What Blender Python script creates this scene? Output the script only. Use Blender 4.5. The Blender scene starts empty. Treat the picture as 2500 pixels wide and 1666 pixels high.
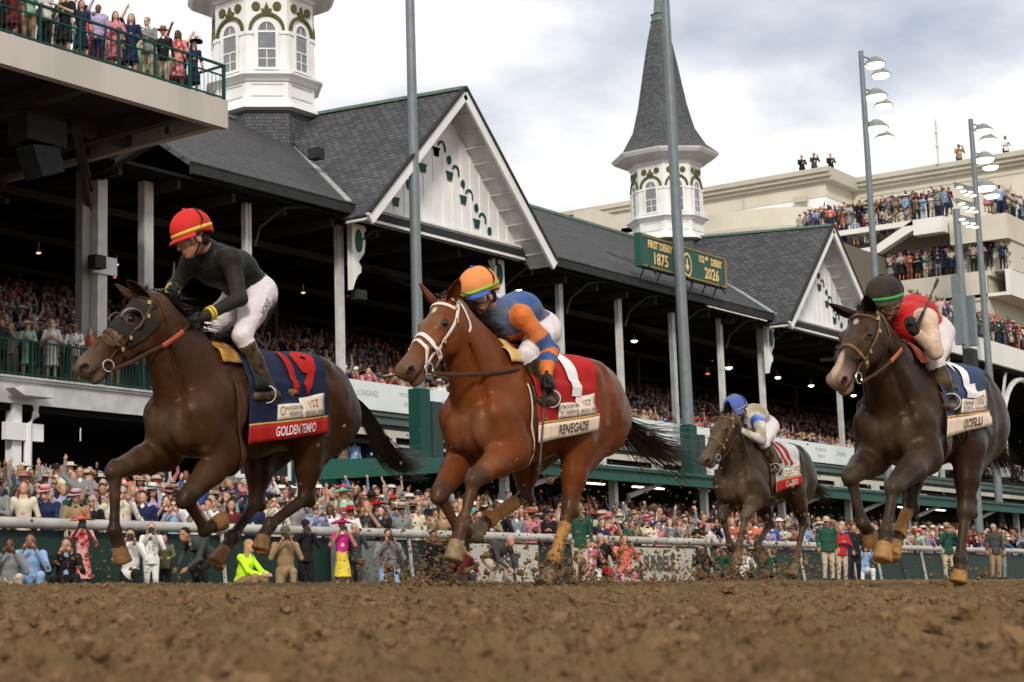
import bpy, math, random
import numpy as np
from mathutils import Vector, Matrix
R=math.radians
SC=bpy.context.scene
COL=SC.collection
rng=np.random.default_rng(7)
random.seed(7)
# ---------------------------------------------------------------- camera
FPX=3963.;PX0,PY0=372.,833.
PITCH=math.atan((1402-833)/FPX);YAW=R(44.6);CAMZ=.10
fx,fy=math.cos(YAW),math.sin(YAW)
F3=np.array([fx*math.cos(PITCH),fy*math.cos(PITCH),math.sin(PITCH)])
U3=np.array([-fx*math.sin(PITCH),-fy*math.sin(PITCH),math.cos(PITCH)])
R3=np.array([fy,-fx,0.])
cd=bpy.data.cameras.new('camera');cam=bpy.data.objects.new('camera',cd);COL.objects.link(cam)
cam.matrix_world=Matrix(((R3[0],U3[0],-F3[0],0),(R3[1],U3[1],-F3[1],0),(R3[2],U3[2],-F3[2],CAMZ),(0,0,0,1)))
cd.sensor_width=36;cd.lens=FPX/2500*36;cd.shift_x=(1250-PX0)/2500;cd.clip_end=3000;cd.clip_start=.02
cd.dof.use_dof=True;cd.dof.focus_distance=10.9;cd.dof.aperture_fstop=9.0
SC.camera=cam
SC.view_settings.view_transform='Standard';SC.view_settings.look='None';SC.view_settings.exposure=0.0;SC.view_settings.gamma=1
SC.render.resolution_x=1024;SC.render.resolution_y=682
SC.cycles.use_denoising=True;SC.cycles.max_bounces=6;SC.cycles.transparent_max_bounces=8
# ---------------------------------------------------------------- sky and sun
SUNAZ=R(215);SUNEL=R(33)   # direction the light comes from (azimuth in XY from +X)
w=bpy.data.worlds.new('World');SC.world=w;w.use_nodes=True
nt=w.node_tree;nt.nodes.clear();N=nt.nodes.new;Lk=nt.links.new
out=N('ShaderNodeOutputWorld');bg=N('ShaderNodeBackground');Lk(bg.outputs[0],out.inputs[0])
sky=N('ShaderNodeTexSky');sky.sky_type='NISHITA';sky.sun_disc=False;sky.sun_elevation=SUNEL
sky.sun_rotation=math.pi/2-SUNAZ
tc=N('ShaderNodeTexCoord')
sep=N('ShaderNodeSeparateXYZ');Lk(tc.outputs['Generated'],sep.inputs[0])
# project directions onto a cloud deck
zz=N('ShaderNodeMath');zz.operation='MAXIMUM';Lk(sep.outputs[2],zz.inputs[0]);zz.inputs[1].default_value=0
za=N('ShaderNodeMath');za.operation='ADD';Lk(zz.outputs[0],za.inputs[0]);za.inputs[1].default_value=.32
dx=N('ShaderNodeMath');dx.operation='DIVIDE';Lk(sep.outputs[0],dx.inputs[0]);Lk(za.outputs[0],dx.inputs[1])
dy=N('ShaderNodeMath');dy.operation='DIVIDE';Lk(sep.outputs[1],dy.inputs[0]);Lk(za.outputs[0],dy.inputs[1])
cb=N('ShaderNodeCombineXYZ');Lk(dx.outputs[0],cb.inputs[0]);Lk(dy.outputs[0],cb.inputs[1])
n1=N('ShaderNodeTexNoise');n1.inputs['Scale'].default_value=1.7;n1.inputs['Detail'].default_value=7;n1.inputs['Roughness'].default_value=.52;n1.inputs['Distortion'].default_value=.25
mp=N('ShaderNodeMapping');mp.inputs['Location'].default_value=(3.1,1.7,0);Lk(cb.outputs[0],mp.inputs[0]);Lk(mp.outputs[0],n1.inputs[0])
n2=N('ShaderNodeTexNoise');n2.inputs['Scale'].default_value=2.6;n2.inputs['Detail'].default_value=6;n2.inputs['Roughness'].default_value=.5
mp2=N('ShaderNodeMapping');mp2.inputs['Location'].default_value=(8.4,5.2,0);Lk(cb.outputs[0],mp2.inputs[0]);Lk(mp2.outputs[0],n2.inputs[0])
r1=N('ShaderNodeValToRGB');Lk(n1.outputs[0],r1.inputs[0])
r1.color_ramp.elements[0].position=.30;r1.color_ramp.elements[0].color=(0,0,0,1)
r1.color_ramp.elements[1].position=.40;r1.color_ramp.elements[1].color=(1,1,1,1)
r2=N('ShaderNodeValToRGB');Lk(n2.outputs[0],r2.inputs[0])
e=r2.color_ramp.elements
e[0].position=.33;e[0].color=(.47,.53,.63,1)
e[1].position=.54;e[1].color=(1.06,1.06,1.04,1)
m_=e.new(.42);m_.color=(.70,.74,.82,1)
m_=e.new(.48);m_.color=(.93,.935,.95,1)
skm=N('ShaderNodeMix');skm.data_type='RGBA';skm.blend_type='MULTIPLY';skm.inputs[0].default_value=1
Lk(sky.outputs[0],skm.inputs[6]);skm.inputs[7].default_value=(.12,.12,.12,1)
blu=N('ShaderNodeMix');blu.data_type='RGBA';blu.inputs[0].default_value=.55
Lk(skm.outputs[2],blu.inputs[6]);blu.inputs[7].default_value=(.50,.72,.92,1)
mx=N('ShaderNodeMix');mx.data_type='RGBA';Lk(r1.outputs[0],mx.inputs[0]);Lk(blu.outputs[2],mx.inputs[6]);Lk(r2.outputs[0],mx.inputs[7])
Lk(mx.outputs[2],bg.inputs[0]);bg.inputs[1].default_value=1.05
sl=bpy.data.lights.new('sun','SUN');sl.energy=2.7;sl.angle=R(10);sl.color=(1,.93,.82)
so=bpy.data.objects.new('sun',sl);COL.objects.link(so)
sd=Vector((math.cos(SUNAZ)*math.cos(SUNEL),math.sin(SUNAZ)*math.cos(SUNEL),math.sin(SUNEL)))
so.rotation_euler=(-sd).to_track_quat('-Z','Y').to_euler()
# ---------------------------------------------------------------- materials
MATS={}
def M(name,col,rough=.6,var=.12,vs=4.,bump=0.,bs=30.,metal=0.,spec=.14,emit=0,attr=None,coat=0,alpha=1,tr=0,stretch=None,c2=None,detail=5,glow=None):
    if name in MATS:return MATS[name]
    m=bpy.data.materials.new(name);m.use_nodes=True;t=m.node_tree;b=t.nodes['Principled BSDF']
    b.inputs['Roughness'].default_value=rough;b.inputs['Metallic'].default_value=metal;b.inputs['Specular IOR Level'].default_value=spec
    b.inputs['Coat Weight'].default_value=coat;b.inputs['Transmission Weight'].default_value=tr
    c=tuple(col)+(1,)
    g=t.nodes.new('ShaderNodeTexCoord');mpn=t.nodes.new('ShaderNodeMapping');t.links.new(g.outputs['Object'],mpn.inputs[0])
    if stretch:mpn.inputs['Scale'].default_value=stretch
    src=None
    if attr:
        a=t.nodes.new('ShaderNodeAttribute');a.attribute_name=attr;src=a.outputs['Color']
    if var or attr or c2:
        n=t.nodes.new('ShaderNodeTexNoise');n.inputs['Scale'].default_value=vs;n.inputs['Detail'].default_value=detail;t.links.new(mpn.outputs[0],n.inputs[0])
        if c2:
            rp=t.nodes.new('ShaderNodeValToRGB');t.links.new(n.outputs[0],rp.inputs[0])
            rp.color_ramp.elements[0].position=.4;rp.color_ramp.elements[0].color=c
            rp.color_ramp.elements[1].position=.62;rp.color_ramp.elements[1].color=tuple(c2)+(1,)
            t.links.new(rp.outputs[0],b.inputs['Base Color'])
        else:
            mr=t.nodes.new('ShaderNodeMapRange');t.links.new(n.outputs[0],mr.inputs[0]);mr.inputs[1].default_value=.25;mr.inputs[2].default_value=.75;mr.inputs[3].default_value=1-var;mr.inputs[4].default_value=1+var
            x=t.nodes.new('ShaderNodeMix');x.data_type='RGBA';x.blend_type='MULTIPLY';x.inputs[0].default_value=1
            if src is not None:t.links.new(src,x.inputs[6])
            else:x.inputs[6].default_value=c
            t.links.new(mr.outputs[0],x.inputs[7]);t.links.new(x.outputs[2],b.inputs['Base Color'])
    else:b.inputs['Base Color'].default_value=c
    if bump:
        n=t.nodes.new('ShaderNodeTexNoise');n.inputs['Scale'].default_value=bs;n.inputs['Detail'].default_value=4;t.links.new(mpn.outputs[0],n.inputs[0])
        bb=t.nodes.new('ShaderNodeBump');bb.inputs['Strength'].default_value=min(1,bump);bb.inputs['Distance'].default_value=.02;t.links.new(n.outputs[0],bb.inputs['Height']);t.links.new(bb.outputs[0],b.inputs['Normal'])
    if emit:
        b.inputs['Emission Color'].default_value=tuple(glow or col)+(1,);b.inputs['Emission Strength'].default_value=emit
    m.diffuse_color=c;MATS[name]=m;return m
# ---------------------------------------------------------------- object helpers
def tag(o,label=None,cat=None,group=None,kind=None):
    if label:o['label']=label
    if cat:o['category']=cat
    if group:o['group']=group
    if kind:o['kind']=kind
    return o
def empty(name,loc=(0,0,0),rz=0):
    o=bpy.data.objects.new(name,None);COL.objects.link(o);o.location=loc;o.rotation_euler=(0,0,rz);o.empty_display_size=.1;return o
def obj(name,me,mats=None,parent=None):
    if mats is not None:
        if not isinstance(mats,(list,tuple)):mats=[mats]
        for m in mats:me.materials.append(m)
    o=bpy.data.objects.new(name,me);COL.objects.link(o)
    if parent is not None:o.parent=parent
    return o
def npmesh(name,V,Fq,mi=None,smooth=True):
    V=np.asarray(V,np.float32);me=bpy.data.meshes.new(name)
    if isinstance(Fq,np.ndarray):
        n,k=Fq.shape;me.vertices.add(len(V));me.vertices.foreach_set('co',V.ravel())
        me.loops.add(n*k);me.loops.foreach_set('vertex_index',Fq.ravel().astype(np.int32))
        me.polygons.add(n);me.polygons.foreach_set('loop_start',np.arange(0,n*k,k,dtype=np.int32));me.polygons.foreach_set('loop_total',np.full(n,k,np.int32))
        if mi is not None:me.polygons.foreach_set('material_index',np.asarray(mi,np.int32))
        me.polygons.foreach_set('use_smooth',np.full(n,smooth));me.update(calc_edges=True);me.validate()
    else:
        me.from_pydata(V.tolist(),[],Fq)
        if mi is not None:
            for p,i in zip(me.polygons,mi):p.material_index=i
        if smooth:me.polygons.foreach_set('use_smooth',np.full(len(me.polygons),True))
        me.update()
    return me
class MB:
    """collects faces of boxes, tubes and prisms; built as one mesh object"""
    def __init__(s):s.v=[];s.f=[];s.m=[]
    def add(s,V,Fs,mi=0):
        o=len(s.v);s.v+=[tuple(map(float,v)) for v in V];s.f+=[tuple(i+o for i in f) for f in Fs];s.m+=[mi]*len(Fs);return s
    def box(s,x0,x1,y0,y1,z0,z1,mi=0):
        V=[(x,y,z) for z in (z0,z1) for y in (y0,y1) for x in (x0,x1)]
        return s.add(V,[(0,2,3,1),(4,5,7,6),(0,1,5,4),(2,6,7,3),(0,4,6,2),(1,3,7,5)],mi)
    def bar(s,a,b,wd,h=None,mi=0,up=(0,0,1)):
        a=np.array(a,float);b=np.array(b,float);h=h or wd;d=b-a;d/=max(1e-9,np.linalg.norm(d));u=np.array(up,float)
        if abs(d@u)>.98:u=np.array([1.,0,0])
        x=np.cross(d,u);x/=np.linalg.norm(x);z=np.cross(x,d)
        V=[p+sx*x*wd/2+sz*z*h/2 for p in (a,b) for sx,sz in ((-1,-1),(1,-1),(1,1),(-1,1))]
        return s.add(V,[(3,2,1,0),(4,5,6,7),(0,1,5,4),(1,2,6,5),(2,3,7,6),(3,0,4,7)],mi)
    def tube(s,pts,r,n=8,mi=0,caps=True,flat=1.,up=(0,0,1)):
        P=np.array(pts,float);k=len(P);rr=np.full(k,r) if np.isscalar(r) else np.array(r,float)
        T=np.gradient(P,axis=0);T/=np.maximum(1e-9,np.linalg.norm(T,axis=1))[:,None]
        u=np.array(up,float)
        V=[]
        for i in range(k):
            x=np.cross(T[i],u)
            if np.linalg.norm(x)<.05:x=np.cross(T[i],[1,0.1,0])
            x/=np.linalg.norm(x);z=np.cross(x,T[i])
            for j in range(n):
                a=2*math.pi*j/n;V.append(P[i]+rr[i]*(math.cos(a)*x+flat*math.sin(a)*z))
        Fs=[(i*n+j,i*n+(j+1)%n,(i+1)*n+(j+1)%n,(i+1)*n+j) for i in range(k-1) for j in range(n)]
        if caps:Fs+=[tuple(range(n))[::-1],tuple((k-1)*n+j for j in range(n))]
        return s.add(V,Fs,mi)
    def lathe(s,prof,c=(0,0,0),n=24,mi=0,ph=0,sy=1.):
        V=[];k=len(prof)
        for r,z in prof:
            for j in range(n):
                a=2*math.pi*j/n+ph;V.append((c[0]+r*math.cos(a),c[1]+sy*r*math.sin(a),c[2]+z))
        Fs=[(i*n+j,i*n+(j+1)%n,(i+1)*n+(j+1)%n,(i+1)*n+j) for i in range(k-1) for j in range(n)]
        if prof[0][0]>1e-4:Fs.append(tuple(range(n))[::-1])
        if prof[-1][0]>1e-4:Fs.append(tuple((k-1)*n+j for j in range(n)))
        return s.add(V,Fs,mi)
    def prism(s,poly,a,b,fn,mi=0):
        """poly 2D list; fn(u,v,w) gives 3D; extruded between w=a and w=b"""
        n=len(poly);V=[fn(u,v,a) for u,v in poly]+[fn(u,v,b) for u,v in poly]
        return s.add(V,[tuple(range(n))[::-1],tuple(range(n,2*n))]+[(i,(i+1)%n,(i+1)%n+n,i+n) for i in range(n)],mi)
    def build(s,name,mats,parent=None,smooth=False):
        me=npmesh(name,s.v,s.f,s.m,smooth)
        if smooth:
            me.set_sharp_from_angle(angle=R(40))
        return obj(name,me,mats,parent)
def textmesh(txt,size=1.,bold=0.,extr=0.,align='CENTER',sx=1.):
    c=bpy.data.curves.new('t','FONT');c.body=txt;c.size=size;c.align_x=align;c.align_y='CENTER';c.offset=bold;c.extrude=extr;c.resolution_u=3
    o=bpy.data.objects.new('t',c);COL.objects.link(o);dg=bpy.context.evaluated_depsgraph_get()
    me=bpy.data.meshes.new_from_object(o.evaluated_get(dg));bpy.data.objects.remove(o)
    V=np.array([v.co[:] for v in me.vertices]).reshape(-1,3)
    V[:,0]*=sx;Fs=[tuple(p.vertices) for p in me.polygons];bpy.data.meshes.remove(me);return V,Fs
def addtext(mb,txt,size,fn,bold=0.,mi=0,align='CENTER',sx=1.):
    V,Fs=textmesh(txt,size,bold,0,align,sx)
    if len(V):mb.add([fn(v[0],v[1]) for v in V],Fs,mi)
# ---------------------------------------------------------------- smooth value noise
_lat=np.random.default_rng(3).random((64,64,64)).astype(np.float32)
def vnoise(P):
    P=np.asarray(P,np.float32);i=np.floor(P).astype(np.int64);f=P-i;f=f*f*(3-2*f);i&=63;j=(i+1)&63
    x0,y0,z0=i[...,0],i[...,1],i[...,2];x1,y1,z1=j[...,0],j[...,1],j[...,2];a,b,c=f[...,0],f[...,1],f[...,2];L=_lat
    return ((L[x0,y0,z0]*(1-a)+L[x1,y0,z0]*a)*(1-b)+(L[x0,y1,z0]*(1-a)+L[x1,y1,z0]*a)*b)*(1-c)+((L[x0,y0,z1]*(1-a)+L[x1,y0,z1]*a)*(1-b)+(L[x0,y1,z1]*(1-a)+L[x1,y1,z1]*a)*b)*c
def fbm(P,o=4,g=.5):
    P=np.asarray(P,np.float32);s=0;a=1;t=0
    for k in range(o):
        s=s+a*vnoise(P*2**k+k*7.3);t+=a;a*=g
    return s/t-.5
# ---------------------------------------------------------------- signed-distance sculpting
def unit(v):
    v=np.asarray(v,float);return v/max(1e-9,np.linalg.norm(v))
class Sdf:
    def __init__(s):s.p=[]
    def cone(s,a,b,ra,rb,tag=0,k=.03,lat=1.,w=(0,1,0),sub=False,amp=0,fr=20):
        a=np.asarray(a,float);b=np.asarray(b,float);w=unit(w);ab=b-a;L2=max(1e-9,ab@ab)
        def f(P):
            t=np.clip(((P-a)@ab)/L2,0,1);q=P-a-t[:,None]*ab
            if lat!=1:q=q+np.outer((q@w)*(1/lat-1),w)
            return np.linalg.norm(q,axis=1)-(ra+(rb-ra)*t)
        m=max(ra,rb)*max(1,lat);s.p.append((f,np.minimum(a,b)-m,np.maximum(a,b)+m,tag,k,sub,amp,fr));return s
    def ell(s,c,r,tag=0,k=.03,rot=None,sub=False,amp=0,fr=20):
        c=np.asarray(c,float);r=np.asarray(r,float);Q=None if rot is None else np.asarray(rot,float)
        def f(P):
            q=P-c
            if Q is not None:q=q@Q
            k0=np.linalg.norm(q/r,axis=1);k1=np.maximum(1e-9,np.linalg.norm(q/r**2,axis=1))
            return k0*(k0-1)/k1
        m=max(r);s.p.append((f,c-m,c+m,tag,k,sub,amp,fr));return s
    def frus(s,a,b,ra,rb,tag=0,k=.01,rd=.006):
        a=np.asarray(a,float);b=np.asarray(b,float);ab=b-a;L=np.linalg.norm(ab);n=ab/L
        def f(P):
            t=(P-a)@n;q=P-a-t[:,None]*n;r=np.linalg.norm(q,axis=1);rr=ra+(rb-ra)*np.clip(t/L,0,1)
            d=np.stack([r-rr,-t,t-L],1)+rd;return np.minimum(d.max(1),0)+np.linalg.norm(np.maximum(d,0),axis=1)-rd
        m=max(ra,rb);s.p.append((f,np.minimum(a,b)-m,np.maximum(a,b)+m,tag,k,False,0,0));return s
    def ev(s,P,tags=False):
        P=np.asarray(P,float);d=np.full(len(P),9.);bt=np.zeros(len(P),int);bd=np.full(len(P),9.)
        for f,lo,hi,tg,k,sub,amp,fr in s.p:
            m=np.all((P>lo-k-.08)&(P<hi+k+.08),axis=1)
            if not m.any():continue
            Q=P[m];di=f(Q)
            if amp:di=di+amp*fbm(Q*fr,3)
            dm=d[m]
            if sub:
                h=np.clip(.5-.5*(dm+di)/k,0,1);dn=dm*(1-h)-di*h+k*h*(1-h)
            else:
                h=np.clip(.5+.5*(dm-di)/k,0,1);dn=dm*(1-h)+di*h-k*h*(1-h)
            d[m]=dn
            if tags:
                b=bd[m];tt=bt[m]
                if sub:z=np.abs(di)<.006;tt[z]=tg
                else:
                    z=di<b;tt[z]=tg;b[z]=di[z];bd[m]=b
                bt[m]=tt
        return (d,bt) if tags else d
    def mesh(s,name,h,mats=None):
        lo=np.min([p[1] for p in s.p if not p[5]],axis=0)-2*h;hi=np.max([p[2] for p in s.p if not p[5]],axis=0)+2*h
        n=np.ceil((hi-lo)/h).astype(int)+1
        X,Y,Z=[lo[i]+h*np.arange(n[i]) for i in range(3)]
        vol=np.full(n,9.,np.float32)
        for f,l,hh,tg,k,sub,amp,fr in s.p:
            mgn=k+2*h+abs(amp)+.01
            i0=np.clip(np.floor((l-mgn-lo)/h).astype(int),0,n);i1=np.clip(np.ceil((hh+mgn-lo)/h).astype(int)+1,0,n)
            if np.any(i1<=i0):continue
            sl=tuple(slice(i0[q],i1[q]) for q in range(3));g=np.stack(np.meshgrid(X[sl[0]],Y[sl[1]],Z[sl[2]],indexing='ij'),-1).reshape(-1,3)
            di=f(g)
            if amp:di=di+amp*fbm(g*fr,3)
            di=di.reshape(i1-i0).astype(np.float32);dm=vol[sl]
            if sub:
                hq=np.clip(.5-.5*(dm+di)/k,0,1);vol[sl]=dm*(1-hq)-di*hq+k*hq*(1-hq)
            else:
                hq=np.clip(.5+.5*(dm-di)/k,0,1);vol[sl]=dm*(1-hq)+di*hq-k*hq*(1-hq)
        V,Fq=nets(vol,lo,h)
        d0=s.ev(V);e=h*.3;G=np.stack([s.ev(V+np.eye(3)[i]*e)-s.ev(V-np.eye(3)[i]*e) for i in range(3)],1)/(2*e)
        gl=np.maximum(.3,np.linalg.norm(G,axis=1));V=V-np.clip(d0/gl**2,-h,h)[:,None]*G*.8
        fc=V[Fq].mean(1);_,tg=s.ev(fc,True)
        return V,Fq,tg
def nets(vol,lo,h):
    S=vol<0;n=np.array(vol.shape);c=[S[i:n[0]-1+i,j:n[1]-1+j,k:n[2]-1+k] for i in (0,1) for j in (0,1) for k in (0,1)]
    s=np.sum(c,axis=0);act=(s>0)&(s<8);idx=-np.ones(act.shape,np.int64);I=np.argwhere(act);idx[act]=np.arange(len(I))
    acc=np.zeros((len(I),3));cnt=np.zeros(len(I))
    cor=[np.array((i,j,k)) for i in (0,1) for j in (0,1) for k in (0,1)]
    for a in cor:
        for ax in range(3):
            if a[ax]:continue
            b=a.copy();b[ax]=1;ia=I+a;ib=I+b;va=vol[ia[:,0],ia[:,1],ia[:,2]];vb=vol[ib[:,0],ib[:,1],ib[:,2]]
            m=(va<0)!=(vb<0);t=va[m]/(va[m]-vb[m]);p=np.tile(a.astype(float),(m.sum(),1));p[:,ax]=t;acc[m]+=p;cnt[m]+=1
    V=lo+h*(I+acc/cnt[:,None]);Fs=[]
    for ax in range(3):
        o1,o2=[(1,2),(2,0),(0,1)][ax]
        A=[slice(1,n[0]-1)]*3;A=[slice(1,m-1) for m in n];A[ax]=slice(0,n[ax]-1);B=list(A);B[ax]=slice(1,n[ax])
        sa=S[tuple(A)];sb=S[tuple(B)];E=np.argwhere(sa!=sb);off=np.array([1,1,1]);off[ax]=0;E=E+off
        fl=S[E[:,0],E[:,1],E[:,2]]
        def g(u,v):
            q=E.copy();q[:,o1]-=u;q[:,o2]-=v;return idx[q[:,0],q[:,1],q[:,2]]
        q=np.stack([g(1,1),g(0,1),g(0,0),g(1,0)],1);q[~fl]=q[~fl][:,::-1];Fs.append(q)
    Fq=np.concatenate(Fs);Fq=Fq[(Fq>=0).all(1)];return V,Fq
def vcol(me,col,Fq=None):
    a=me.color_attributes.new('Col','FLOAT_COLOR','POINT');c=np.ones((len(me.vertices),4),np.float32);c[:,:3]=col;a.data.foreach_set('color',c.ravel())
def smooth(V,Fq,it=1,lam=.5):
    for _ in range(it):
        A=np.zeros_like(V);c=np.zeros(len(V))
        for i in range(4):
            a=Fq[:,i];b=Fq[:,(i+1)%4];np.add.at(A,a,V[b]);np.add.at(A,b,V[a]);np.add.at(c,a,1);np.add.at(c,b,1)
        V=V+lam*(A/np.maximum(1,c)[:,None]-V)
    return V
# ---------------------------------------------------------------- track surface: one sheet out to the horizon
def gbase(Y):
    Y=np.asarray(Y,float);z=np.interp(Y,[-5,.4,3,8,19,22.5,26,1e4],[0,0,.0,.010,-.10,-.42,-.45,-.45]);return z
def ground_z(x,y):
    P=np.stack([x,y,0*x],-1);r=np.hypot(x,y);b=gbase(y)
    big=fbm(P*1.1,3)*.03;mid=fbm(P*7+3,3)*.014;f=fbm(P*26+9,3,.65);fine=np.maximum(f,-.08)*.040;cl=np.maximum(0,fbm(P*19.+21,2)-.13)*.11
    fine2=np.abs(fbm(P*60+5,2))*.030
    a=np.clip((25.2-y)/2,0,1)*np.clip((r-.15)/1.2,.25,1)*np.clip(1.25-r/60,.3,1)
    gr=np.sin((y+.15*vnoise(P*.5))*14)*.006
    return b+(big*.5+mid+fine+cl+fine2+gr)*a
a0,a1=YAW-R(45),YAW+R(22)   # visible sector with margin
ang=np.r_[np.linspace(a0,a1,760),np.linspace(a1,a0+2*math.pi,40)[1:-1]]
rad_=np.r_[np.exp(np.linspace(math.log(.25),math.log(34),860)),np.exp(np.linspace(math.log(34),math.log(1500),30))[1:]]
AA,RR=np.meshgrid(ang,rad_);X=RR*np.cos(AA);Y=RR*np.sin(AA);Z=ground_z(X,Y)
V=np.stack([X,Y,Z],-1).reshape(-1,3);na=len(ang);nr=len(rad_);I=np.arange(nr-1)[:,None]*na+np.arange(na)[None];J=np.arange(nr-1)[:,None]*na+(np.arange(na)[None]+1)%na
Fq=np.stack([I,I+na,J+na,J],-1).reshape(-1,4)
V=np.vstack([V,[[0,0,0.]]]);me=npmesh('ground',V,Fq)
DIRT=M('track_dirt',(.142,.084,.035),rough=.9,var=.35,vs=1.4,bump=.8,bs=160,spec=.15,c2=(.205,.130,.060),detail=9)
gd=obj('ground',me,DIRT);tag(gd,kind='structure')
me=npmesh('ground_plug',[(.3*math.cos(t),.3*math.sin(t),-.012) for t in np.linspace(0,2*math.pi,24,endpoint=False)],[tuple(range(24))]);o=obj('ground_hollow',me,DIRT);tag(o,kind='structure')
# loose clods lying on the track
def clod_variants(n,seed):
    g=np.random.default_rng(seed);out=[]
    t=(1+5**.5)/2;ico=np.array([(-1,t,0),(1,t,0),(-1,-t,0),(1,-t,0),(0,-1,t),(0,1,t),(0,-1,-t),(0,1,-t),(t,0,-1),(t,0,1),(-t,0,-1),(-t,0,1)],float)
    F=[(0,11,5),(0,5,1),(0,1,7),(0,7,10),(0,10,11),(1,5,9),(5,11,4),(11,10,2),(10,7,6),(7,1,8),(3,9,4),(3,4,2),(3,2,6),(3,6,8),(3,8,9),(4,9,5),(2,4,11),(6,2,10),(8,6,7),(9,8,1)]
    V=[v/np.linalg.norm(v) for v in ico];cache={}
    def mid(a,b):
        k=(min(a,b),max(a,b))
        if k not in cache:
            m=V[a]+V[b];V.append(m/np.linalg.norm(m));cache[k]=len(V)-1
        return cache[k]
    F2=[]
    for a,b,c_ in F:
        x,y,z=mid(a,b),mid(b,c_),mid(c_,a);F2+=[(a,x,z),(b,y,x),(c_,z,y),(x,y,z)]
    V=np.array(V);F2=np.array(F2)
    for i in range(n):
        W=V*(1+1.3*fbm(V*2.1+i*9.1,3)[:,None]+.25*g.normal(size=(len(V),1))*.4)*g.uniform(.7,1.2,3);out.append(W)
    return out,F2
CV,CF=clod_variants(14,4)
def clods(name,P,S,seed,label,mat):
    g=np.random.default_rng(seed);n=len(P);VV=[];FF=[];k=len(CV[0])
    for i in range(n):
        a=g.normal(size=3);a/=np.linalg.norm(a);t=g.uniform(0,6.28);K=np.array([[0,-a[2],a[1]],[a[2],0,-a[0]],[-a[1],a[0],0]]);Rm=np.eye(3)+math.sin(t)*K+(1-math.cos(t))*K@K
        VV.append((CV[i%14]@Rm.T)*S[i]+P[i]);FF.append(CF+i*k)
    o=obj(name,npmesh(name,np.concatenate(VV),np.concatenate(FF),smooth=False),mat);tag(o,label,'dirt',kind='stuff');return o
g=np.random.default_rng(12);n=42000;rr=np.exp(g.uniform(math.log(1.0),math.log(22),n));aa=g.uniform(a0+R(8),a1-R(6),n);x=rr*np.cos(aa);y=rr*np.sin(aa);m=y<24;x,y,rr=x[m],y[m],rr[m]
S=np.minimum(.0028+g.pareto(2.3,len(x))*.0026,.022)*np.clip(rr/3,.5,1.0);S[::420]=g.uniform(.018,.034,len(S[::420]))*np.clip(rr[::420]/4,.45,1)
clods('loose_clods',np.stack([x,y,ground_z(x,y)+S*.30],1),S,5,'crumbled brown clods lying all over the track','') if 0 else None
DIRT2=M('clod_dirt',(.120,.069,.033),rough=.95,var=.4,vs=30,bump=.5,bs=90,spec=.1,c2=(.195,.119,.061))
clods('loose_clods',np.stack([x,y,ground_z(x,y)+S*.30],1),S,5,'crumbled brown clods lying all over the track',DIRT2)
# clods thrown up behind the hooves
P=[];S=[]
def burst(cx,cy,n,sx,sy,h,seed,smin=.004,smax=.022):
    g=np.random.default_rng(seed)
    for i in range(n):
        u=g.exponential(.30);z=min(1.6,u*h);x_=cx+g.normal()*sx*(.5+z);y_=cy+g.normal()*sy*(.5+z)
        P.append((x_,y_,float(gbase(y_))+z+.01));S.append(min(smax,smin+g.pareto(2.2)*.0045))
burst(8.55,6.0,800,.42,.35,.62,1);burst(9.35,5.5,600,.35,.25,.50,2);burst(10.3,5.5,300,.6,.3,.8,8,smax=.014);burst(11.4,5.7,260,.8,.5,1.0,3,smax=.016)
burst(17.2,8.0,420,.8,.5,1.0,4,.006,.03);burst(18.6,8.2,420,.9,.5,.9,5,.006,.03);burst(19.5,8.0,200,1.2,.6,1.6,9,.005,.02);burst(11.9,3.9,160,.4,.25,.55,6,smax=.014);burst(14.2,7.0,420,1.0,.5,.75,7,.005,.026);burst(6.9,7.2,120,.8,.4,.5,10,smax=.012)
clods('flying_clods',np.array(P),np.array(S),6,'dark clods of dirt thrown up in the air by the hooves',DIRT2)
# ---------------------------------------------------------------- grandstand
WH=M('paint_white',(.80,.80,.79),rough=.55,var=.10,vs=1.2,bump=.05,bs=20,c2=(.72,.72,.71));WD=M('paint_white_old',(.62,.62,.61),rough=.6,var=.1,vs=2.,c2=(.50,.50,.49))
GN=M('paint_dark_green',(.012,.060,.048),rough=.5,var=.15,vs=2);GNO=M('paint_olive',(.085,.095,.030),rough=.6,var=.2,vs=3);BEI=M('stucco_beige',(.60,.56,.47),rough=.85,var=.1,vs=.5,bump=.1,bs=30,c2=(.54,.50,.42))
DK=M('interior_dark',(.012,.011,.011),rough=.9,var=.2,vs=1);DKG=M('steel_dark',(.03,.032,.032),rough=.7,var=.2);STE=M('pole_grey',(.17,.20,.215),rough=.45,var=.12,vs=3,metal=.2)  # the interior black holds the shade of the open stand in its colour
COP=M('copper_verdigris',(.13,.20,.165),rough=.7,var=.2,vs=6);CON=M('concrete_steps',(.10,.095,.09),rough=.9,var=.2,vs=2);BRN=M('wall_lit_brown',(.06,.035,.015),rough=.8,var=.4,vs=2)
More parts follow.
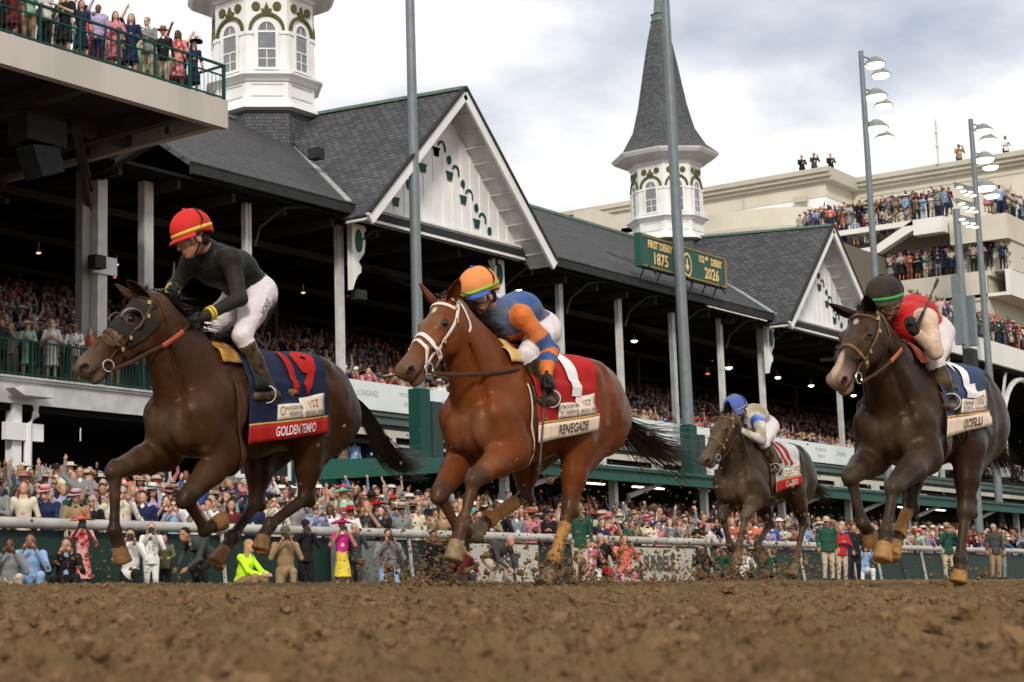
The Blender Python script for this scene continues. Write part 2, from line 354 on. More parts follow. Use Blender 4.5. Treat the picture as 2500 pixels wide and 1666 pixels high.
def slate(name,axes,col=(.060,.060,.066),bw=.34):
    m=bpy.data.materials.new(name);m.use_nodes=True;t=m.node_tree;b=t.nodes['Principled BSDF'];b.inputs['Roughness'].default_value=.75;b.inputs['Specular IOR Level'].default_value=.3
    g=t.nodes.new('ShaderNodeTexCoord');s=t.nodes.new('ShaderNodeSeparateXYZ');c=t.nodes.new('ShaderNodeCombineXYZ');t.links.new(g.outputs['Object'],s.inputs[0])
    
    if axes[0]=='d':
        q_=t.nodes.new('ShaderNodeMath');q_.operation='SUBTRACT';t.links.new(s.outputs[0],q_.inputs[0]);t.links.new(s.outputs[1],q_.inputs[1]);t.links.new(q_.outputs[0],c.inputs[0])
    else:t.links.new(s.outputs[axes[0]],c.inputs[0])
    mu=t.nodes.new('ShaderNodeMath');mu.operation='MULTIPLY';mu.inputs[1].default_value=axes[2];t.links.new(s.outputs[axes[1]],mu.inputs[0]);t.links.new(mu.outputs[0],c.inputs[1])
    k=t.nodes.new('ShaderNodeTexBrick');k.inputs['Scale'].default_value=1;k.inputs['Brick Width'].default_value=bw;k.inputs['Row Height'].default_value=bw*.62;k.inputs['Mortar Size'].default_value=.022*bw/.34;k.inputs['Mortar Smooth'].default_value=.3;k.inputs['Bias'].default_value=.1
    k.inputs['Color1'].default_value=tuple(np.array(col)*.75)+(1,);k.inputs['Color2'].default_value=tuple(np.array(col)*1.45)+(1,);k.inputs['Mortar'].default_value=tuple(np.array(col)*.35)+(1,)
    n=t.nodes.new('ShaderNodeTexNoise');n.inputs['Scale'].default_value=.55;n.inputs['Detail'].default_value=6;mr=t.nodes.new('ShaderNodeMapRange');mr.inputs[3].default_value=.72;mr.inputs[4].default_value=1.35;t.links.new(g.outputs['Object'],n.inputs[0]);t.links.new(n.outputs[0],mr.inputs[0])
    x=t.nodes.new('ShaderNodeMix');x.data_type='RGBA';x.blend_type='MULTIPLY';x.inputs[0].default_value=1
    w_=t.nodes.new('ShaderNodeVectorMath');w_.operation='ADD';nz=t.nodes.new('ShaderNodeTexNoise');nz.inputs['Scale'].default_value=1.3;sc=t.nodes.new('ShaderNodeVectorMath');sc.operation='SCALE';sc.inputs['Scale'].default_value=.10
    t.links.new(nz.outputs['Color'],sc.inputs[0]);t.links.new(c.outputs[0],w_.inputs[0]);t.links.new(sc.outputs[0],w_.inputs[1]);t.links.new(w_.outputs[0],k.inputs[0])
    t.links.new(k.outputs[0],x.inputs[6]);t.links.new(mr.outputs[0],x.inputs[7]);t.links.new(x.outputs[2],b.inputs['Base Color'])
    bb=t.nodes.new('ShaderNodeBump');bb.inputs['Strength'].default_value=.7;bb.inputs['Distance'].default_value=.03;bb.invert=True;t.links.new(k.outputs[1],bb.inputs['Height']);t.links.new(bb.outputs[0],b.inputs['Normal']);return m
SLX=slate('slate_front',(0,2,1.55));SLY=slate('slate_side',(1,2,1.35));SLT=slate('slate_tower',('d',2,1.),(.075,.077,.083),.20);SLM=slate('slate_main',(0,2,1.55),(.058,.057,.060),.22);SHP=M('shingle_plain',(.055,.055,.058),rough=.85,var=.25,vs=1.2,bump=.6,bs=9,stretch=(1,2,3),detail=8)
gs=empty('grandstand',(45,36,0));tag(gs,'white racecourse grandstand with slate roof, gables and dark open seating','grandstand')
GO=Vector((45,36,0))
def gp(b,name,mats,sm=False):
    o=b.build(name,mats,None,sm);o.parent=gs;o.location=-GO;return o
EZ,RZ=12.95,18.15
XL,XR=36.2,135
# roof slopes as thick slabs
def slab(b,pts,th,mi=0):
    P=[np.array(p,float) for p in pts];n=unit(np.cross(P[1]-P[0],P[2]-P[0]));n=n if n[2]>0 else -n;Q=[p-n*th for p in P];k=len(P);V=P+Q
    b.add(V,[tuple(range(k)),tuple(range(2*k-1,k-1,-1))]+[(i,i+k,(i+1)%k+k,(i+1)%k) for i in range(k)],mi)
XF=92.
b=MB();slab(b,[(XL,34,EZ),(XF,34,EZ),(XF,42,RZ),(XL+1.2,42,RZ)],.16)
gp(b,'roof',[SLM])
b=MB();slab(b,[(XL+1.2,42.0,RZ-.01),(XF,42.0,RZ-.01),(XF,58,10.5),(XL+1.2,58,10.5)],.16);gp(b,'rear_roof',[SHP])
b=MB();b.box(XL,XF,33.9,34.06,EZ-.42,EZ-.14);gp(b,'gutter',[DKG])
b=MB();b.bar((XL+1.2,42,RZ+.02),(XF,42,RZ+.02),.3,.14);gp(b,'ridge_cap',[COP])
# ceiling, back wall, seating tiers, deck
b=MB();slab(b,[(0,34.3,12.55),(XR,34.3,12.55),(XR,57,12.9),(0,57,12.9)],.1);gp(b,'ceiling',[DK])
b=MB();b.box(0,XR,57,57.3,-.2,12.5);b.box(XR,XR+.3,30,57.3,-.2,12.5);b.box(1.5,2,36,57,-.2,12.5);gp(b,'back_wall',[DK])  # box at the right end is a dark backdrop added against bright sky
b=MB()
for i in range(23):
    y0=36.6+.85*i;b.box(2,XR,y0,y0+.85 if i<22 else 57,5.0,5.65+.30*(i+1))
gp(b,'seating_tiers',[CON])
b=MB();b.box(2,XR,35.0,36.6,5.2,5.65);gp(b,'deck',[CON])
# front fascia: plain white to the left, cornice and beige strip on the right
b=MB();b.box(2,35.35,34.88,35.0,4.89,5.52);b.box(2,35.37,34.80,35.0,5.52,5.60);b.box(2,35.39,34.72,35.0,5.60,5.66);gp(b,'fascia',[WD])
b=MB();b.box(35.35,XR,34.84,35.0,5.42,5.86);b.box(35.35,XR,34.76,34.84,5.70,5.80);gp(b,'cornice',[M('paint_grey_green',(.10,.135,.125),rough=.6,var=.15,vs=1)])
b=MB();b.box(35.4,XR,34.95,35.1,5.00,5.24);gp(b,'beam_strip',[BEI])
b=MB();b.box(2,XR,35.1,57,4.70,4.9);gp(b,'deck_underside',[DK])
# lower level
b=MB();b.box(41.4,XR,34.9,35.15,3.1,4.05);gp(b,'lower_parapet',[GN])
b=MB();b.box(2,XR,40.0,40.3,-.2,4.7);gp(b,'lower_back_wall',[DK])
b=MB();b.box(41.0,XR,35.15,40,3.0,3.12);gp(b,'lower_deck',[CON])
b=MB();b.box(31.6,33.1,39.8,39.95,1.3,3.9);b.box(34,34.6,39.8,39.95,1.0,3.9);b.box(27,30,39.8,39.95,1.6,3.6);gp(b,'wall_panel',[BRN])  # brown panels paint in the dimly lit patches of the interior wall
b=MB();b.box(38.9,41.4,35.0,35.2,-.1,4.9);b.box(38.0,41.3,34.95,34.98,2.2,3.0);gp(b,'pier_wall',[M('paint_warm_grey',(.30,.29,.27),rough=.8,var=.1)])
# columns
def column(x,y,z0,z1,w_=.34,d=.22,mat=None):
    b=MB();b.box(x-w_/2,x-w_*.10,y-d/2,y+d/2,z0,z1);b.box(x+w_*.10,x+w_/2,y-d/2,y+d/2,z0,z1);b.box(x-w_*.10,x+w_*.10,y-.03,y+.03,z0,z1)
    k=z0
    while k<z1-.3:
        b.bar((x-w_*.1,y-d/2+.02,k),(x+w_*.1,y-d/2+.02,k+.28),.03,.02);b.bar((x+w_*.1,y-d/2+.02,k+.28),(x-w_*.1,y-d/2+.02,k+.56),.03,.02);k+=.56
    o=b.build('column',[mat or WH]);o.parent=gs;o.location=-GO;return o
CX=[40.3,45.3,55.4,60.3,65.3,70.3,75.2,79.7,89.4,94.4,99.4,104.4]
for x in CX:
    column(x,35.3,5.65,12.5,.30,.20,WD)
    b=MB();b.tube([(x+.22,35.1,11.0),(x+.22,34.9,11.6),(x+.9,34.4,12.3),(x+2.0,34.2,12.5)],.05,n=6);gp(b,'downpipe',[DKG],True)
b=MB();b.box(33.62,34.02,35.5,35.9,5.65,13.9);o=gp(b,'column',[WD]);b=MB();b.box(33.2,33.50,35.75,36.05,5.65,13.7);b.box(33.50,33.62,35.8,35.9,5.65,13.7);gp(b,'column',[M('paint_grey_light',(.26,.26,.26),rough=.6,var=.1)])
b=MB();b.box(35.65,36.05,35.5,35.8,5.65,12.5);gp(b,'column',[WD])
b=MB();b.box(33.35,34.35,35.4,35.5,9.2,9.75);gp(b,'column_clamp',[WD])
# lower left white post with crossed block, downpipe and light box
b=MB();b.box(29.85,30.2,35.0,35.3,-.1,4.9);b.tube([(30.55,34.8,4.9),(30.55,34.8,4.6),(30.35,34.9,4.3),(30.35,34.9,-.1)],.12,n=8);b.box(29.5,30.9,34.85,35.05,3.85,4.35);gp(b,'post',[WH])
b=MB();b.box(29.6,30.7,34.2,34.72,5.05,5.32);b.add([(29.3,34.3,5.25),(29.6,34.2,5.05),(29.6,34.7,5.05),(29.3,34.7,5.25),(29.6,34.2,5.32),(29.6,34.7,5.32)],[(0,1,4),(0,4,5,3),(3,5,2),(0,3,2,1)]);gp(b,'light_box',[WD])
# railing with green balusters on the left deck
b=MB();b.bar((2,34.95,6.72),(44.6,34.95,6.72),.07,.06);b.bar((2,34.95,5.76),(44.6,34.95,5.76),.06,.05)
x=20.
while x<44.6:
    b.bar((x,34.95,5.76),(x,34.95,6.72),.022,.022)
    x+=.135
x=20.
while x<44.6:
    b.box(x-.04,x+.04,34.9,35.0,5.66,6.75);x+=1.5
gp(b,'railing',[GN])
# gables
def gable(cx,hw,name):
    y0,y1=33.0,34.05;zf,zp=12.36,18.08;b=MB();th=.16;dz=(zp-zf)/hw
    yb=41.2
    for q in (1,-1):
        # sloping roof of the dormer back to the main ridge, rising slightly
        slab(b,[(cx+q*hw,y0,zf),(cx+q*hw,34.2,zf),(cx+q*(.9*hw),34.3,zf+.1*hw*dz),(cx,42.2,zp+.55),(cx,y0,zp)],th)
    gp(b,name+'_roof',[SLY])
    b=MB();b.bar((cx,y0-.02,zp+.03),(cx,42,zp+.58),.28,.12);gp(b,'ridge_cap',[COP])
    for q in (1,-1):
        b=MB();b.bar((cx+q*(hw+.04),y0-.03,zf-.20),(cx,y0-.03,zp-.20),.10,.42,up=(0,-1,0) if 0 else (0,0,1));gp(b,'rake_board',[WH])
        b=MB();b.bar((cx+q*(hw+.12),y0-.06,zf+.02),(cx,y0-.06,zp+.06),.16,.10);gp(b,'roof_edge',[DKG])
        # soffit with battens
        b=MB();slab(b,[(cx+q*hw,y0,zf-.18),(cx+q*hw,y1,zf-.18),(cx,y1,zp-.18),(cx,y0,zp-.18)],.05)
        for k in range(1,11):
            t=k/11.;xx=cx+q*hw*(1-t);zz=zf-.26+(zp-zf)*t;b.bar((xx,y0+.06,zz),(xx,y1,zz),.07,.06)
        gp(b,'soffit',[WD])
    zb=12.95;ww=hw*(zp-.25-zb)/(zp-zf)
    b=MB();b.prism([(-ww,zb),(ww,zb),(0,zp-.25)],y1,y1+.15,lambda u,v,w_:(cx+u,w_,v))
    k=-int(ww/.62)*.62
    while k<ww:
        top=zp-.25-abs(k)*dz-.03
        if top>zb+.1:b.box(cx+k-.03,cx+k+.03,y1-.03,y1,zb,top)
        k+=.62
    gp(b,name+'_wall',[WH])
    b=MB();b.box(cx-5.3,cx+5.4,y1-.10,y1+.14,12.42,12.88);b.box(cx-5.3,cx+5.4,y1-.18,y1-.0,12.88,12.97);b.box(cx-5.3,cx+5.4,y1-.14,y1+.02,12.42,12.52);gp(b,'gable_beam',[WH])
    # green fretwork: buckets, hooks and discs stepping down both slopes
    for q in (1,-1):
        for i in range(5):
            x0=-.55+.875*i+(0 if q>0 else .85);z0=15.78-.785*i+.0
            b=MB()
            if i<4:
                b.prism([(-.22,.17),(.26,.17),(.16,-.17),(-.12,-.17),(-.15,.06)],y1-.05,y1-.02,lambda u,v,w_:(cx+q*(x0+.08+u),w_,z0+v))
                pr=[(.26*math.cos(t),.30*math.sin(t)) for t in np.linspace(R(-25),R(160),12)]+[(.18*math.cos(t),.21*math.sin(t)) for t in np.linspace(R(160),R(-25),12)]
                for j in range(11):
                    pl=[pr[j],pr[j+1],pr[22-j],pr[23-j]];b.prism(pl,y1-.05,y1-.02,lambda u,v,w_:(cx+q*(x0+.50+u),w_,z0+.20+v))
            b.prism([(.13*math.cos(t),.17*math.sin(t)) for t in np.linspace(0,2*math.pi,16,endpoint=False)],y1-.05,y1-.02,lambda u,v,w_:(cx+q*(x0+.10+u),w_,z0+.62+v))
            gp(b,'ornament',[GN])
    # scroll brackets
    for q,xx in ((-1,cx-4.75),(1,cx+4.85)):
        b=MB();pl=[(0,0),(.75,0),(.85,-.12),(.68,-.30),(.78,-.62),(.70,-1.0),(.48,-1.22),(.36,-1.36),(.52,-1.52),(.50,-1.72),(.30,-1.86),(.14,-2.1),(0,-2.4)]
        b.prism(pl,34.62,34.84,lambda u,v,w_:(xx+q*.12-q*u,w_,12.45+v));gp(b,'bracket',[WH])
        b=MB();b.prism([(.20*math.cos(t),.42*math.sin(t)) for t in np.linspace(0,2*math.pi,18,endpoint=False)],34.58,34.62,lambda u,v,w_:(xx-q*.25+u,w_,11.85+v));gp(b,'bracket_disc',[GN])
gable(50.07,5.98,'gable');gable(83.95,5.9,'gable')
b=MB();b.box(45.7,46.15,36.55,37.0,15.3,15.7);gp(b,'roof_vent',[DKG]);b=MB();b.box(79.3,79.75,37.4,37.85,15.2,15.6);gp(b,'roof_vent',[DKG])
# flashing in the valleys
b=MB();b.bar((44.25,34.0,12.98),(49.9,41.6,17.95),.22,.05);gp(b,'valley_flashing',[M('flashing',(.28,.31,.30),rough=.6,var=.3,vs=6)]);b=MB();b.bar((78.4,34.0,12.98),(83.8,41.6,17.95),.22,.05);gp(b,'valley_flashing',[MATS['flashing']])
# lamps under the roof
LAMP=M('lamp_glow',(1,.95,.80),emit=6,var=0);LAMR=M('lamp_red',(1,.1,.05),emit=2,var=0);LAMW=M('lamp_warm',(1,.55,.25),emit=1.6,var=0);SHADE=M('lamp_shade',(.30,.28,.24),rough=.5,var=.1)
b=MB()
for x_ in np.arange(5,XR,2.6):b.box(x_,x_+.18,34.6,52,12.15,12.5)
for y_ in (38.,43.,48.):b.box(2,XR,y_,y_+.2,11.9,12.15)
for x_ in np.arange(10,XR,10.2):b.bar((x_,36,11.0),(x_,38,12.0),.14);b.bar((x_,43,9.0),(x_,43,12),.22)
gp(b,'ceiling_beam',[M('beam_brown',(.045,.040,.036),rough=.8,var=.2)])
for i,(x,z,s_,mt,nm) in enumerate([(58.5,14.4,.20,LAMP,0),(69.6,14.2,.20,LAMP,0),(81.2,12.75,.17,LAMP,0),(92.6,12.3,.2,LAMP,0),(99.4,12.3,.17,LAMP,0),(104.4,12.2,.17,LAMP,0),(111.3,12.1,.17,LAMP,0),(70.2,11.7,.13,LAMW,0),(89.8,11.7,.12,LAMR,0),(37.8,11.5,.09,LAMW,0),(39.8,11.9,.09,LAMW,0),(39.8,11.5,.08,LAMW,0),(41.7,11.6,.08,LAMW,0),(41.6,11.1,.06,LAMR,0),(52.7,11.9,.09,LAMW,0)]):
    k=38./43;x*=k;z=.1+(z-.1)*k;y=38.
    c=empty('ceiling_lamp',(x,y,z));tag(c,['round white lamp','bright bowl lamp','small warm lamp'][0 if mt is LAMP and i<2 else 1 if mt is LAMP else 2]+' hanging under the dark roof, number %s from the left end'%['one','two','three','four','five','six','seven','eight','nine','ten','eleven','twelve','thirteen','fourteen','fifteen'][i],'lamp','lamps under the grandstand roof')
    b=MB();b.lathe([(s_*.9*math.sin(t)+1e-5,-s_*.55*math.cos(t)) for t in np.linspace(0,math.pi/2,5)],n=12);b.build('bulb',[mt],c,True)
    b=MB();b.lathe([(s_*1.15,.0),(s_*.9,s_*.35),(s_*.35,s_*.75),(.0001,s_*.8)],n=12);b.tube([(0,0,s_*.7),(0,0,s_*.7+.25)],.02,n=4);b.build('lamp_shade',[SHADE],c,True)
# ---------------------------------------------------------------- banners along the deck
BW=M('banner_white',(.74,.77,.77),rough=.6,var=.05,vs=1);BI=M('banner_ink',(.27,.30,.30),rough=.7,var=0)
x=44.75;i=0;words_=['LONGINES','WOODFORD']
ords='first second third fourth fifth sixth seventh eighth ninth tenth eleventh twelfth thirteenth fourteenth fifteenth sixteenth seventeenth eighteenth nineteenth twentieth'.split()+['twenty-'+q for q in 'first second third fourth fifth sixth seventh eighth ninth'.split()]
while x<100:
    t=empty('banner',(x,34.7,5.85));tag(t,'white banner reading %s, %s along the deck front'%(['LONGINES','WOODFORD RESERVE'][i%2],ords[i]),'banner','white banners on the grandstand deck')
    b=MB();b.box(0,2.58,0,.03,.02,1.02);b.build('panel',[BW],t);b=MB()
    if i%2==0:addtext(b,'LONGINES',.30,lambda u,v:(1.29+u,-.004,.58+v),sx=.85)
    else:
        addtext(b,'WOODFORD',.24,lambda u,v:(1.29+u,-.004,.68+v));addtext(b,'RESERVE',.24,lambda u,v:(1.29+u,-.004,.34+v))
    b.build('lettering',[BI],t);x+=2.6;i+=1
# ---------------------------------------------------------------- twin spires
def tower(cx,cy,lab,rs=1.,zs=1.):
    t=empty('spire_tower',(cx,cy,15));tag(t,lab,'tower','twin spires on the grandstand roof')
    ph=R(22.5);k8=1/math.cos(R(22.5))
    t.scale=(rs,rs,zs);t.location.z=15+(1-zs)*3.4
    def oct(prof,nm,mt,sm=False):
        b=MB();b.lathe([(r*k8,z-15) for r,z in prof],n=8,ph=ph);return b.build(nm,[mt],t,sm)
    oct([(2.15,15),(2.0,16.6),(1.92,18.40)],'slate_base',SLT)
    oct([(1.93,18.40),(2.22,18.44),(2.16,18.60),(2.04,18.66),(2.04,18.74),(1.90,18.80),(1.90,19.48),(1.98,19.50),(2.05,19.60),(2.22,19.68),(2.22,19.74),(1.98,19.86)],'plinth',WH)
    oct([(1.88,19.86),(1.88,22.72),(1.95,22.74),(1.95,22.84),(2.06,22.92)],'drum',WH)
    for f in range(8):
        a=R(45*f);n=np.array([math.cos(a),math.sin(a),0]);u=np.array([-math.sin(a),math.cos(a),0]);ap=1.88
        Pf=lambda x,z,d,n=n,u=u:tuple(n*(ap+d)+u*x+np.array([0,0,z-15]))
        # corner pilaster pair and panel
        for q in (1,-1):
            b=MB();b.prism([(q*.52,19.95),(q*.76,19.95),(q*.76,21.25),(q*.52,21.25)],.0,.05,Pf);b.prism([(q*.49,21.25),(q*.78,21.25),(q*.78,21.38),(q*.49,21.38)],0,.09,Pf);b.prism([(q*.49,19.88),(q*.78,19.88),(q*.78,20.0),(q*.49,20.0)],0,.09,Pf);b.build('pilaster',[WH],t)
        b=MB()
        b.prism([(-.60,18.92),(.60,18.92),(.60,18.96),(-.60,18.96)],0,.05,Pf);b.prism([(-.60,19.36),(.60,19.36),(.60,19.40),(-.60,19.40)],0,.05,Pf);b.build('panel_moulding',[WD],t)
        # window: glass with arched head, frame and glazing bars
        arc=[(.33*math.cos(q),21.36+.36*math.sin(q)) for q in np.linspace(0,math.pi,12)];wd=obj('window',npmesh('window',[],[]),[WH],t) if 0 else None
        b=MB();b.prism([(-.33,20.02),(.33,20.02)]+arc,.01,.03,Pf);gl=b.build('window',[M('window_glass_grey',(.16,.17,.18),rough=.15,var=.25,vs=3,spec=.8)],t)
        b=MB();out_=[(.45*math.cos(q),21.36+.47*math.sin(q)) for q in np.linspace(0,math.pi,12)]
        for j in range(11):b.prism([out_[j],out_[j+1],arc[j+1],arc[j]],.0,.08,Pf)
        for q in (1,-1):b.prism([(q*.33,19.98),(q*.45,19.98),(q*.45,21.36),(q*.33,21.36)],0,.08,Pf)
        b.prism([(-.47,19.90),(.47,19.90),(.47,19.99),(-.47,19.99)],0,.12,Pf)
        b.prism([(-.33,21.32),(.33,21.32),(.33,21.40),(-.33,21.40)],.02,.06,Pf);b.prism([(-.33,20.68),(.33,20.68),(.33,20.73),(-.33,20.73)],.02,.06,Pf)
        b.prism([(-.015,19.99),(.015,19.99),(.015,20.68),(-.015,20.68)],.02,.05,Pf);b.prism([(-.33,20.33),(.33,20.33),(.33,20.36),(-.33,20.36)],.02,.048,Pf);b.prism([(-.012,21.4),(.012,21.4),(.012,21.7),(-.012,21.7)],.02,.05,Pf)
        b.build('frame',[WH],gl)
        b=MB();o1=[(.69*math.cos(q),21.42+.66*math.sin(q)) for q in np.linspace(0,math.pi,16)];o2=[(.58*math.cos(q),21.42+.55*math.sin(q)) for q in np.linspace(0,math.pi,16)]
        for j in range(15):b.prism([o1[j],o1[j+1],o2[j+1],o2[j]],.0,.10,Pf)
        b.prism([(-.16,22.05),(.16,22.05),(.20,22.22),(.10,22.20),(0,22.46),(-.10,22.20),(-.20,22.22)],0,.10,Pf)
        b.build('window_hood',[GNO],t)
        for q in (-.40,.40):b=MB();b.prism([(q+.165*math.cos(v),22.32+.17*math.sin(v)) for v in np.linspace(0,2*math.pi,14,endpoint=False)],0,.06,Pf);b.build('disc',[GNO],t)
    oct([(1.95,22.9),(2.35,23.0),(2.72,23.18),(2.86,23.34),(2.90,23.42),(2.80,23.46)],'eave',WH)
    oct([(2.88,23.43),(2.22,24.0),(1.66,25.0),(1.32,26.4),(1.10,27.7),(.87,29.1),(.63,30.4),(.40,31.4)],'spire',SLT)
    oct([(.42,31.4),(.46,31.45),(.36,31.55),(.36,31.8),(.44,31.85),(.24,31.9),(.18,32.6),(.10,33.6),(.04,35.2),(.0001,35.3)],'finial',COP)
tower(49.3,42.2,'octagonal white tower nearest the balcony, spire cut off by the frame',1.06,1.10);tower(84.1,42.2,'octagonal white tower with full slate spire behind the derby sign',.94,1.)
# ---------------------------------------------------------------- sign on the roof
t=empty('sign_board',(68.1,33.4,13.3));tag(t,'green roof sign reading FIRST DERBY 1875 and 152ND DERBY 2026','sign')
b=MB();b.box(-4.15,4.1,0,.28,0,1.48);b.build('board',[M('sign_green',(.022,.085,.068),rough=.5,var=.1,vs=1)],t)
GO2=M('sign_gold',(.80,.56,.24),rough=.6,var=.1);OC=M('sign_ochre',(.36,.20,.05),rough=.6,var=.1)
b=MB();b.box(-3.95,4.0,-.03,0,1.36,1.42);b.box(3.92,4.02,-.035,0,.06,1.36);b.box(-3.95,4.0,-.03,0,.04,.10);b.build('border',[OC],t)
b=MB();bs_=MB()
for txt,sz,u0,v0,sx in (('FIRST DERBY',.46,-2.35,1.06,.86),('1875',.72,-2.35,.46,1.0),('152',.42,1.55,1.06,.95),('ND',.22,2.08,1.15,.9),('DERBY',.46,3.05,1.04,.80),('2026',.72,2.55,.46,1.0)):
    addtext(b,txt,sz,lambda u,v:(u0+u,-.012,v0+v),bold=.018,sx=sx);addtext(bs_,txt,sz,lambda u,v:(u0+u+.035,-.006,v0+v-.03),bold=.022,sx=sx)
# slab serifs on the big figures
b.build('lettering',[GO2],t);bs_.build('lettering_shadow',[M('sign_black',(.01,.012,.01),rough=.7,var=0)],t)
b=MB()
for j in range(20):
    a_,b_=2*math.pi*j/20,2*math.pi*(j+1)/20;b.add([(.15+r*math.cos(q),-.014,.62+1.35*r*math.sin(q)) for r,q in ((.42,a_),(.42,b_),(.34,b_),(.34,a_))],[(0,1,2,3)])
b.box(.02,.30,-.016,0,.45,.62);b.box(.10,.20,-.017,0,.35,.9);b.build('emblem',[GO2],t)
for x in (-3.6,-2.1,-.4,1.0,2.2,3.3):
    b=MB();b.bar((x,.15,0),(x+.0,.35,-.42),.05);b.bar((x,.15,0),(x+.0,1.9,.95),.04);b.build('strut',[DKG],t)
for x in (-4.4,-1.0,2.3):b=MB();b.bar((x,-.5,-.10),(x+2.2,.3,-.10),.05);b.build('crossbar',[DKG],t)
# ---------------------------------------------------------------- upper balcony, top left
ub=empty('upper_balcony',(20,32,12));tag(ub,'beige upper balcony jutting from the stand above the dark left bays','balcony');UO=Vector((20,32,12))
def up(b,name,mats,sm=False):
    o=b.build(name,mats,None,sm);o.parent=ub;o.location=-UO;return o
FB=M('fascia_pale',(.52,.485,.44),rough=.8,var=.12,vs=.7,bump=.05,bs=8,stretch=(1,1,.25),c2=(.44,.41,.37))
b=MB();b.box(-20,32.38,29.0,29.25,12.24,13.03);b.box(32.13,32.38,29.25,40,12.3,13.0);up(b,'fascia',[FB])
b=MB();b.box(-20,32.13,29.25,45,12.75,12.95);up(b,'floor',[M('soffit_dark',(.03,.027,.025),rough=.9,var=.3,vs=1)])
b=MB()
for x in np.arange(2,32,3.6):b.box(x,x+.3,29.3,40,12.3,12.75)
b.box(-20,32.1,32.5,32.8,12.35,12.75);b.box(-20,32.1,36.5,36.8,12.35,12.75)
b.bar((33.8,35.7,12.4),(32.2,31.0,12.55),.25,.2);b.bar((33.6,35.9,11.3),(31.6,34.2,12.5),.2,.2);b.bar((33.6,35.9,11.9),(29.6,32.2,12.5),.25,.2);up(b,'joist',[M('joist_grey',(.06,.057,.054),rough=.8,var=.2)])
b=MB();b.box(-20,30.3,31.2,45,12.95,13.55);b.box(-20,29.6,33.2,45,13.55,14.2);up(b,'raised_tier',[CON])
b=MB();b.bar((-20,29.1,14.05),(32.36,29.1,14.05),.07,.06);b.bar((-20,29.1,13.12),(32.36,29.1,13.12),.05,.05);b.bar((-20,29.1,13.75),(32.36,29.1,13.75),.04,.04)
for x in np.arange(8,32.5,1.35):b.bar((x,29.1,13.03),(x,29.1,14.08),.06,.06)
b.bar((32.33,29.1,13.03),(32.33,29.1,14.08),.07);b.bar((32.33,29.1,14.05),(32.33,33.5,14.05),.06)
for x in np.arange(8,32.4,.16):b.bar((x,29.1,13.12),(x,29.1,13.75),.013,.013)
b.bar((30.3,31.2,14.6),(27.,31.2,14.6),.05);b.bar((30.3,31.2,13.55),(30.3,31.2,14.6),.05);up(b,'railing',[GN])
t=empty('loudspeaker',(27.6,31.5,10.9));tag(t,'dark grey loudspeaker cabinet hanging below the beige balcony','loudspeaker')
b=MB();b.prism([(-.5,.35),(.55,.45),(.75,-.25),(-.1,-.55)],-.35,.35,lambda u,v,w_:(u*.9,w_,v*.9));b.build('cabinet',[M('speaker_grey',(.03,.032,.036),rough=.6,var=.2)],t);b=MB();b.box(-.6,.8,-.3,.5,.45,1.15);b.build('mount',[DKG],t)
t=empty('spotlight',(33.2,35.2,9.4));tag(t,'black spotlight clamped to the thick white column','spotlight');b=MB();b.box(-.2,.25,-.25,.1,-.15,.25);b.build('housing',[DKG],t);b=MB();b.bar((.3,0,0),(.5,.2,0),.06);b.build('bracket',[DKG],t)
t=empty('spotlight',(45.75,34.9,9.9));tag(t,'black spotlight clamped to the column under the near gable','spotlight');b=MB();b.box(-.2,.3,-.25,.1,-.12,.22);b.build('housing',[DKG],t);b=MB();b.bar((-.3,.2,0),(-.1,0,0),.06);b.build('bracket',[DKG],t)
# ---------------------------------------------------------------- canopy over the apron
cn=empty('canopy',(60,30,3.5));tag(cn,'dark green canopy over the apron with white posts and bent pipes','canopy');CO=Vector((60,30,3.5))
def cp(b,name,mats,sm=False):
    o=b.build(name,mats,None,sm);o.parent=cn;o.location=-CO;return o
b=MB();b.box(44.0,XR,28.2,34.9,3.62,3.74);cp(b,'roof',[GN])
b=MB();b.box(44.0,XR,28.0,28.2,3.30,3.66);b.box(44.0,XR,27.9,28.2,3.66,3.78);cp(b,'front_fascia',[M('paint_green_mid',(.018,.085,.066),rough=.5,var=.1,vs=1)])
b=MB();b.add([(40.4,34.7,3.05),(44.0,28.0,3.36),(44.0,28.0,3.76),(40.4,34.7,3.80),(40.6,34.8,3.05),(44.2,28.1,3.36),(44.2,28.1,3.76),(40.6,34.8,3.80)],[(0,1,2,3),(7,6,5,4),(0,4,5,1),(3,2,6,7),(0,3,7,4),(1,5,6,2)]);cp(b,'side_fascia',[MATS['paint_green_mid']])
b=MB();b.box(44.5,XR,33.5,33.7,-.1,3.6) if 0 else None
for x in (45.9,53.0,60.0,67.0,74.0,81.0,89.,97.):
    b=MB();b.box(x-.11,x+.11,29.0,29.25,0,3.6);b.build('post',[WH],None);o=bpy.context.scene.objects[-1] if 0 else None
    pobj=[q for q in COL.objects if q.name.startswith('post') and q.parent is None][-1];pobj.parent=cn;pobj.location=-CO
    b=MB();b.tube([(x+.35,28.9,0),(x+.35,28.9,2.5),(x+.45,28.8,2.85),(x+1.9,28.3,3.35),(x+1.9,28.2,3.6)],.10,n=8);cp(b,'downpipe',[WD],True)
for k,(x,z) in enumerate([(52.6,3.2),(57.2,3.2),(66.,3.2),(84.,3.2),(88.,3.2)]):
    t=empty('strip_light',(x,30.5,3.38));tag(t,'lit strip of tubes under the green canopy, %s going away'%ords[k],'light','strip lights under the canopy');b=MB();b.box(-.05,2.3,0,.12,0,.05);b.build('tube',[M('tube_glow',(1,.9,.7),emit=3.5,var=0)],t);b=MB();b.box(-.1,2.35,-.04,.16,.052,.12);b.build('housing',[SHADE],t)
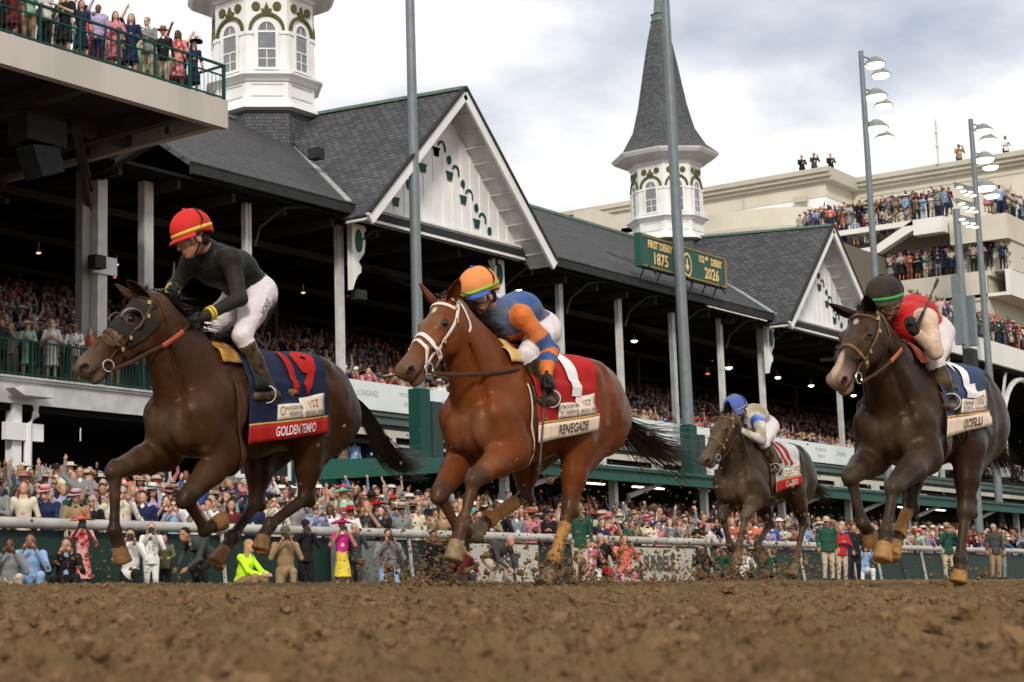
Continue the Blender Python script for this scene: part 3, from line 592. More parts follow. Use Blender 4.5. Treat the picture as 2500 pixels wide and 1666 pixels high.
# window boxes of the lower level
for k,x in enumerate((38.6,)):
    t=empty('ticket_window',(38.2,33.9,3.1));tag(t,'white framed window beside the lower level parapet','window');b=MB();b.box(0,2.6,0,.12,0,.12);b.box(0,2.6,0,.12,1.0,1.1);b.box(0,.12,0,.12,.12,1.0);b.box(2.48,2.6,0,.12,.12,1.0);b.box(1.6,1.7,0,.12,.12,1.0);b.build('frame',[WH],t);b=MB();b.box(.12,2.48,.04,.06,.12,1.0);b.build('pane',[M('window_glass_dark',(.03,.035,.04),rough=.12,var=.1)],t)
b=MB()
for x in np.arange(47,100,5.0):b.box(x,x+.22,34.7,34.9,3.74,5.0);b.box(x+.55,x+.67,34.7,34.9,3.74,5.0)
b.box(47,100,34.75,34.85,4.62,4.72);gp(b,'lower_mullion',[WD])
# ---------------------------------------------------------------- outer rail, apron, mesh panels
o=obj('apron',npmesh('apron',[(-60,25.3,-.11),(200,25.3,-.11),(200,33.5,.95),(-60,33.5,.95),(200,60,1.0),(-60,60,1.0)],[(0,1,2,3),(3,2,4,5)],smooth=False),[CON]);tag(o,kind='structure')
rl=empty('track_rail',(30,25,0));tag(rl,'white tubular outer rail of the track with dark mesh below','rail');RO=Vector((30,25,0))
RW=M('rail_white',(.46,.45,.41),rough=.45,var=.12,vs=2,c2=(.36,.35,.32))
b=MB();b.tube([(-20,25,1.10),(140,25,1.20)],.115,n=14);o=b.build('top_rail',[RW],rl,True);o.location=-RO
MESH=M('mesh_panel_green',(.020,.045,.038),rough=.5,var=.5,vs=40,bump=.8,bs=60)
b=MB();b.box(-20,140,25.10,25.14,-.46,.98);o=b.build('mesh_panel',[MESH],rl);o.location=-RO
for k,x in enumerate(np.arange(18,75,2.4)):
    b=MB();b.bar((x,25.0,1.05),(x-.12,24.75,-.46),.07,.05);o=b.build('post',[RW if k%3 else MATS['steel_dark'] if 'steel_dark' in MATS else DKG],rl);o.location=-RO
def adboard(x0,x1,txt,col,ink,lab,extra=None):
    t=empty('advert_board',(x0,24.9,-.12));tag(t,lab,'advert board','advert boards along the outer rail');b=MB();b.box(0,x1-x0,0,.04,0,1.04);b.build('panel',[col],t);b=MB();addtext(b,txt,.62,lambda u,v:((x1-x0)*.56+u,-.006,.52+v),bold=.03,sx=.8);b.build('lettering',[ink],t)
    if extra:
        b=MB();b.prism([(0,0),(.35,.05),(.45,.4),(.3,.35),(.28,.75),(.0,.5),(-.3,.85),(-.2,.3)],-.012,-.004,lambda u,v,w_:(extra+u,w_,.1+v));b.build('logo',[M('ad_yellow',(.55,.50,.03),rough=.6,var=.1)],t)
AW=M('ad_cream',(.46,.44,.38),rough=.7,var=.08,vs=2);AI=M('ad_ink',(.06,.065,.06),rough=.7,var=0)
adboard(37.5,40.9,'BELT',AW,AI,'cream advert board with dark letters partly hidden by crouching man');adboard(44.9,50.5,'SUNBELT',AW,AI,'cream advert board with yellow bird mark and SUNBELT lettering',1.0);adboard(31.5,34.0,'',M('ad_grey',(.16,.17,.165),rough=.7,var=.2,vs=9),AI,'plain grey patterned board under the rail')
# ---------------------------------------------------------------- poles
def pole(x,y,z0,z1,r0,r1,lab,base=False,lamps=(),box=False,cat='pole',lean=0):
    t=empty('flood_light' if lamps else 'flag_pole',(x,y,z0));tag(t,lab,cat,'tall grey poles in front of the stand');b=MB();b.tube([(0,0,0),(lean,0,z1-z0)],[r0,r1],n=14);b.build('mast',[STE],t,True)
    if base:b=MB();b.box(-.30,.30,-.25,.25,-6.5,.05);b.build('base_post',[GN],t);b=MB();b.box(.42,1.05,-.25,.25,-2.3,-.35);b.build('cabinet',[M('cabinet_green',(.03,.05,.05),rough=.5,var=.1)],t)
    if lamps:
        for k,(dx_,dz,s_) in enumerate(lamps):
            b=MB();c=np.array([dx_,-.3,z1-z0+dz]);b.lathe([(s_*.25,s_*.75),(s_*.55,s_*.55),(s_*.95,s_*.12),(s_*1.0,0)],c=tuple(c),n=14);hd=b.build('lamp_head',[M('lamp_housing',(.20,.21,.20),rough=.5,var=.1)],t,True)
            b=MB();b.lathe([(s_*.93,.02),(s_*.7,-s_*.28),(.0001,-s_*.40)],c=tuple(c),n=14);b.build('lens',[M('flood_glow',(1,.93,.78),emit=2.6,var=0)],hd,True)
        b=MB()
        for dz in sorted({l[1] for l in lamps}):b.bar((0,0,z1-z0+dz+.3),(max(l[0] for l in lamps),-.3,z1-z0+dz+.3),.06)
        b.build('crossarm',[STE],t)
    return t
L3=[(.75,-.5,.46),(1.35,-.85,.42),(.65,-2.05,.50),(1.4,-2.3,.40),(.45,-3.6,.52),(1.3,-3.85,.40)]
pole(46.75,33,6.45,27,.21,.14,'tall flag pole crossing the near gable with dark green base',True)
pole(66.8,33,6.5,40,.26,.13,'tall flag pole crossing the far spire and the sign',True,lean=-.5)
pole(81.3,30,0,26.2,.21,.12,'floodlight mast with six lamps, taller one beside the far gable',lamps=[(a*1.25,b*1.1,c*1.15) for a,b,c in L3])
pole(97.2,30,0,25.9,.23,.13,'floodlight mast with six lamps standing further from the gable',lamps=[(a*1.35,b*1.1,c*1.2) for a,b,c in L3])
pole(111,30,0,29.6,.3,.2,'floodlight mast cut off by the frame edge',lamps=[(-.2,-.8,.5),(-.3,-3.2,.5),(.9,-3.6,.5)])
pole(81.2,26,2,17.4,.19,.16,'thick mast crowded with bright lamps in front of the terraces',lamps=[(-.2+.46*i+.12*(j%2),1.0-.78*j-.10*((i*7+j*3)%3),.17) for i in range(5) for j in range(3)])
t=empty('speaker_column',(80.2,25.8,11.6));tag(t,'grey speaker cabinets fixed to the thick lamp mast','loudspeaker');b=MB();b.box(-.45,-.15,-.2,.2,-.9,2.4);b.build('cabinet',[STE],t);b=MB();b.box(1.15,1.5,-.2,.2,-.8,1.6);b.build('cabinet',[STE],t);b=MB();b.box(.5,1.3,-.2,.2,-2.0,-1.0);b.build('camera_housing',[DKG],t)
# ---------------------------------------------------------------- clubhouse building far right
cl=empty('clubhouse',(110,45,0));tag(cl,'beige stucco clubhouse with cornice and stepped terraces','clubhouse');LO=Vector((110,45,0))
def lp(b,name,mats,sm=False):
    o=b.build(name,mats,None,sm);o.parent=cl;o.location=-LO;return o
CORN=[(0,0),(.35,.25),(.35,.6),(.6,.8),(.75,1.1),(.75,1.25),(0,1.25)]
BE2=M('stucco_beige_deep',(.46,.43,.36),rough=.85,var=.1,vs=.5)  # deeper beige for cornices, joints and mouldings
b=MB();b.box(116,150,45.9,110,27.2,28.4);lp(b,'left_block',[BEI])
b=MB();b.box(116.05,150,45.95,110,20,27.2);lp(b,'white_band',[M('panel_white',(.78,.80,.80),rough=.7,var=.05,vs=.5)])
b=MB();b.box(121,150,20,45.88,24.0,28.4);lp(b,'right_block',[BEI])
b=MB()
for (x0,ya,yb) in ((116,45.3,110.6),(121,20,45.3)):
    for (d,z0,z1) in ((.35,28.3,28.55),(.6,28.55,28.85),(.8,28.85,29.2)):b.box(x0-d,150,ya if x0<117 else ya,yb,z0+(.0 if x0<117 else .002),z1+(.0 if x0<117 else .002))
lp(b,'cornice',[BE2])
b=MB()
for y in (52,58.5,68,80):b.box(115.93,116,y,y+.12,27.3,28.2)
for y in (26,31,37.5,42.5):b.box(120.93,121,y,y+.12,24.4,27.9)
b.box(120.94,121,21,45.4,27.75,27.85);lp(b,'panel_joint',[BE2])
b=MB();b.box(120.9,122,20,45.9,22.6,24.0);lp(b,'window_band',[M('window_green',(.03,.07,.06),rough=.3,var=.2)])
# rounded bay left of it
b=MB();pr=[]
arcp=[(112+8*math.sin(t)*1.0-4,62-14*math.cos(t)) for t in np.linspace(R(0),R(95),14)]
def bay(z0,z1,off,mt,nm):
    b=MB();pts=[(116.2,46.1-off*.3)]+[(116.2-(4.2+off)*math.sin(t),53.5-(7.2+off)*math.cos(t)) for t in np.linspace(R(10),R(90),14)]+[(112.-off,60),(112-off,60.01)]
    n=len(pts);V=[(x,y,z0) for x,y in pts]+[(x,y,z1) for x,y in pts];V+=[(130,y,z0) for x,y in pts]+[(130,y,z1) for x,y in pts]
    Fs=[(i,i+1,i+1+n,i+n) for i in range(n-1)]+[(i+n,i+1+n,i+1+3*n,i+3*n) for i in range(n-1)]+[(i,i+2*n,i+1+2*n,i+1) for i in range(n-1)];b.add(V,Fs);lp(b,nm,[mt])
bay(24.9,26.3,0,BEI,'bay_parapet');bay(24.65,24.9,.4,BE2,'bay_moulding');bay(24.4,24.65,.2,BE2,'bay_moulding');bay(23.4,24.4,.05,BEI,'bay_wall');bay(20.5,23.4,-.8,GN,'bay_glazing')
b=MB();b.box(112,116,57.5,64.5,25.9,27.4);b.box(111.8,116,62.2,63.9,26.1,28.2);lp(b,'rear_parapet',[BEI])
b=MB();b.box(112.3,116,57.5,66.5,22,25.9);lp(b,'rear_glazing',[GN])
# terraces facing the track end
WHT2=M('terrace_white',(.74,.73,.70),rough=.7,var=.06,vs=.6)
b=MB();b.box(104.0,121,34.1,44.6,21.75,21.98);b.box(104.0,105,34.1,35.9,21.0,21.75);b.box(104,105,35.9,41.6,21.75-.1,21.75);lp(b,'upper_terrace',[WHT2])
b=MB();b.prism([(35.9,21.98),(38.3,20.65),(44.6,20.55),(44.6,20.15),(38.1,20.2),(35.9,21.35)],104.9,105.6,lambda u,v,w_:(w_-.9,u,v));lp(b,'stair',[WHT2])
b=MB();b.box(105.6,121,30.8,34.1,18.4,21.75);b.box(108,121,34.1,50,18.45,21.7);lp(b,'terrace_wall',[BEI])
b=MB();b.box(104.7,140,30.7,34,20.2,21.75);lp(b,'upper_parapet',[BEI])
b=MB();b.box(105,121,31.9,50,18.1,18.4);b.box(104.8,105.0,32.1,49,16.6,18.4);b.box(104.9,121,32.1,50,12.5,18.1);lp(b,'middle_terrace',[BEI])
def par(x0,x1,y,ztop,zbot,nm,mt):
    b=MB();b.box(x0,x1,y,y+.25,zbot,ztop);b.box(x0,x1,y+.25,y+7,zbot+.02,zbot+.22);lp(b,nm,[mt])
par(104.8,140,30.8,18.35,16.75,'middle_parapet',WHT2);par(93.2,140,30.8,13.5,12.2,'lower_parapet',WHT2);par(98,140,30.0,21.7,20.2,'upper_parapet',WHT2) if 0 else None
b=MB();b.box(96,140,38,38.3,12.4,20);lp(b,'rear_wall',[M('wall_brown_grey',(.16,.14,.115),rough=.85,var=.1)])  # dark brown-grey wall behind the terraces
b=MB();b.box(93.2,140,31.05,45,12.0,12.2);lp(b,'soffit',[DK])
# railings on the terraces
b=MB()
def rail2(p,q,h=1.05):
    p=np.array(p,float);q=np.array(q,float);u=np.array([0,0,h]);b.bar(p+u,q+u,.06);b.bar(p+u*.5,q+u*.5,.03);L=np.linalg.norm(q-p)
    for k in range(int(L/1.5)+1):m=p+(q-p)*k*1.5/L;b.bar(m,m+u,.05)
rail2((104.1,34.2,21.98),(104.1,35.9,21.98));rail2((104.1,35.9,21.98),(104.1,38.3,20.7));rail2((104.1,38.3,20.7),(104.1,41.6,20.6));rail2((104.6,36,22.0),(104.6,41.6,22.0));rail2((104.9,32.1,18.4),(104.9,48,18.4));rail2((104.8,30.9,18.35),(140,30.9,17.9));rail2((104.8,30.8,21.75),(140,30.8,21.4));rail2((93.2,30.9,13.5),(140,30.9,13.3))
lp(b,'railing',[DKG])
for k,x in enumerate((97.5,107,118)):
    b=MB();pts=[(x+4.4*math.cos(q),31.2,7.6+4.2*math.sin(q)) for q in np.linspace(0,math.pi,16)];b.tube(pts,.16,n=6);b.box(x-4.6,x-4.2,31.0,31.4,5.7,8);b.bar((x-3.,31.2,12),(x-4.3,31.2,9.5),.12);b.bar((x+3.,31.2,12),(x+4.3,31.2,9.5),.12);lp(b,'arch',[WD],True)
t=empty('antenna',(120,39.4,29.2));tag(t,'thin lattice antenna standing on the clubhouse parapet','antenna');b=MB();b.bar((0,0,0),(0,0,3.2),.12);b.bar((-.4,0,1.2),(.4,0,1.2),.08);b.build('mast',[WD],t);b=MB();b.bar((-.3,0,2.2),(.3,0,2.2),.08);b.build('crossbar',[WD],t)
t=empty('wall_camera',(115.6,47.6,27));tag(t,'small camera on the clubhouse corner wall','camera');b=MB();b.box(-.4,.2,-.5,.4,-.1,.3);b.build('housing',[BE2],t);b=MB();b.bar((.3,0,.1),(.7,0,.1),.1);b.build('bracket',[BE2],t)
# ---------------------------------------------------------------- horses
def hframe(poll,dr):
    x=unit(dr);z=unit(np.array([0,0,1.])-x[2]*x);y=np.cross(z,x);return np.stack([x,y,z],1)   # columns
def horse_sdf(H):
    s=Sdf();A=np.array
    HX=H.get('dx',0.)
    s.ell((-.36,0,1.20),(.64,.268,.345),k=.04)
    s.ell((.10,0,1.16),(.28,.225,.32),k=.10)
    s.cone((.22,0,1.0),(-.40,0,1.04),.165,.205,k=.06,lat=.85)
    s.cone((.02,0,1.46),(-.34,0,1.40),.10,.13,k=.10,lat=.7)
    s.cone((-.3,0,1.36),(-1.0,0,1.38),.155,.19,k=.10)
    s.ell((-.80,0,1.20),(.34,.235,.26),k=.10)
    s.ell((-1.05,0,1.30),(.33,.265,.27),k=.08)
    s.ell((-1.02,.10,1.40),(.22,.12,.14),k=.07);s.ell((-1.02,-.10,1.40),(.22,.12,.14),k=.07)
    for q in (1,-1):
        s.ell((-1.12,.135*q,1.20),(.225,.142,.30),k=.04)
        s.cone((-.02,.13*q,1.40),(.25,.165*q,1.10),.115,.105,k=.03,lat=.6)
        s.ell((.06,.19*q,1.14),(.17,.085,.20),k=.025)
        s.ell((.275,.092*q,1.03),(.125,.088,.17),k=.018)
        s.ell((.16,.17*q,.98),(.13,.075,.12),k=.05)
    for q in (1,-1):
        for i in range(7):      # ribs
            xr=-.30-.085*i;s.cone((xr+.03,.246*q,1.31),(xr-.05,.222*q,1.02),.028,.020,k=.018)
        s.cone((-.98,.17*q,1.47),(-1.28,.15*q,1.10),.075,.06,k=.03)       # biceps femoris
        s.cone((-.88,.17*q,1.42),(-.86,.215*q,1.10),.09,.06,k=.03)
        s.cone((.02,.165*q,1.36),(.20,.20*q,1.10),.05,.05,k=.02)          # shoulder blade spine
        s.cone((-.14,.185*q,1.20),(.04,.20*q,.94),.085,.07,k=.02)       # triceps
        s.cone((.24,.165*q,1.12),(.05,.20*q,.92),.075,.07,k=.02)
    for q in (1,-1):
        s.cone((.30,.10*q,1.0),(-.30,.17*q,.93),.020,.016,k=.012)           # girth vein
        s.cone((.10,.205*q,1.05),(.20,.19*q,.86),.035,.03,k=.012);s.cone((.02,.20*q,1.0),(.06,.19*q,.84),.04,.03,k=.012)
        s.cone((-.60,.262*q,1.15),(-.86,.20*q,1.05),.05,.04,k=.02)          # flank fold
        s.cone((-1.12,.235*q,1.30),(-1.20,.20*q,1.00),.045,.035,k=.015)
    # neck and head
    poll=A(H['poll'],float);M3=hframe(poll,H['hdir']);x,y,z=M3.T;O=poll-.055*z+.02*x*0
    H['M3']=M3;H['O']=O;hs=H.get('hs',1.0)
    hp=lambda a,b,c:O+hs*(a*x+b*y+c*z)
    Cn=hp(.045,0,-.10);A0=A([.09,0,1.27]);B0=(A0+Cn)/2+A([.015,0,.03]);B1=A0*.72+Cn*.28+A([.0,0,.02])
    s.cone(A0,B1,.285,.255,k=.06,lat=.64);s.cone(B1,B0,.255,.205,k=.05,lat=.60);s.cone(B0,Cn,.205,.150*hs,k=.05,lat=.64)
    s.cone(A0+A([.20,0,-.05]),Cn*.55+A0*.45+A([.11,0,-.03]),.12,.10,k=.05,lat=.7)
    s.cone(A0+A([.12,.0,-.12]),B0+A([.07,0,-.07]),.12,.075,k=.06,lat=.9)
    for q in (1,-1):
        s.cone(A0+A([.14,.10*q,.0]),Cn+A([.02,.05*q,-.02]),.065,.045,k=.04)     # neck muscle
        s.cone(A0+A([.20,.06*q,-.16]),B0+A([.10,.045*q,-.10]),.06,.04,k=.03)
    s.ell(hp(.07,0,-.03),A([.115,.085,.09])*hs,k=.03,rot=M3)
    s.ell(hp(.19,0,-.035),A([.15,.088,.075])*hs,k=.04,rot=M3)
    s.cone(hp(.20,0,-.065),hp(.50,0,-.062),.095*hs,.064*hs,k=.04,lat=.74,w=y)
    s.cone(hp(.16,0,-.015),hp(.50,0,-.028),.045*hs,.028*hs,k=.03)
    s.ell(hp(.550,0,-.062),A([.075,.060,.070])*hs,k=.03,rot=M3)
    s.cone(hp(.13,0,-.17),hp(.50,0,-.130),.055*hs,.034*hs,k=.04,lat=.9,w=y)
    s.ell(hp(.535,0,-.142),A([.058,.042,.034])*hs,k=.02,rot=M3)
    for q in (1,-1):
        s.ell(hp(.20,.072*q,-.008),A([.048,.022,.034])*hs,k=.025,rot=M3)
        s.ell(hp(.165,.042*q,-.115),A([.125,.046,.108])*hs,k=.035,rot=M3)
        s.cone(hp(.26,.07*q,-.045),hp(.40,.055*q,-.055),.016*hs,.008*hs,k=.025)
        s.ell(hp(.583,.036*q,-.040),A([.040,.024,.034])*hs,k=.018,rot=M3)
        s.ell(hp(.602,.064*q,-.042),A([.034,.022,.020])*hs,tag=3,k=.010,rot=M3,sub=True)
        s.ell(hp(.205,.100*q,-.003),A([.024,.016,.018])*hs,tag=2,k=.008,rot=M3,sub=True)
        s.cone(hp(.53,.055*q,-.100),hp(.60,.05*q,-.097),.004,.004,tag=3,k=.008,sub=True)
    for q in (1,-1):
        s.cone(Cn+A([.01,.075*q,-.03]),A0+A([.20,.13*q,-.14]),.008,.010,k=.040,sub=True)      # jugular groove
        s.cone(hp(.30,.075*q,-.05),hp(.36,.070*q,-.13),.009*hs,.006*hs,k=.008);s.cone(hp(.40,.062*q,-.03),hp(.34,.075*q,-.085),.008*hs,.006*hs,k=.008)
        s.cone((.30,.12*q,1.14),(.12,.215*q,1.22),.012,.008,k=.010);s.cone((-.05,.225*q,1.16),(-.30,.235*q,.99),.010,.008,k=.010)
    # legs
    def leg(J,front,q):
        el,kn,fe,co,to=[A(v,float) for v in J]
        if front:
            s.cone((.22,.165*q,1.08),el,.12,.115,k=.06,lat=.8)
            mid=el*.55+kn*.45;s.cone(el,mid,.130,.088,k=.05,lat=.80);s.cone(mid,kn,.088,.058,k=.03)
            d=unit(kn-el);bk=unit(np.cross(d,[0,1,0]));bk=bk if bk[2]<0 or bk[0]<0 else -bk
            s.ell(el*.72+kn*.28+bk*.02,(.06,.06,.10),k=.03);s.cone(el+np.array([.03,.04*q,-.05]),kn-d*.06+np.array([0,.035*q,0]),.030,.012,k=.012);s.cone(el-bk*.04,kn-d*.05-bk*.02,.05,.022,k=.015)
            s.ell(kn,(.053,.052,.060),k=.015);s.ell(kn+d*.04,(.041,.045,.045),k=.015);s.ell(kn-bk*.02,(.036,.04,.05),k=.012)
            rc,rk=.029,.038
        else:
            st=A(H['stifle'][0 if q>0 else 1],float)
            s.cone((-1.02,.15*q,1.22),st,.21,.125,k=.07,lat=.68)
            s.cone((-1.22,.14*q,1.18),st*.35+kn*.65+A([-.03,0,.05]),.17,.07,k=.07,lat=.7)
            mid=st*.5+kn*.5+A([-.01,0,0]);s.cone(st,mid,.145,.098,k=.06,lat=.75);s.cone(mid,kn,.096,.052,k=.03,lat=.8)
            dd=unit(fe-kn);du=unit(st-kn);ca=kn-unit(dd+du)*.055
            s.cone(kn*.6+(st*.5+kn*.5)*.4-unit(dd+du)*.065,ca,.020,.026,k=.03)
            s.ell(kn,(.058,.050,.062),k=.03);s.ell(ca,(.028,.028,.032),k=.03)
            rc,rk=.031,.036
        d=unit(fe-kn);up=unit((el if front else A(H['stifle'][0 if q>0 else 1],float))-kn)
        side=unit(np.cross(d,[0,1,0]))
        # tendons lie behind the cannon bone
        bkd=side if side@(A([-1,0,0]) if abs(d[2])>.5 else A([0,0,-1]) )>0 else -side
        if H.get('tend',{}).get((front,q)):bkd=-bkd
        s.cone(kn,kn*.2+fe*.8,rk+.008,rc,k=.02,lat=.85);s.cone(kn*.2+fe*.8,fe,rc,.036,k=.02)
        s.cone(kn+d*.05+bkd*.024,fe+bkd*.018,.017,.018,k=.010)
        s.ell(fe,(.045,.041,.046),k=.02);s.ell(fe+bkd*.025,(.028,.03,.03),k=.02)
        s.cone(fe,co,.036,.044,k=.02)
        d2=unit(to-co);s.frus(co-d2*.005,to,.043,.060,tag=1,k=.008,rd=.010)
        fwd=unit(np.cross(d2,[0,1,0]));fwd=-bkd if abs(d2@bkd)<.9 else fwd
        s.frus(co+d2*.012+fwd*.012,to+fwd*.034,.032,.040,tag=1,k=.02,rd=.008)
    for nm,fr,q in (('FL',1,1),('FR',1,-1),('HL',0,1),('HR',0,-1)):leg(H[nm],fr,q)
    return s
def lerp3(a,b,t):return a+(b-a)*t[:,None]
def build_horse(H):
    s=horse_sdf(H);H['sdf']=s;V,Fq,tg=s.mesh('horse',H.get('h',.0108))
    V=smooth(V,Fq,1,.35)
    X0,Y0,sc=H['X'],H['Y'],H.get('sc',1.)
    root=empty('race_horse',(X0,Y0,H.get('Z',0)),math.pi+H.get('rz',0));root.scale=(sc,)*3;tag(root,H['label'],'horse');H['root']=root
    # coat colour: base, dark points on the lower legs, mud, face marks
    base=np.array(H['coat']);dark=np.array(H['points']);mud=np.array(H['mud']);n1=fbm(V*3.,4);n2=fbm(V*14,3)
    C=np.tile(base,(len(V),1));C*= (1+.35*n1)[:,None]
    belly=np.clip((1.05-V[:,2])*2,0,1)
    legm=np.zeros(len(V))
    for nm in ('FL','FR','HL','HR'):
        el,kn,fe,co,to=[np.array(v,float) for v in H[nm]]
        for a,b,wt in ((kn,fe,1.),(fe,co,1.),(co,to,1.)):
            t=np.clip(((V-a)@(b-a))/((b-a)@(b-a)),0,1);dd=np.linalg.norm(V-a-t[:,None]*(b-a),axis=1);legm=np.maximum(legm,np.clip((.12-dd)/.05,0,1)*wt)
    C=lerp3(C,dark,legm*.85)
    M3,O=H['M3'],H['O'];Q=(V-O)@M3/H.get('hs',1.)
    hm=(np.abs(Q[:,1])<.13)&(Q[:,0]>-.02)&(Q[:,0]<.68)&(Q[:,2]>-.24)&(Q[:,2]<.12)
    mz=np.where(hm,np.clip((Q[:,0]-.42)/.14,0,1),0);C=lerp3(C,np.array(H['muzzle']),mz*.8)
    mm=np.clip(n1*2.2+n2*.9+H['mudlev'],0,1)
    # mud gathers on head, breast and legs (it was thrown up by other horses)
    ex=np.clip(legm+.8*hm+np.clip((V[:,0]-.05)*1.5,0,.6)+.2,0,1);C=lerp3(C,mud*(1+.3*n2)[:,None],mm*ex*.75)
    for (a,b,r1_,r2_,wc) in H.get('marks',[]):
        q=((Q[:,0]-a)/r1_)**2+((Q[:,1]-b)/r2_)**2+n2*1.5;C=lerp3(C,np.array(wc),np.where(hm&(Q[:,2]>-.06),np.clip((1.1-q)*2,0,1),0)*.9)
    H['V'],H['Fq'],H['legm'],H['Q'],H['hm']=V,Fq,legm,Q,hm
    me=npmesh('horse_body',V,Fq,np.clip(tg,0,3));vcol(me,np.clip(C,0,1))
    V_=0
    mats=[M('horse_coat_'+H['id'],(.1,.05,.03),rough=H.get('rough',.40),attr='Col',var=.22,vs=7,bump=.42,bs=10,spec=.15),
          M('horse_hoof_'+H['id'],H.get('hoof',(.25,.15,.07)),rough=.55,var=.35,vs=30,bump=.3,bs=90),
          M('horse_eye_socket',(.012,.008,.006),rough=.3,var=0),M('horse_nostril',(.02,.008,.007),rough=.5,var=0)]
    mats[0].node_tree.nodes['Principled BSDF'].inputs['Specular Tint'].default_value=(1,.80,.66,1)
    obj('body',me,mats,root)
    hs=H.get('hs',1.);hp=lambda a,b,c:O+hs*(M3@np.array([a,b,c]))
    # eyes
    for q in (1,-1):
        b=MB();pr=[(.0225*math.sin(t),-.0225*math.cos(t)) for t in np.linspace(0,math.pi,9)];b.lathe([(max(r*1.15,1e-5),z*1.15) for r,z in pr],c=tuple(hp(.205,.079*q,-.003)),n=14)
        b.build('eye',M('horse_eye',(.015,.008,.004),rough=.18,var=0,spec=.35),root,True)
    # ears: cupped leaves
    for q in (1,-1):
        e=H['ears'][0 if q>0 else 1];bs=hp(.035,.052*q,.035);up=unit(M3@np.array(e));L=.165*hs
        ww=unit(np.cross(up,M3@np.array([0.75,.65*q,.2])));nn=np.cross(ww,up)
        V2=[];nu,nv=9,9
        for i in range(nu):
            t=i/(nu-1);wd=.036*hs*math.sin(math.pi*min(1,(t*.93+.07)))**.62*(1-t*.25)+.002
            for j in range(nv):
                a=(j/(nv-1)-.5)*math.radians(250)*(1-.45*t);V2.append(bs+up*(t*L-.012)+ww*wd*math.sin(a)*1.0+nn*(wd*(math.cos(a)-.2))*1.0*(-1)+nn*.012*math.sin(math.pi*t))
        Fs=[(i*nv+j,i*nv+j+1,(i+1)*nv+j+1,(i+1)*nv+j) for i in range(nu-1) for j in range(nv-1)]
        me=npmesh('ear',V2,Fs);o=obj('ear',me,M('horse_ear_'+H['id'],tuple(np.array(H['coat'])*.75),rough=.6,var=.25,vs=40),root)
        md=o.modifiers.new('s','SOLIDIFY');md.thickness=.005
    # hair
    def strands(name,curve,n,spread,r,seed,thin=.3,root_r=.03,ends=1.,fl=0.0):
        g=np.random.default_rng(seed);P=np.array(curve,float);k=14;tt=np.linspace(0,1,k)
        cum=np.r_[0,np.cumsum(np.linalg.norm(np.diff(P,axis=0),axis=1))];cum/=cum[-1]
        base=np.stack([np.interp(tt,cum,P[:,i]) for i in range(3)],1)
        for _ in range(2):base[1:-1]=(base[:-2]+2*base[1:-1]+base[2:])/4
        b=MB()
        for i in range(n):
            e0=g.normal(size=3);e0/=np.linalg.norm(e0);e1=g.normal(size=3)*spread;ln=g.uniform(.45,1.0)**.6*ends
            ph=g.uniform(0,6.28,3);wv=g.uniform(.0,.02)
            S=base[0]+(base-base[0])*1.0;u=np.linspace(0,ln,k);S=np.stack([np.interp(u,tt,base[:,c]) for c in range(3)],1)
            S=S+np.outer(np.full(k,1.),e0*root_r*g.uniform(0,1))+np.outer(u**1.5,e1)+wv*np.sin(np.outer(u*7,[1,1,1])+ph)*u[:,None]
            S[:,2]+=fl*np.sin(u*5+ph[0])*u
            rr=r*g.uniform(.5,1.3)*(1-u/ln*.85)*(.6+.4*np.sin(np.clip(u*6,0,1.57)));b.tube(S,rr,n=3,caps=False)
        return b.build(name,M('horse_hair_'+H['id'],H['hair'],rough=.38,var=.3,vs=12,spec=.5),root,True)
    T=H['tail'];strands('tail',T,H.get('ntail',260),H.get('tspread',.13),.0062,5,root_r=.03)
    b=MB();b.tube([T[0]]+[tuple(np.array(T[0])*(1-t)+np.array(T[1])*t) for t in (.3,.7,1.)],[.045,.04,.03,.014],n=10);b.build('dock',MATS['horse_hair_'+H['id']],root,True)
    # mane: short locks along the crest
    g=np.random.default_rng(11);b=MB();P0=hp(.0,0,.02);P1=np.array([.02,0,1.53]);Cn=hp(.03,0,-.09)
    for i in range(H.get('nmane',320)):
        t=g.uniform(-.03,1);c=P0*(1-t)+P1*t+np.array([-.015,0,.045*math.sin(math.pi*t)])
        for _ in range(3):
            d=float(s.ev(c[None])[0]);c=c+np.array([-.45,0,.9])*(-d)
        sd=g.choice([-1,-1,1]) if H.get('maneside') is None else H['maneside'];L=g.uniform(.07,.17)*H.get('manel',1.)
        d1=unit([-.75+g.normal()*.3,sd*g.uniform(.1,.5),g.uniform(-.1,.9)]);d2=unit([-.9,sd*g.uniform(.2,.9),g.uniform(-.9,.1)])
        S=[c+d1*L*u*(1-u*.5)+d2*L*u*u*.9+g.normal(size=3)*.004 for u in np.linspace(0,1,7)];S[0]=c-np.array([-.3,0,.6])*.02
        b.tube(S,[.006,.007,.0065,.005,.004,.0025,.001],n=3,caps=False)
    for i in range(40):
        c=hp(g.uniform(-.01,.04),g.uniform(-.02,.02),.03);d1=M3@unit(np.array(H.get('forelock',(-.2,.1,1)))+g.normal(size=3)*.35);L=g.uniform(.05,.11)
        b.tube([c+d1*L*u+np.array([-.03,0,-.01])*u*u for u in np.linspace(0,1,5)],[.005,.005,.004,.003,.001],n=3,caps=False)
    b.build('mane',MATS['horse_hair_'+H['id']],root,True)
    return root
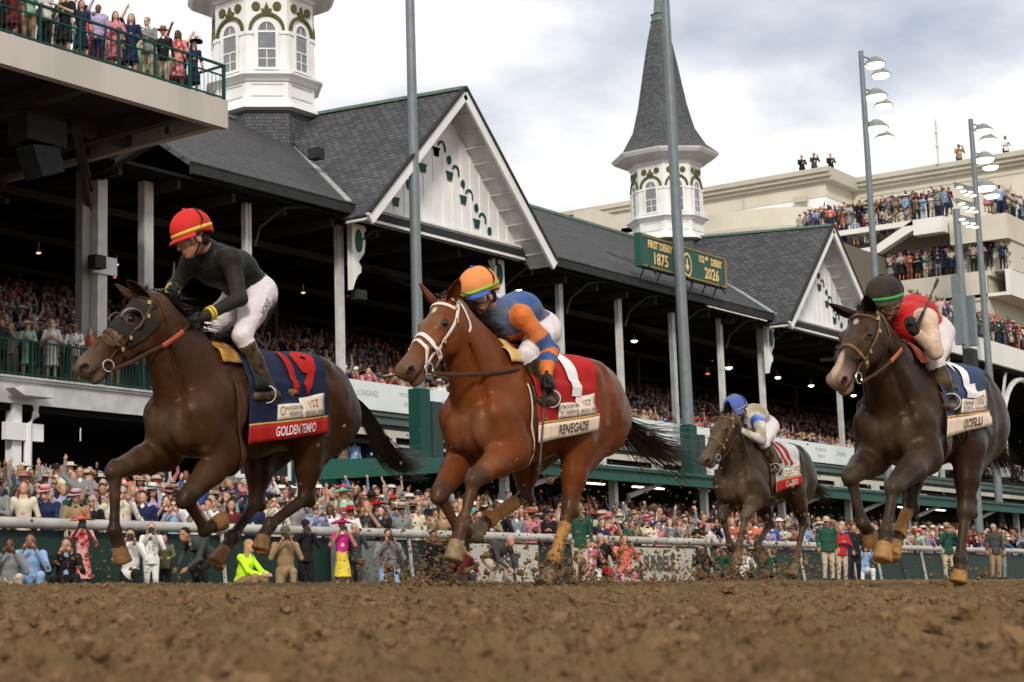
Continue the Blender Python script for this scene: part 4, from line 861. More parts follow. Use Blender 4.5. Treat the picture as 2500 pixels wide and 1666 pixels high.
HORSES=[
dict(id='a',label='dark bay horse with black blinker hood, clothed in navy 19',X=7.57,Y=7.0,h=.0108,
 FL=[(.0,.18,.85),(.34,.16,.56),(.15,.14,.375),(.075,.13,.395),(-.03,.13,.43)],
 FR=[(.20,-.165,.87),(.65,-.145,.73),(.67,-.13,.36),(.635,-.125,.27),(.60,-.12,.165)],
 HL=[(-.9,.19,1.0),(-.80,.17,.60),(-.47,.14,.415),(-.405,.14,.345),(-.37,.135,.25)],
 HR=[(-.85,-.16,.95),(-.67,-.15,.575),(-.41,-.13,.34),(-.335,-.13,.265),(-.235,-.13,.165)],
 stifle=[(-.80,.19,1.0),(-.72,-.175,.98)],
 poll=(.545,0,1.83),hdir=(.42,-.15,-.385),hs=1.10,
 coat=(.036,.0135,.0052),points=(.022,.013,.009),mud=(.10,.062,.034),mudlev=.02,muzzle=(.12,.085,.06),hoof=(.17,.085,.032),hair=(.012,.009,.008),
 tail=[(-1.30,0,1.40),(-1.50,0,1.33),(-1.66,0,1.28),(-1.80,0,1.08),(-1.92,0,.95),(-2.10,0,.87),(-2.38,0,.93)],ntail=650,tspread=.05,
 ears=[(.35,.30,1),(.25,-.35,1)],nmane=420,manel=1.0,maneside=None,tend={(1,1):1,(0,1):1,(0,-1):1}),
dict(id='b',label='bright bay horse wearing white bridle and red number 1 cloth',X=9.0,Y=5.75,h=.0108,
 FL=[(.12,.178,.87),(.52,.16,.68),(.64,.14,.39),(.685,.135,.30),(.73,.13,.175)],
 FR=[(.12,-.165,.88),(.45,-.15,.60),(.27,-.13,.37),(.19,-.13,.355),(.07,-.125,.35)],
 HL=[(-.8,.19,1.0),(-.55,.18,.52),(-.38,.16,.20),(-.325,.16,.12),(-.25,.15,.03)],
 HR=[(-.8,-.16,.95),(-.54,-.145,.62),(-.08,-.13,.45),(.01,-.13,.41),(.11,-.13,.36)],
 stifle=[(-.66,.19,.98),(-.60,-.175,.95)],
 poll=(.555,0,1.825),hdir=(.44,-.04,-.405),hs=1.08,
 coat=(.125,.032,.0078),points=(.055,.030,.018),mud=(.16,.10,.055),mudlev=-.12,muzzle=(.13,.08,.05),hoof=(.20,.14,.08),hair=(.022,.014,.011),
 tail=[(-1.28,0,1.38),(-1.45,0,1.28),(-1.62,0,1.16),(-1.85,0,1.08),(-2.15,0,1.02),(-2.40,0,.98),(-2.62,0,.95)],ntail=420,tspread=.12,
 ears=[(-.35,.75,.8),(-.2,-.5,1)],nmane=300,manel=.9,marks=[(.13,0,.024,.015,(.5,.42,.33))],rough=.36,
 tend={(1,-1):1,(0,1):1,(0,-1):1}),
dict(id='c',label='dark brown horse with pale muzzle and navy number 2 cloth',X=11.37,Y=4.05,h=.0108,
 FL=[(.22,.178,.87),(.74,.16,.65),(.87,.14,.37),(.885,.135,.29),(.935,.13,.18)],
 FR=[(.20,-.165,.88),(.63,-.15,.73),(.53,-.13,.43),(.45,-.13,.38),(.40,-.12,.285)],
 HL=[(-.7,.19,.98),(-.46,.18,.52),(-.36,.16,.20),(-.34,.16,.12),(-.31,.15,.04)],
 HR=[(-.7,-.16,.95),(-.36,-.14,.58),(-.08,-.13,.38),(-.01,-.13,.31),(.08,-.13,.22)],
 stifle=[(-.58,.19,.98),(-.52,-.175,.95)],
 poll=(.64,0,1.825),hdir=(.45,-.05,-.42),hs=1.09,
 coat=(.021,.0105,.0055),points=(.038,.026,.018),mud=(.085,.056,.034),mudlev=.03,muzzle=(.22,.14,.10),hoof=(.30,.155,.055),hair=(.013,.010,.009),
 tail=[(-1.30,0,1.38),(-1.50,.0,1.25),(-1.68,0,1.12),(-1.82,0,1.0),(-1.95,0,.92),(-2.05,0,.88)],ntail=500,tspread=.05,
 ears=[(.25,.25,1),(.05,-.85,.75)],nmane=250,manel=.8,marks=[(.14,0,.018,.014,(.42,.34,.28)),(.50,.0,.13,.030,(.40,.27,.20))],
 tend={(1,-1):1,(0,1):1,(0,-1):1}),
dict(id='d',label='mud-caked brown horse trailing behind the leaders, under white cloth',X=17.95,Y=8.2,h=.018,sc=1.04,
 FL=[(.10,.175,.95),(.40,.16,.72),(.55,.14,.41),(.57,.135,.32),(.60,.13,.19)],
 FR=[(.08,-.165,.92),(.30,-.15,.72),(.19,-.13,.42),(.11,-.13,.34),(.03,-.12,.26)],
 HL=[(-.8,.19,1.0),(-1.02,.18,.66),(-.84,.16,.30),(-.78,.16,.20),(-.70,.15,.07)],
 HR=[(-.8,-.16,.95),(-.85,-.14,.66),(-.5,-.13,.42),(-.5,-.13,.34),(-.6,-.13,.25)],
 stifle=[(-.80,.19,1.02),(-.68,-.175,.98)],
 poll=(.44,0,1.84),hdir=(.37,-.10,-.42),hs=1.10,
 coat=(.023,.013,.0075),points=(.05,.035,.024),mud=(.12,.082,.052),mudlev=.22,muzzle=(.12,.09,.06),hoof=(.15,.10,.06),hair=(.016,.012,.010),
 tail=[(-1.30,0,1.38),(-1.50,0,1.25),(-1.72,0,1.12),(-1.95,0,1.04),(-2.2,0,1.0)],ntail=250,tspread=.07,
 ears=[(-.3,.4,.9),(-.3,-.4,.9)],nmane=180,tend={(1,-1):1,(0,1):1,(0,-1):1}),
]
for H in HORSES:build_horse(H)
# ---------------------------------------------------------------- tack on the horses
def gproj(s,P,off,it=4):
    P=np.array(P,float)
    for _ in range(it):
        d=s.ev(P);e=.004;G=np.stack([s.ev(P+np.eye(3)[i]*e)-s.ev(P-np.eye(3)[i]*e) for i in range(3)],1)/(2*e)
        G/=np.maximum(.5,np.linalg.norm(G,axis=1))[:,None];P=P+G*(off-d)[:,None]
    return P
def like(root,name,label,cat,group=None):
    o=empty(name,root.location,root.rotation_euler[2]);o.scale=root.scale;tag(o,label,cat,group);return o
def shell(H,mask,off,name,mat,parent):
    V,Fq=H['V'],H['Fq'];fm=mask[Fq].all(1);F2=Fq[fm];u,inv=np.unique(F2,return_inverse=True);P=V[u];s=H['sdf']
    e=.004;G=np.stack([s.ev(P+np.eye(3)[i]*e)-s.ev(P-np.eye(3)[i]*e) for i in range(3)],1);G/=np.maximum(1e-6,np.linalg.norm(G,axis=1))[:,None]
    me=npmesh(name,P+G*off,inv.reshape(F2.shape));o=obj(name,me,mat,parent);md=o.modifiers.new('s','SOLIDIFY');md.thickness=off*.9;md.offset=-1;return o
def strap(b,H,pts,wd=.011,th=.004,off=.006,mi=0,closed=False,n=26):
    P=np.array(pts,float);P=np.array([H['O']+H.get('hs',1.)*(H['M3']@p) for p in P])
    cum=np.r_[0,np.cumsum(np.linalg.norm(np.diff(P,axis=0),axis=1))];cum/=cum[-1];t=np.linspace(0,1,n)
    Q=np.stack([np.interp(t,cum,P[:,i]) for i in range(3)],1);Q=gproj(H['sdf'],Q,off)
    for _ in range(1):Q[1:-1]=(Q[:-2]+2*Q[1:-1]+Q[2:])/4
    # flat band: local frame from the surface gradient
    e=.004;G=np.stack([H['sdf'].ev(Q+np.eye(3)[i]*e)-H['sdf'].ev(Q-np.eye(3)[i]*e) for i in range(3)],1);G/=np.maximum(1e-6,np.linalg.norm(G,axis=1))[:,None]
    T=np.gradient(Q,axis=0);T/=np.maximum(1e-9,np.linalg.norm(T,axis=1))[:,None];W=np.cross(T,G);W/=np.maximum(1e-9,np.linalg.norm(W,axis=1))[:,None]
    V=[];m=8
    for i in range(n):
        for j in range(m):
            a=2*math.pi*j/m;V.append(Q[i]+W[i]*wd*math.cos(a)+G[i]*th*math.sin(a))
    Fs=[(i*m+j,i*m+(j+1)%m,(i+1)*m+(j+1)%m,(i+1)*m+j) for i in range(n-1) for j in range(m)]+[tuple(range(m))[::-1],tuple((n-1)*m+j for j in range(m))]
    b.add(V,Fs,mi);return Q
def ring(x,yr,z0,zr,a0=0,a1=360,n=22,dx=0):
    return [(x+dx*math.sin(R(a)),yr*math.cos(R(a)),z0+zr*math.sin(R(a))) for a in np.linspace(a0,a1,n)]
def torus(b,c,r,rt,M,mi=0,n=18,m=6):
    V=[];M=np.array(M)
    for i in range(n):
        a=2*math.pi*i/n
        for j in range(m):
            q=2*math.pi*j/m;V.append(c+M@np.array([(r+rt*math.cos(q))*math.cos(a),rt*math.sin(q),(r+rt*math.cos(q))*math.sin(a)]))
    b.add(V,[(i*m+j,i*m+(j+1)%m,((i+1)%n)*m+(j+1)%m,((i+1)%n)*m+j) for i in range(n) for j in range(m)],mi)
LEA=M('tack_leather',(.055,.024,.012),rough=.4,var=.25,vs=20,bump=.15,bs=80)
BRS=M('tack_brass',(.55,.40,.18),rough=.3,metal=1,var=.1);STL=M('tack_steel',(.5,.5,.48),rough=.25,metal=1,var=.1)
def bridle(H,mat,lab,rein,hands,blink=False,double=False,wd=.011):
    t=like(H['root'],'bridle',lab,'bridle');b=MB();hs=H.get('hs',1.);hp=lambda a,c,d:H['O']+hs*(H['M3']@np.array([a,c,d]))
    strap(b,H,ring(.36,.10,-.07,.14,dx=-.02),wd=wd*1.1,n=40)
    if double:strap(b,H,ring(.44,.08,-.07,.11,dx=-.06),wd=wd*.9,n=36)
    for q in (1,-1):
        strap(b,H,[(.0,.02*q,.07),(.02,.08*q,.0),(.12,.09*q,-.05),(.28,.09*q,-.075),(.46,.07*q,-.115)],wd=wd,n=30)
        strap(b,H,[(.0,.03*q,.06),(.0,.09*q,-.02),(.03,.1*q,-.12),(.07,.05*q,-.23)],wd=wd*.8,n=22)
    strap(b,H,[(.07,-.09,-.0),(.085,-.05,.06),(.09,0,.08),(.085,.05,.06),(.07,.09,.0)],wd=wd*.9,n=22)
    b.build('headstall',mat,t,True)
    for q in (1,-1):
        b=MB();torus(b,hp(.475,.066*q,-.12),.036,.005,H['M3']);b.build('bit_ring',STL,t,True)
    b=MB()
    for p in ((.12,.105,-.05),(.28,.10,-.085),(.36,.09,-.10),(.06,.09,-.0)):
        b=MB();c=gproj(H['sdf'],[hp(*p)],.012)[0];b.box(c[0]-.010,c[0]+.010,c[1]-.004,c[1]+.006,c[2]-.012,c[2]+.012);b.build('buckle',BRS,t)
    for q,hd in ((1,hands[0]),(-1,hands[1])):
        a=hp(.48,.07*q,-.15);hd=np.array(hd,float);b=MB();m=(a+hd)/2+np.array([0,.03*q,-.05])
        P=np.array([(1-u)**2*a+2*u*(1-u)*m+u*u*hd for u in np.linspace(0,1,20)]);dd=H['sdf'].ev(P);bad=dd<.016;bad[:2]=False;P=np.where(bad[:,None],gproj(H['sdf'],P+np.array([0,.02*q,0])*bad[:,None],.016),P);P[2:-1]=(P[1:-2]+2*P[2:-1]+P[3:])/4;P=list(P);b.tube(P,.0125,n=8,flat=.28,up=(0,1,0));b.build('rein',rein[0],t,True)
        if len(rein)>1:b=MB();b.tube(P[11:17],.0165,n=8,flat=.35,up=(0,1,0));b.build('rein_grip',rein[1],t,True)
    if blink:
        Q=H['Q'];mk=H['hm']&(Q[:,0]>.03)&(Q[:,0]<.31)&(Q[:,2]>-.15+.15*np.clip(Q[:,0]-.2,0,1))&~((Q[:,0]-.205)**2+(Q[:,2]+.0)**2<.033**2)
        # wrap only the skull, not the neck behind it
        mk&=(Q[:,2]>-.19)&((Q[:,0]>.08)|(Q[:,2]>-.05));shell(H,mk,.006,'blinker_hood',M('hood_cloth',(.022,.019,.015),rough=.8,var=.35,vs=14,bump=.3,bs=120),t)
        for q in (1,-1):
            b=MB();V=[];c=gproj(H['sdf'],[hp(.205,.10*q,-.003)],.004)[0];yy=unit(H['M3'].T[1]*q+.25*H['M3'].T[0]);xx=unit(H['M3'].T[0]-yy*(H['M3'].T[0]@yy));zz=np.cross(xx,yy);n=20
            for i in range(5):
                s_=i/4;rr=.072*(1-.10*s_)
                for j in range(n):
                    a=-2.3+4.6*j/(n-1);up_=.060*math.cos(a*.60)*s_;V.append(c+(-xx*math.cos(a)+zz*math.sin(a))*rr+yy*(up_-.006))
            b.add(V,[(i*n+j,i*n+j+1,(i+1)*n+j+1,(i+1)*n+j) for i in range(4) for j in range(n-1)]);o=b.build('blinker_cup',M('blinker_plastic',(.16,.135,.11),rough=.35,var=.2),t,True);o.modifiers.new('s','SOLIDIFY').thickness=.004
    return t
# ---------------------------------------------------------------- saddle cloths
def finetext(mb,txt,size,fn,bold=0.,sx=1.,step=.03,mi=0):
    import bmesh
    V,Fs=textmesh(txt,size,bold,0,'CENTER',sx)
    if not len(V):return
    bm=bmesh.new();vs=[bm.verts.new(v) for v in V]
    for f in Fs:
        try:bm.faces.new([vs[i] for i in f])
        except ValueError:pass
    for ax in (0,1):
        lo,hi=V[:,ax].min(),V[:,ax].max()
        for c in np.arange(lo+step,hi,step):
            co=[0,0,0];co[ax]=c;no=[0,0,0];no[ax]=1;bmesh.ops.bisect_plane(bm,geom=bm.verts[:]+bm.edges[:]+bm.faces[:],plane_co=co,plane_no=no)
    bm.verts.index_update();mb.add([fn(v.co[0],v.co[1]) for v in bm.verts],[tuple(v.index for v in f.verts) for f in bm.faces],mi);bm.free()
class Cloth:
    def __init__(c,H,xf,xb,xfb,xbb,zf,zb,off=.012,nu=26,nv=34):
        """xf/xb: front and back edge at the spine, xfb/xbb at the hem; zf/zb hem height"""
        c.s=H['sdf'];c.xf,c.xb,c.xfb,c.xbb,c.zf,c.zb=xf,xb,xfb,xbb,zf,zb;c.off=off;c.cols={}
        xs=np.linspace(min(xb,xbb)-.03,max(xf,xfb)+.03,40);c.xs=xs;ph=np.radians(np.linspace(0,125,60));PL=[];RR_={1:[],-1:[]}
        for sd in (1,-1):
            col=[]
            for x in xs:
                o=np.array([x,0,1.20]);d=np.stack([0*ph,sd*np.sin(ph),np.cos(ph)],1);lo=np.full(60,.08);hi=np.full(60,.62)
                for _ in range(16):
                    m=(lo+hi)/2;v=c.s.ev(o+d*m[:,None]);inn=v<off;lo=np.where(inn,m,lo);hi=np.where(inn,hi,m)
                RR_[sd].append((lo+hi)/2)
            RM=np.array(RR_[sd]);RX=np.array([RM[max(0,i_-6):i_+7].max(0) for i_ in range(len(RM))])
            for _ in range(14):RX[1:-1]=(RX[:-2]+2*RX[1:-1]+RX[2:])/4
            RX=np.maximum(RX,RM)
            for i_,x in enumerate(xs):
                o=np.array([x,0,1.20]);P=o+d*RX[i_][:,None];y=np.abs(P[:,1]);k=int(np.argmax(y*(P[:,2]>.8)));P=P[:k+1]
                z=np.linspace(P[-1,2],.75,12)[1:];ym=y[k];P=np.vstack([P,np.stack([0*z+x,sd*(ym+.004-.02*(P[-1,2]-z)),z],1)]);col.append(P)
            PL.append(col)
        c.PL=PL
    def at(c,x,z_or_s,sd=1,mode='z',lift=0.):
        xs=c.xs;f=np.clip((x-xs[0])/(xs[1]-xs[0]),0,len(xs)-1.001);i=int(f);t=f-i;r=[]
        for k in (i,i+1):
            P=c.PL[0 if sd>0 else 1][k];q=np.linspace(0,1,len(P));zz=P[:,2];r.append([np.interp(-z_or_s,-zz,P[:,1]),])
        y=r[0][0]*(1-t)+r[1][0]*t;return np.array([x,y+sd*lift,z_or_s])
    def hem(c,u):return c.zf+(c.zb-c.zf)*u
    def pt(c,u,v,sd=1,lift=0.):
        """u 0 front..1 back, v 0 hem..1 spine"""
        x=(c.xfb+(c.xbb-c.xfb)*u)*(1-v)+(c.xf+(c.xb-c.xf)*u)*v;k=np.clip(v,0,1)
        xs=c.xs;f=np.clip((x-xs[0])/(xs[1]-xs[0]),0,len(xs)-1.001);i=int(f);t=f-i;out=0;hz=c.hem(u)
        for kk,w_ in ((i,1-t),(i+1,t)):
            P=c.PL[0 if sd>0 else 1][kk];L=np.r_[0,np.cumsum(np.linalg.norm(np.diff(P,axis=0),axis=1))];Lh=np.interp(-hz,-P[:,2],L);s_=Lh*(1-k)
            q=np.array([np.interp(s_,L,P[:,j]) for j in range(3)]);d=np.array([np.interp(min(s_+.01,L[-1]),L,P[:,j]) for j in range(3)])-np.array([np.interp(max(s_-.01,0),L,P[:,j]) for j in range(3)])
            nrm=np.array([0,-d[2]*1.,d[1]]);nrm=nrm/max(1e-6,np.linalg.norm(nrm));nrm=nrm*(1 if nrm[1]*sd>=-1e-6 and (nrm[1]*sd>0 or nrm[2]>0) else -1);out=out+w_*(q+nrm*lift)
        wv=.0035*math.sin(u*15+v*3)*(1-v)+.0015*math.sin(u*31+2)*(1-v);out[1]+=sd*max(-.002,wv);out[0]=x;return out
    def len(c,u=.5):
        P=c.PL[0][20];L=np.r_[0,np.cumsum(np.linalg.norm(np.diff(P,axis=0),axis=1))];return float(np.interp(-c.hem(u),-P[:,2],L))
def saddle_cloth(H,c,lab,main,strip,trim,num,numc,name,namec,hemw=.108,numsize=.40,numu=.55,nbold=.024,nsx=.62,numv=.60):
    t=like(H['root'],'saddle_cloth',lab,'saddle cloth');nu,nv=44,44;W=abs(c.xbb-c.xfb);Ls=c.len()
    hv=hemw/Ls
    def sheet(nm,u0,u1,v0,v1,mat,lift,both=False,n1=nu,n2=nv):
        V=[];Fs=[];cols=[]
        vs=[(1,v) for v in np.linspace(v0,v1,n2)]
        if both:vs+= [(-1,v) for v in np.linspace(v1,v0,n2)[1:]]
        for sd,v in vs:
            for u in np.linspace(u0,u1,n1):V.append(c.pt(u,v,sd,lift))
        m=len(vs);Fs=[(i*n1+j,i*n1+j+1,(i+1)*n1+j+1,(i+1)*n1+j) for i in range(m-1) for j in range(n1-1)]
        o=obj(nm,npmesh(nm,V,Fs),mat,t);md=o.modifiers.new('s','SOLIDIFY');md.thickness=.003;md.offset=-1;return o
    sheet('cloth',0,1,0,1,main,0,True)
    sheet('name_strip',0,1,.002,hv,strip,.004,n2=5);sheet('strip_trim',0,1,hv,hv*1.14,trim,.005,n2=3)
    fn=lambda u0,v0,ku,kv,lift:(lambda a,b:c.pt(u0+a/W*ku,v0+b/Ls*kv,1,lift))
    b=MB();finetext(b,name,hemw*.80,fn(.56,hv*.50,1,1,.014),sx=.60*W/.78*(11/len(name))**.8,bold=.0012,step=.05);b.build('name_lettering',namec,t)
    b=MB();finetext(b,num,numsize,fn(numu,numv,1,1,.013),bold=nbold,sx=nsx);b.build('number',numc,t)
    pm=M('patch_cream',(.62,.53,.44),rough=.8,var=.15,vs=8);ink=M('patch_ink',(.05,.03,.02),rough=.8,var=0);ink2=M('patch_red_ink',(.35,.10,.05),rough=.8,var=0)
    sheet('sponsor_patch',.34,.63,hv*1.2,hv*1.2+.10/Ls,pm,.006,n1=8,n2=5);sheet('anniversary_patch',.62,.93,hv*1.2,hv*1.2+.15/Ls,pm,.009,n1=8,n2=5)
    b=MB();addtext(b,'WOODFORD',.032,fn(.52,hv*1.2+.070/Ls,1,1,.011),sx=.85);addtext(b,'RESERVE',.032,fn(.52,hv*1.2+.032/Ls,1,1,.011),sx=.85);addtext(b,'KENTUCKY   DERBY',.026,fn(.775,hv*1.2+.03/Ls,1,1,.014),sx=.85)
    for k in range(14):
        a0,a1=[2*math.pi*(k+z)/14 for z in (0,1)];b.add([fn(.385,hv*1.2+.058/Ls,1,1,.011)(r*math.cos(a),r*math.sin(a)*1.4) for r,a in ((.017,a0),(.017,a1),(.020,a1),(.020,a0))],[(0,1,2,3)])
    b.build('patch_lettering',ink,t)
    b=MB();addtext(b,'152',.085,fn(.775,hv*1.2+.088/Ls,1,1,.016),sx=.8);b.build('anniversary_number',ink2,t)
    return t
def saddle(H,c,lab,pad,tabmat,knL,foot,girthx=-.05,girthmat=None):
    t=like(H['root'],'saddle',lab,'saddle');s=H['sdf'];b=Sdf()
    z0=float(gproj(s,[[-.36,0,1.6]],.0)[0][2])
    b.cone((-.20,0,z0+.03),(-.42,0,z0+.022),.030,.036,k=.05,lat=2.2);b.ell((-.44,0,z0+.03),(.05,.10,.035),k=.04);b.ell((-.20,0,z0+.055),(.05,.08,.05),k=.04)
    V,Fq,_=b.mesh('seat',.012);obj('seat',npmesh('saddle_seat',V,Fq),pad,t)
    # front tab of chamois that peeps out before the saddle
    V=[];n=10
    for i in range(7):
        for j in range(n):
            sd=1;u=-.0-.035*i*.9;V.append(0)
    V=[];rows=[]
    for sd in (1,-1):
        for i,v in enumerate(np.linspace(.66,1,12) if sd>0 else np.linspace(1,.7,8)[1:]):
            rows.append([c.pt(u_,v,sd,.012+.002*math.sin(5*v)) for u_ in np.linspace(-.20-.10*(1-v),-.02,6)])
    V=[p for r_ in rows for p in r_];o=obj('chamois',npmesh('chamois',V,[(i*6+j,i*6+j+1,(i+1)*6+j+1,(i+1)*6+j) for i in range(len(rows)-1) for j in range(5)]),tabmat,t);md=o.modifiers.new('s','SOLIDIFY');md.thickness=.006
    # flap under the leg, stirrup leather and iron
    for sd in (1,-1):
        V=[c.pt(u_,v,sd,.018) for v in np.linspace(.42,.90,12) for u_ in np.linspace(.05,.25,6)];o=obj('flap',npmesh('flap',V,[(i*6+j,i*6+j+1,(i+1)*6+j+1,(i+1)*6+j) for i in range(11) for j in range(5)]),pad,t);o.modifiers.new('s','SOLIDIFY').thickness=.006
        f=np.array(foot,float)*np.array([1,sd,1]);m=MB();m.tube([(-.27,.14*sd,z0-.02),(f[0]*.5-.14,.27*sd,(z0+f[2])/2),tuple(f+np.array([0,0,.10]))],.009,n=6,flat=.4);m.build('stirrup_leather',LEA,t,True)
        m=MB();torus(m,f+np.array([0,0,.045]),.055,.006,np.array([[.5,.87,0],[-.87*sd,.5*sd,0],[0,0,1.]]));m.build('stirrup_iron',STL,t,True)
    # girth round the belly
    ph=np.radians(np.linspace(60,300,40));rows=[]
    for dx_ in (-.045,-.03,.03,.045):
        o=np.array([girthx+dx_,0,1.15]);d=np.stack([-.10*(1-np.abs(np.sin(ph))),np.sin(ph),np.cos(ph)],1);lo=np.full(40,.05);hi=np.full(40,.6)
        for _ in range(14):
            mm=(lo+hi)/2;v=s.ev(o+d*mm[:,None]);inn=v<.010;lo=np.where(inn,mm,lo);hi=np.where(inn,hi,mm)
        rows.append(o+d*((lo+hi)/2)[:,None])
    V=[p for r_ in rows for p in r_];Fs=[(i*40+j,i*40+j+1,(i+1)*40+j+1,(i+1)*40+j) for i in range(3) for j in range(39)]
    o=obj('girth',npmesh('girth',V,Fs,[0 if f<39 else (1 if f<78 else 0) for f in range(117)]),[girthmat or LEA,LEA],t);o.modifiers.new('s','SOLIDIFY').thickness=.004
    return t
# ---------------------------------------------------------------- jockeys
def fist_mesh():
    s=Sdf();s.cone((-.03,0,0),(.02,0,0),.028,.032,k=.02);s.ell((.045,0,.0),(.045,.041,.020),k=.015)
    for y,l in ((-.030,.85),(-.0105,.95),(.0095,1.),(.029,.92)):
        a=[(.070,y,.004),(.070+.034*l,y,-.008),(.070+.030*l,y,-.034),(.070+.006*l,y,-.042)]
        for p,q in zip(a,a[1:]):s.cone(p,q,.0102,.0094,k=.003)
    a=[(.020,.030,-.004),(.050,.046,-.018),(.074,.040,-.036),(.088,.022,-.046)]
    for p,q in zip(a,a[1:]):s.cone(p,q,.0125,.0105,k=.006)
    V,Fq,_=s.mesh('fist',.0042);return npmesh('glove',V,Fq)
FIST=fist_mesh()
GLV=M('glove_black',(.018,.017,.016),rough=.6,var=.3,vs=40,bump=.2,bs=100);BOOT=M('jockey_boot',(.020,.015,.012),rough=.32,var=.3,vs=14,bump=.2,bs=25,c2=(.10,.062,.03))
WHT=M('breeches_white',(.62,.56,.57),rough=.7,var=.14,vs=7,bump=.8,bs=14)
def skin(i):return M('skin_%s'%'abcdef'[i],[(.45,.23,.15),(.36,.17,.10),(.55,.31,.22),(.10,.045,.026),(.24,.11,.065),(.50,.27,.19)][i],rough=.5,var=.08,vs=20,spec=.4)
def jockey(H,J):
    root=like(H['root'],'person',J['label'],'jockey');A=lambda v:np.array(v,float);s=Sdf();am=.013;fr=13
    pv,ch,nb,hd=A(J['pelvis']),A(J['chest']),A(J['neck']),A(J['head'])
    md=(pv+ch)/2+A([0,0,J.get('arch',.05)])
    T1,T2,BR,BT,SK=1,2,3,4,0
    s.cone(pv,pv+A([-.02,0,.0]),.135,.13,tag=BR,k=.05,lat=1.08,amp=am,fr=fr)
    s.cone(pv+(md-pv)*.45,md,.120,.128,tag=T1,k=.05,lat=1.12,amp=am,fr=fr);s.cone(md,ch,.128,.135,tag=T1,k=.06,lat=1.22,amp=am*1.6,fr=fr)
    s.cone(ch,nb,.125,.075,tag=T1,k=.05,lat=1.1,amp=am,fr=fr)
    if J.get('yoke'):s.cone(ch+A([-.02,0,-.05]),(md+pv)/2+A([.05,0,-.075]),.105,.10,tag=T2,k=.03,lat=1.25,amp=am,fr=fr)
    for q in (1,-1):
        sh,el,wr=[A(v) for v in J['armL' if q>0 else 'armR']];Ta=J.get('sleeve',T1)
        s.ell(sh,(.075,.07,.075),tag=J.get('shtag',Ta),k=.05,amp=am,fr=fr)
        if J.get('bands'):
            a,b_=sh,el;s.cone(a,a*.35+b_*.65,.064,.056,tag=2,k=.02,amp=am,fr=14);s.cone(a*.35+b_*.65,b_,.056,.053,tag=1,k=.02,amp=am,fr=14)
            s.cone(el,el*.7+wr*.3,.052,.050,tag=2,k=.02,amp=am,fr=14);s.cone(el*.7+wr*.3,el*.5+wr*.5,.050,.048,tag=1,k=.01);s.cone(el*.5+wr*.5,wr,.048,.036,tag=2,k=.02,amp=am,fr=14)
        else:
            s.cone(sh,el,.064,.050,tag=Ta,k=.03,amp=am*1.3,fr=14);s.cone(el,wr,.050,.034,tag=Ta,k=.02,amp=am*1.3,fr=14)
        hp_=pv+A([.02,.095*q,-.03]);kn,an=[A(v) for v in J['legL' if q>0 else 'legR'][:2]];toe,heel=[A(v) for v in J['legL' if q>0 else 'legR'][2:]]
        s.ell(pv+A([-.03,.065*q,-.02]),(.12,.09,.115),tag=BR,k=.04)
        mdl=hp_*.55+kn*.45;s.cone(hp_,mdl,.102,.085,tag=BR,k=.05,amp=am,fr=12);s.cone(mdl,kn,.085,.062,tag=BR,k=.04,amp=am*1.4,fr=16)
        s.cone(kn,kn*.75+an*.25,.060,.058,tag=BR,k=.02);s.cone(kn*.78+an*.22,kn*.45+an*.55,.060,.055,tag=BT,k=.01);s.cone(kn*.45+an*.55,an,.054,.038,tag=BT,k=.02)
        s.cone(an,heel,.038,.034,tag=BT,k=.02);s.cone(heel,toe,.034,.030,tag=BT,k=.02,lat=1.1);s.cone(heel+A([0,0,-.02]),heel+A([0,0,-.035]),.028,.026,tag=BT,k=.008)
    # head
    X=unit(J['face']);Z=unit(A([0,0,1])-X[2]*X);Y=np.cross(Z,X);M3=np.stack([X,Y,Z],1);h=lambda a,b,c:hd+M3@A([a,b,c])
    s.cone(nb,h(-.03,0,-.06),.056,.052,tag=SK,k=.03)
    s.ell(h(0,0,.01),(.095,.076,.10),tag=SK,k=.02,rot=M3);s.ell(h(.040,0,-.070),(.058,.056,.068),tag=SK,k=.03,rot=M3);s.ell(h(.066,0,-.122),(.024,.026,.018),tag=SK,k=.02,rot=M3)
    s.cone(h(.088,0,-.018),h(.114,0,-.060),.009,.0135,tag=SK,k=.010);s.ell(h(.080,0,-.004),(.022,.052,.013),tag=SK,k=.012,rot=M3)
    s.ell(h(.094,0,-.091),(.011,.024,.006),tag=5,k=.005,rot=M3);s.ell(h(.090,0,-.102),(.011,.020,.006),tag=5,k=.005,rot=M3)
    for q in (1,-1):
        s.ell(h(.072,.045*q,-.048),(.022,.022,.016),tag=SK,k=.02,rot=M3);s.ell(h(-.008,.078*q,-.045),(.018,.010,.030),tag=SK,k=.008,rot=M3)
    s.ell(h(-.05,0,-.045),(.055,.072,.055),tag=6,k=.015,rot=M3)
    V,Fq,tg=s.mesh('jockey',.0088)
    sk=skin(J.get('skin',1));mats=[sk,J['m1'],J['m2'],WHT if not J.get('br') else J['br'],BOOT,M('lips',(.30,.10,.08),rough=.5,var=0),M('hair_dark',(.015,.010,.008),rough=.7,var=.3,vs=60)]
    obj('body',npmesh('jockey_body',V,Fq,tg),mats,root)
    # gloves
    for q in (1,-1):
        sh,el,wr=[A(v) for v in J['armL' if q>0 else 'armR']];X2=unit(wr-el);Y2=A(J['grip'][0 if q>0 else 1]);Y2=unit(Y2-X2*(Y2@X2));Z2=np.cross(X2,Y2)
        if q<0:pass
        me=FIST if q>0 else FIST;o=bpy.data.objects.new('glove',me);COL.objects.link(o);o.parent=root
        if not me.materials:me.materials.append(GLV)
        Mx=Matrix(((X2[0],Y2[0],Z2[0],wr[0]+X2[0]*.02),(X2[1],Y2[1],Z2[1],wr[1]+X2[1]*.02),(X2[2],Y2[2],Z2[2],wr[2]+X2[2]*.02),(0,0,0,1)));o.matrix_local=Mx
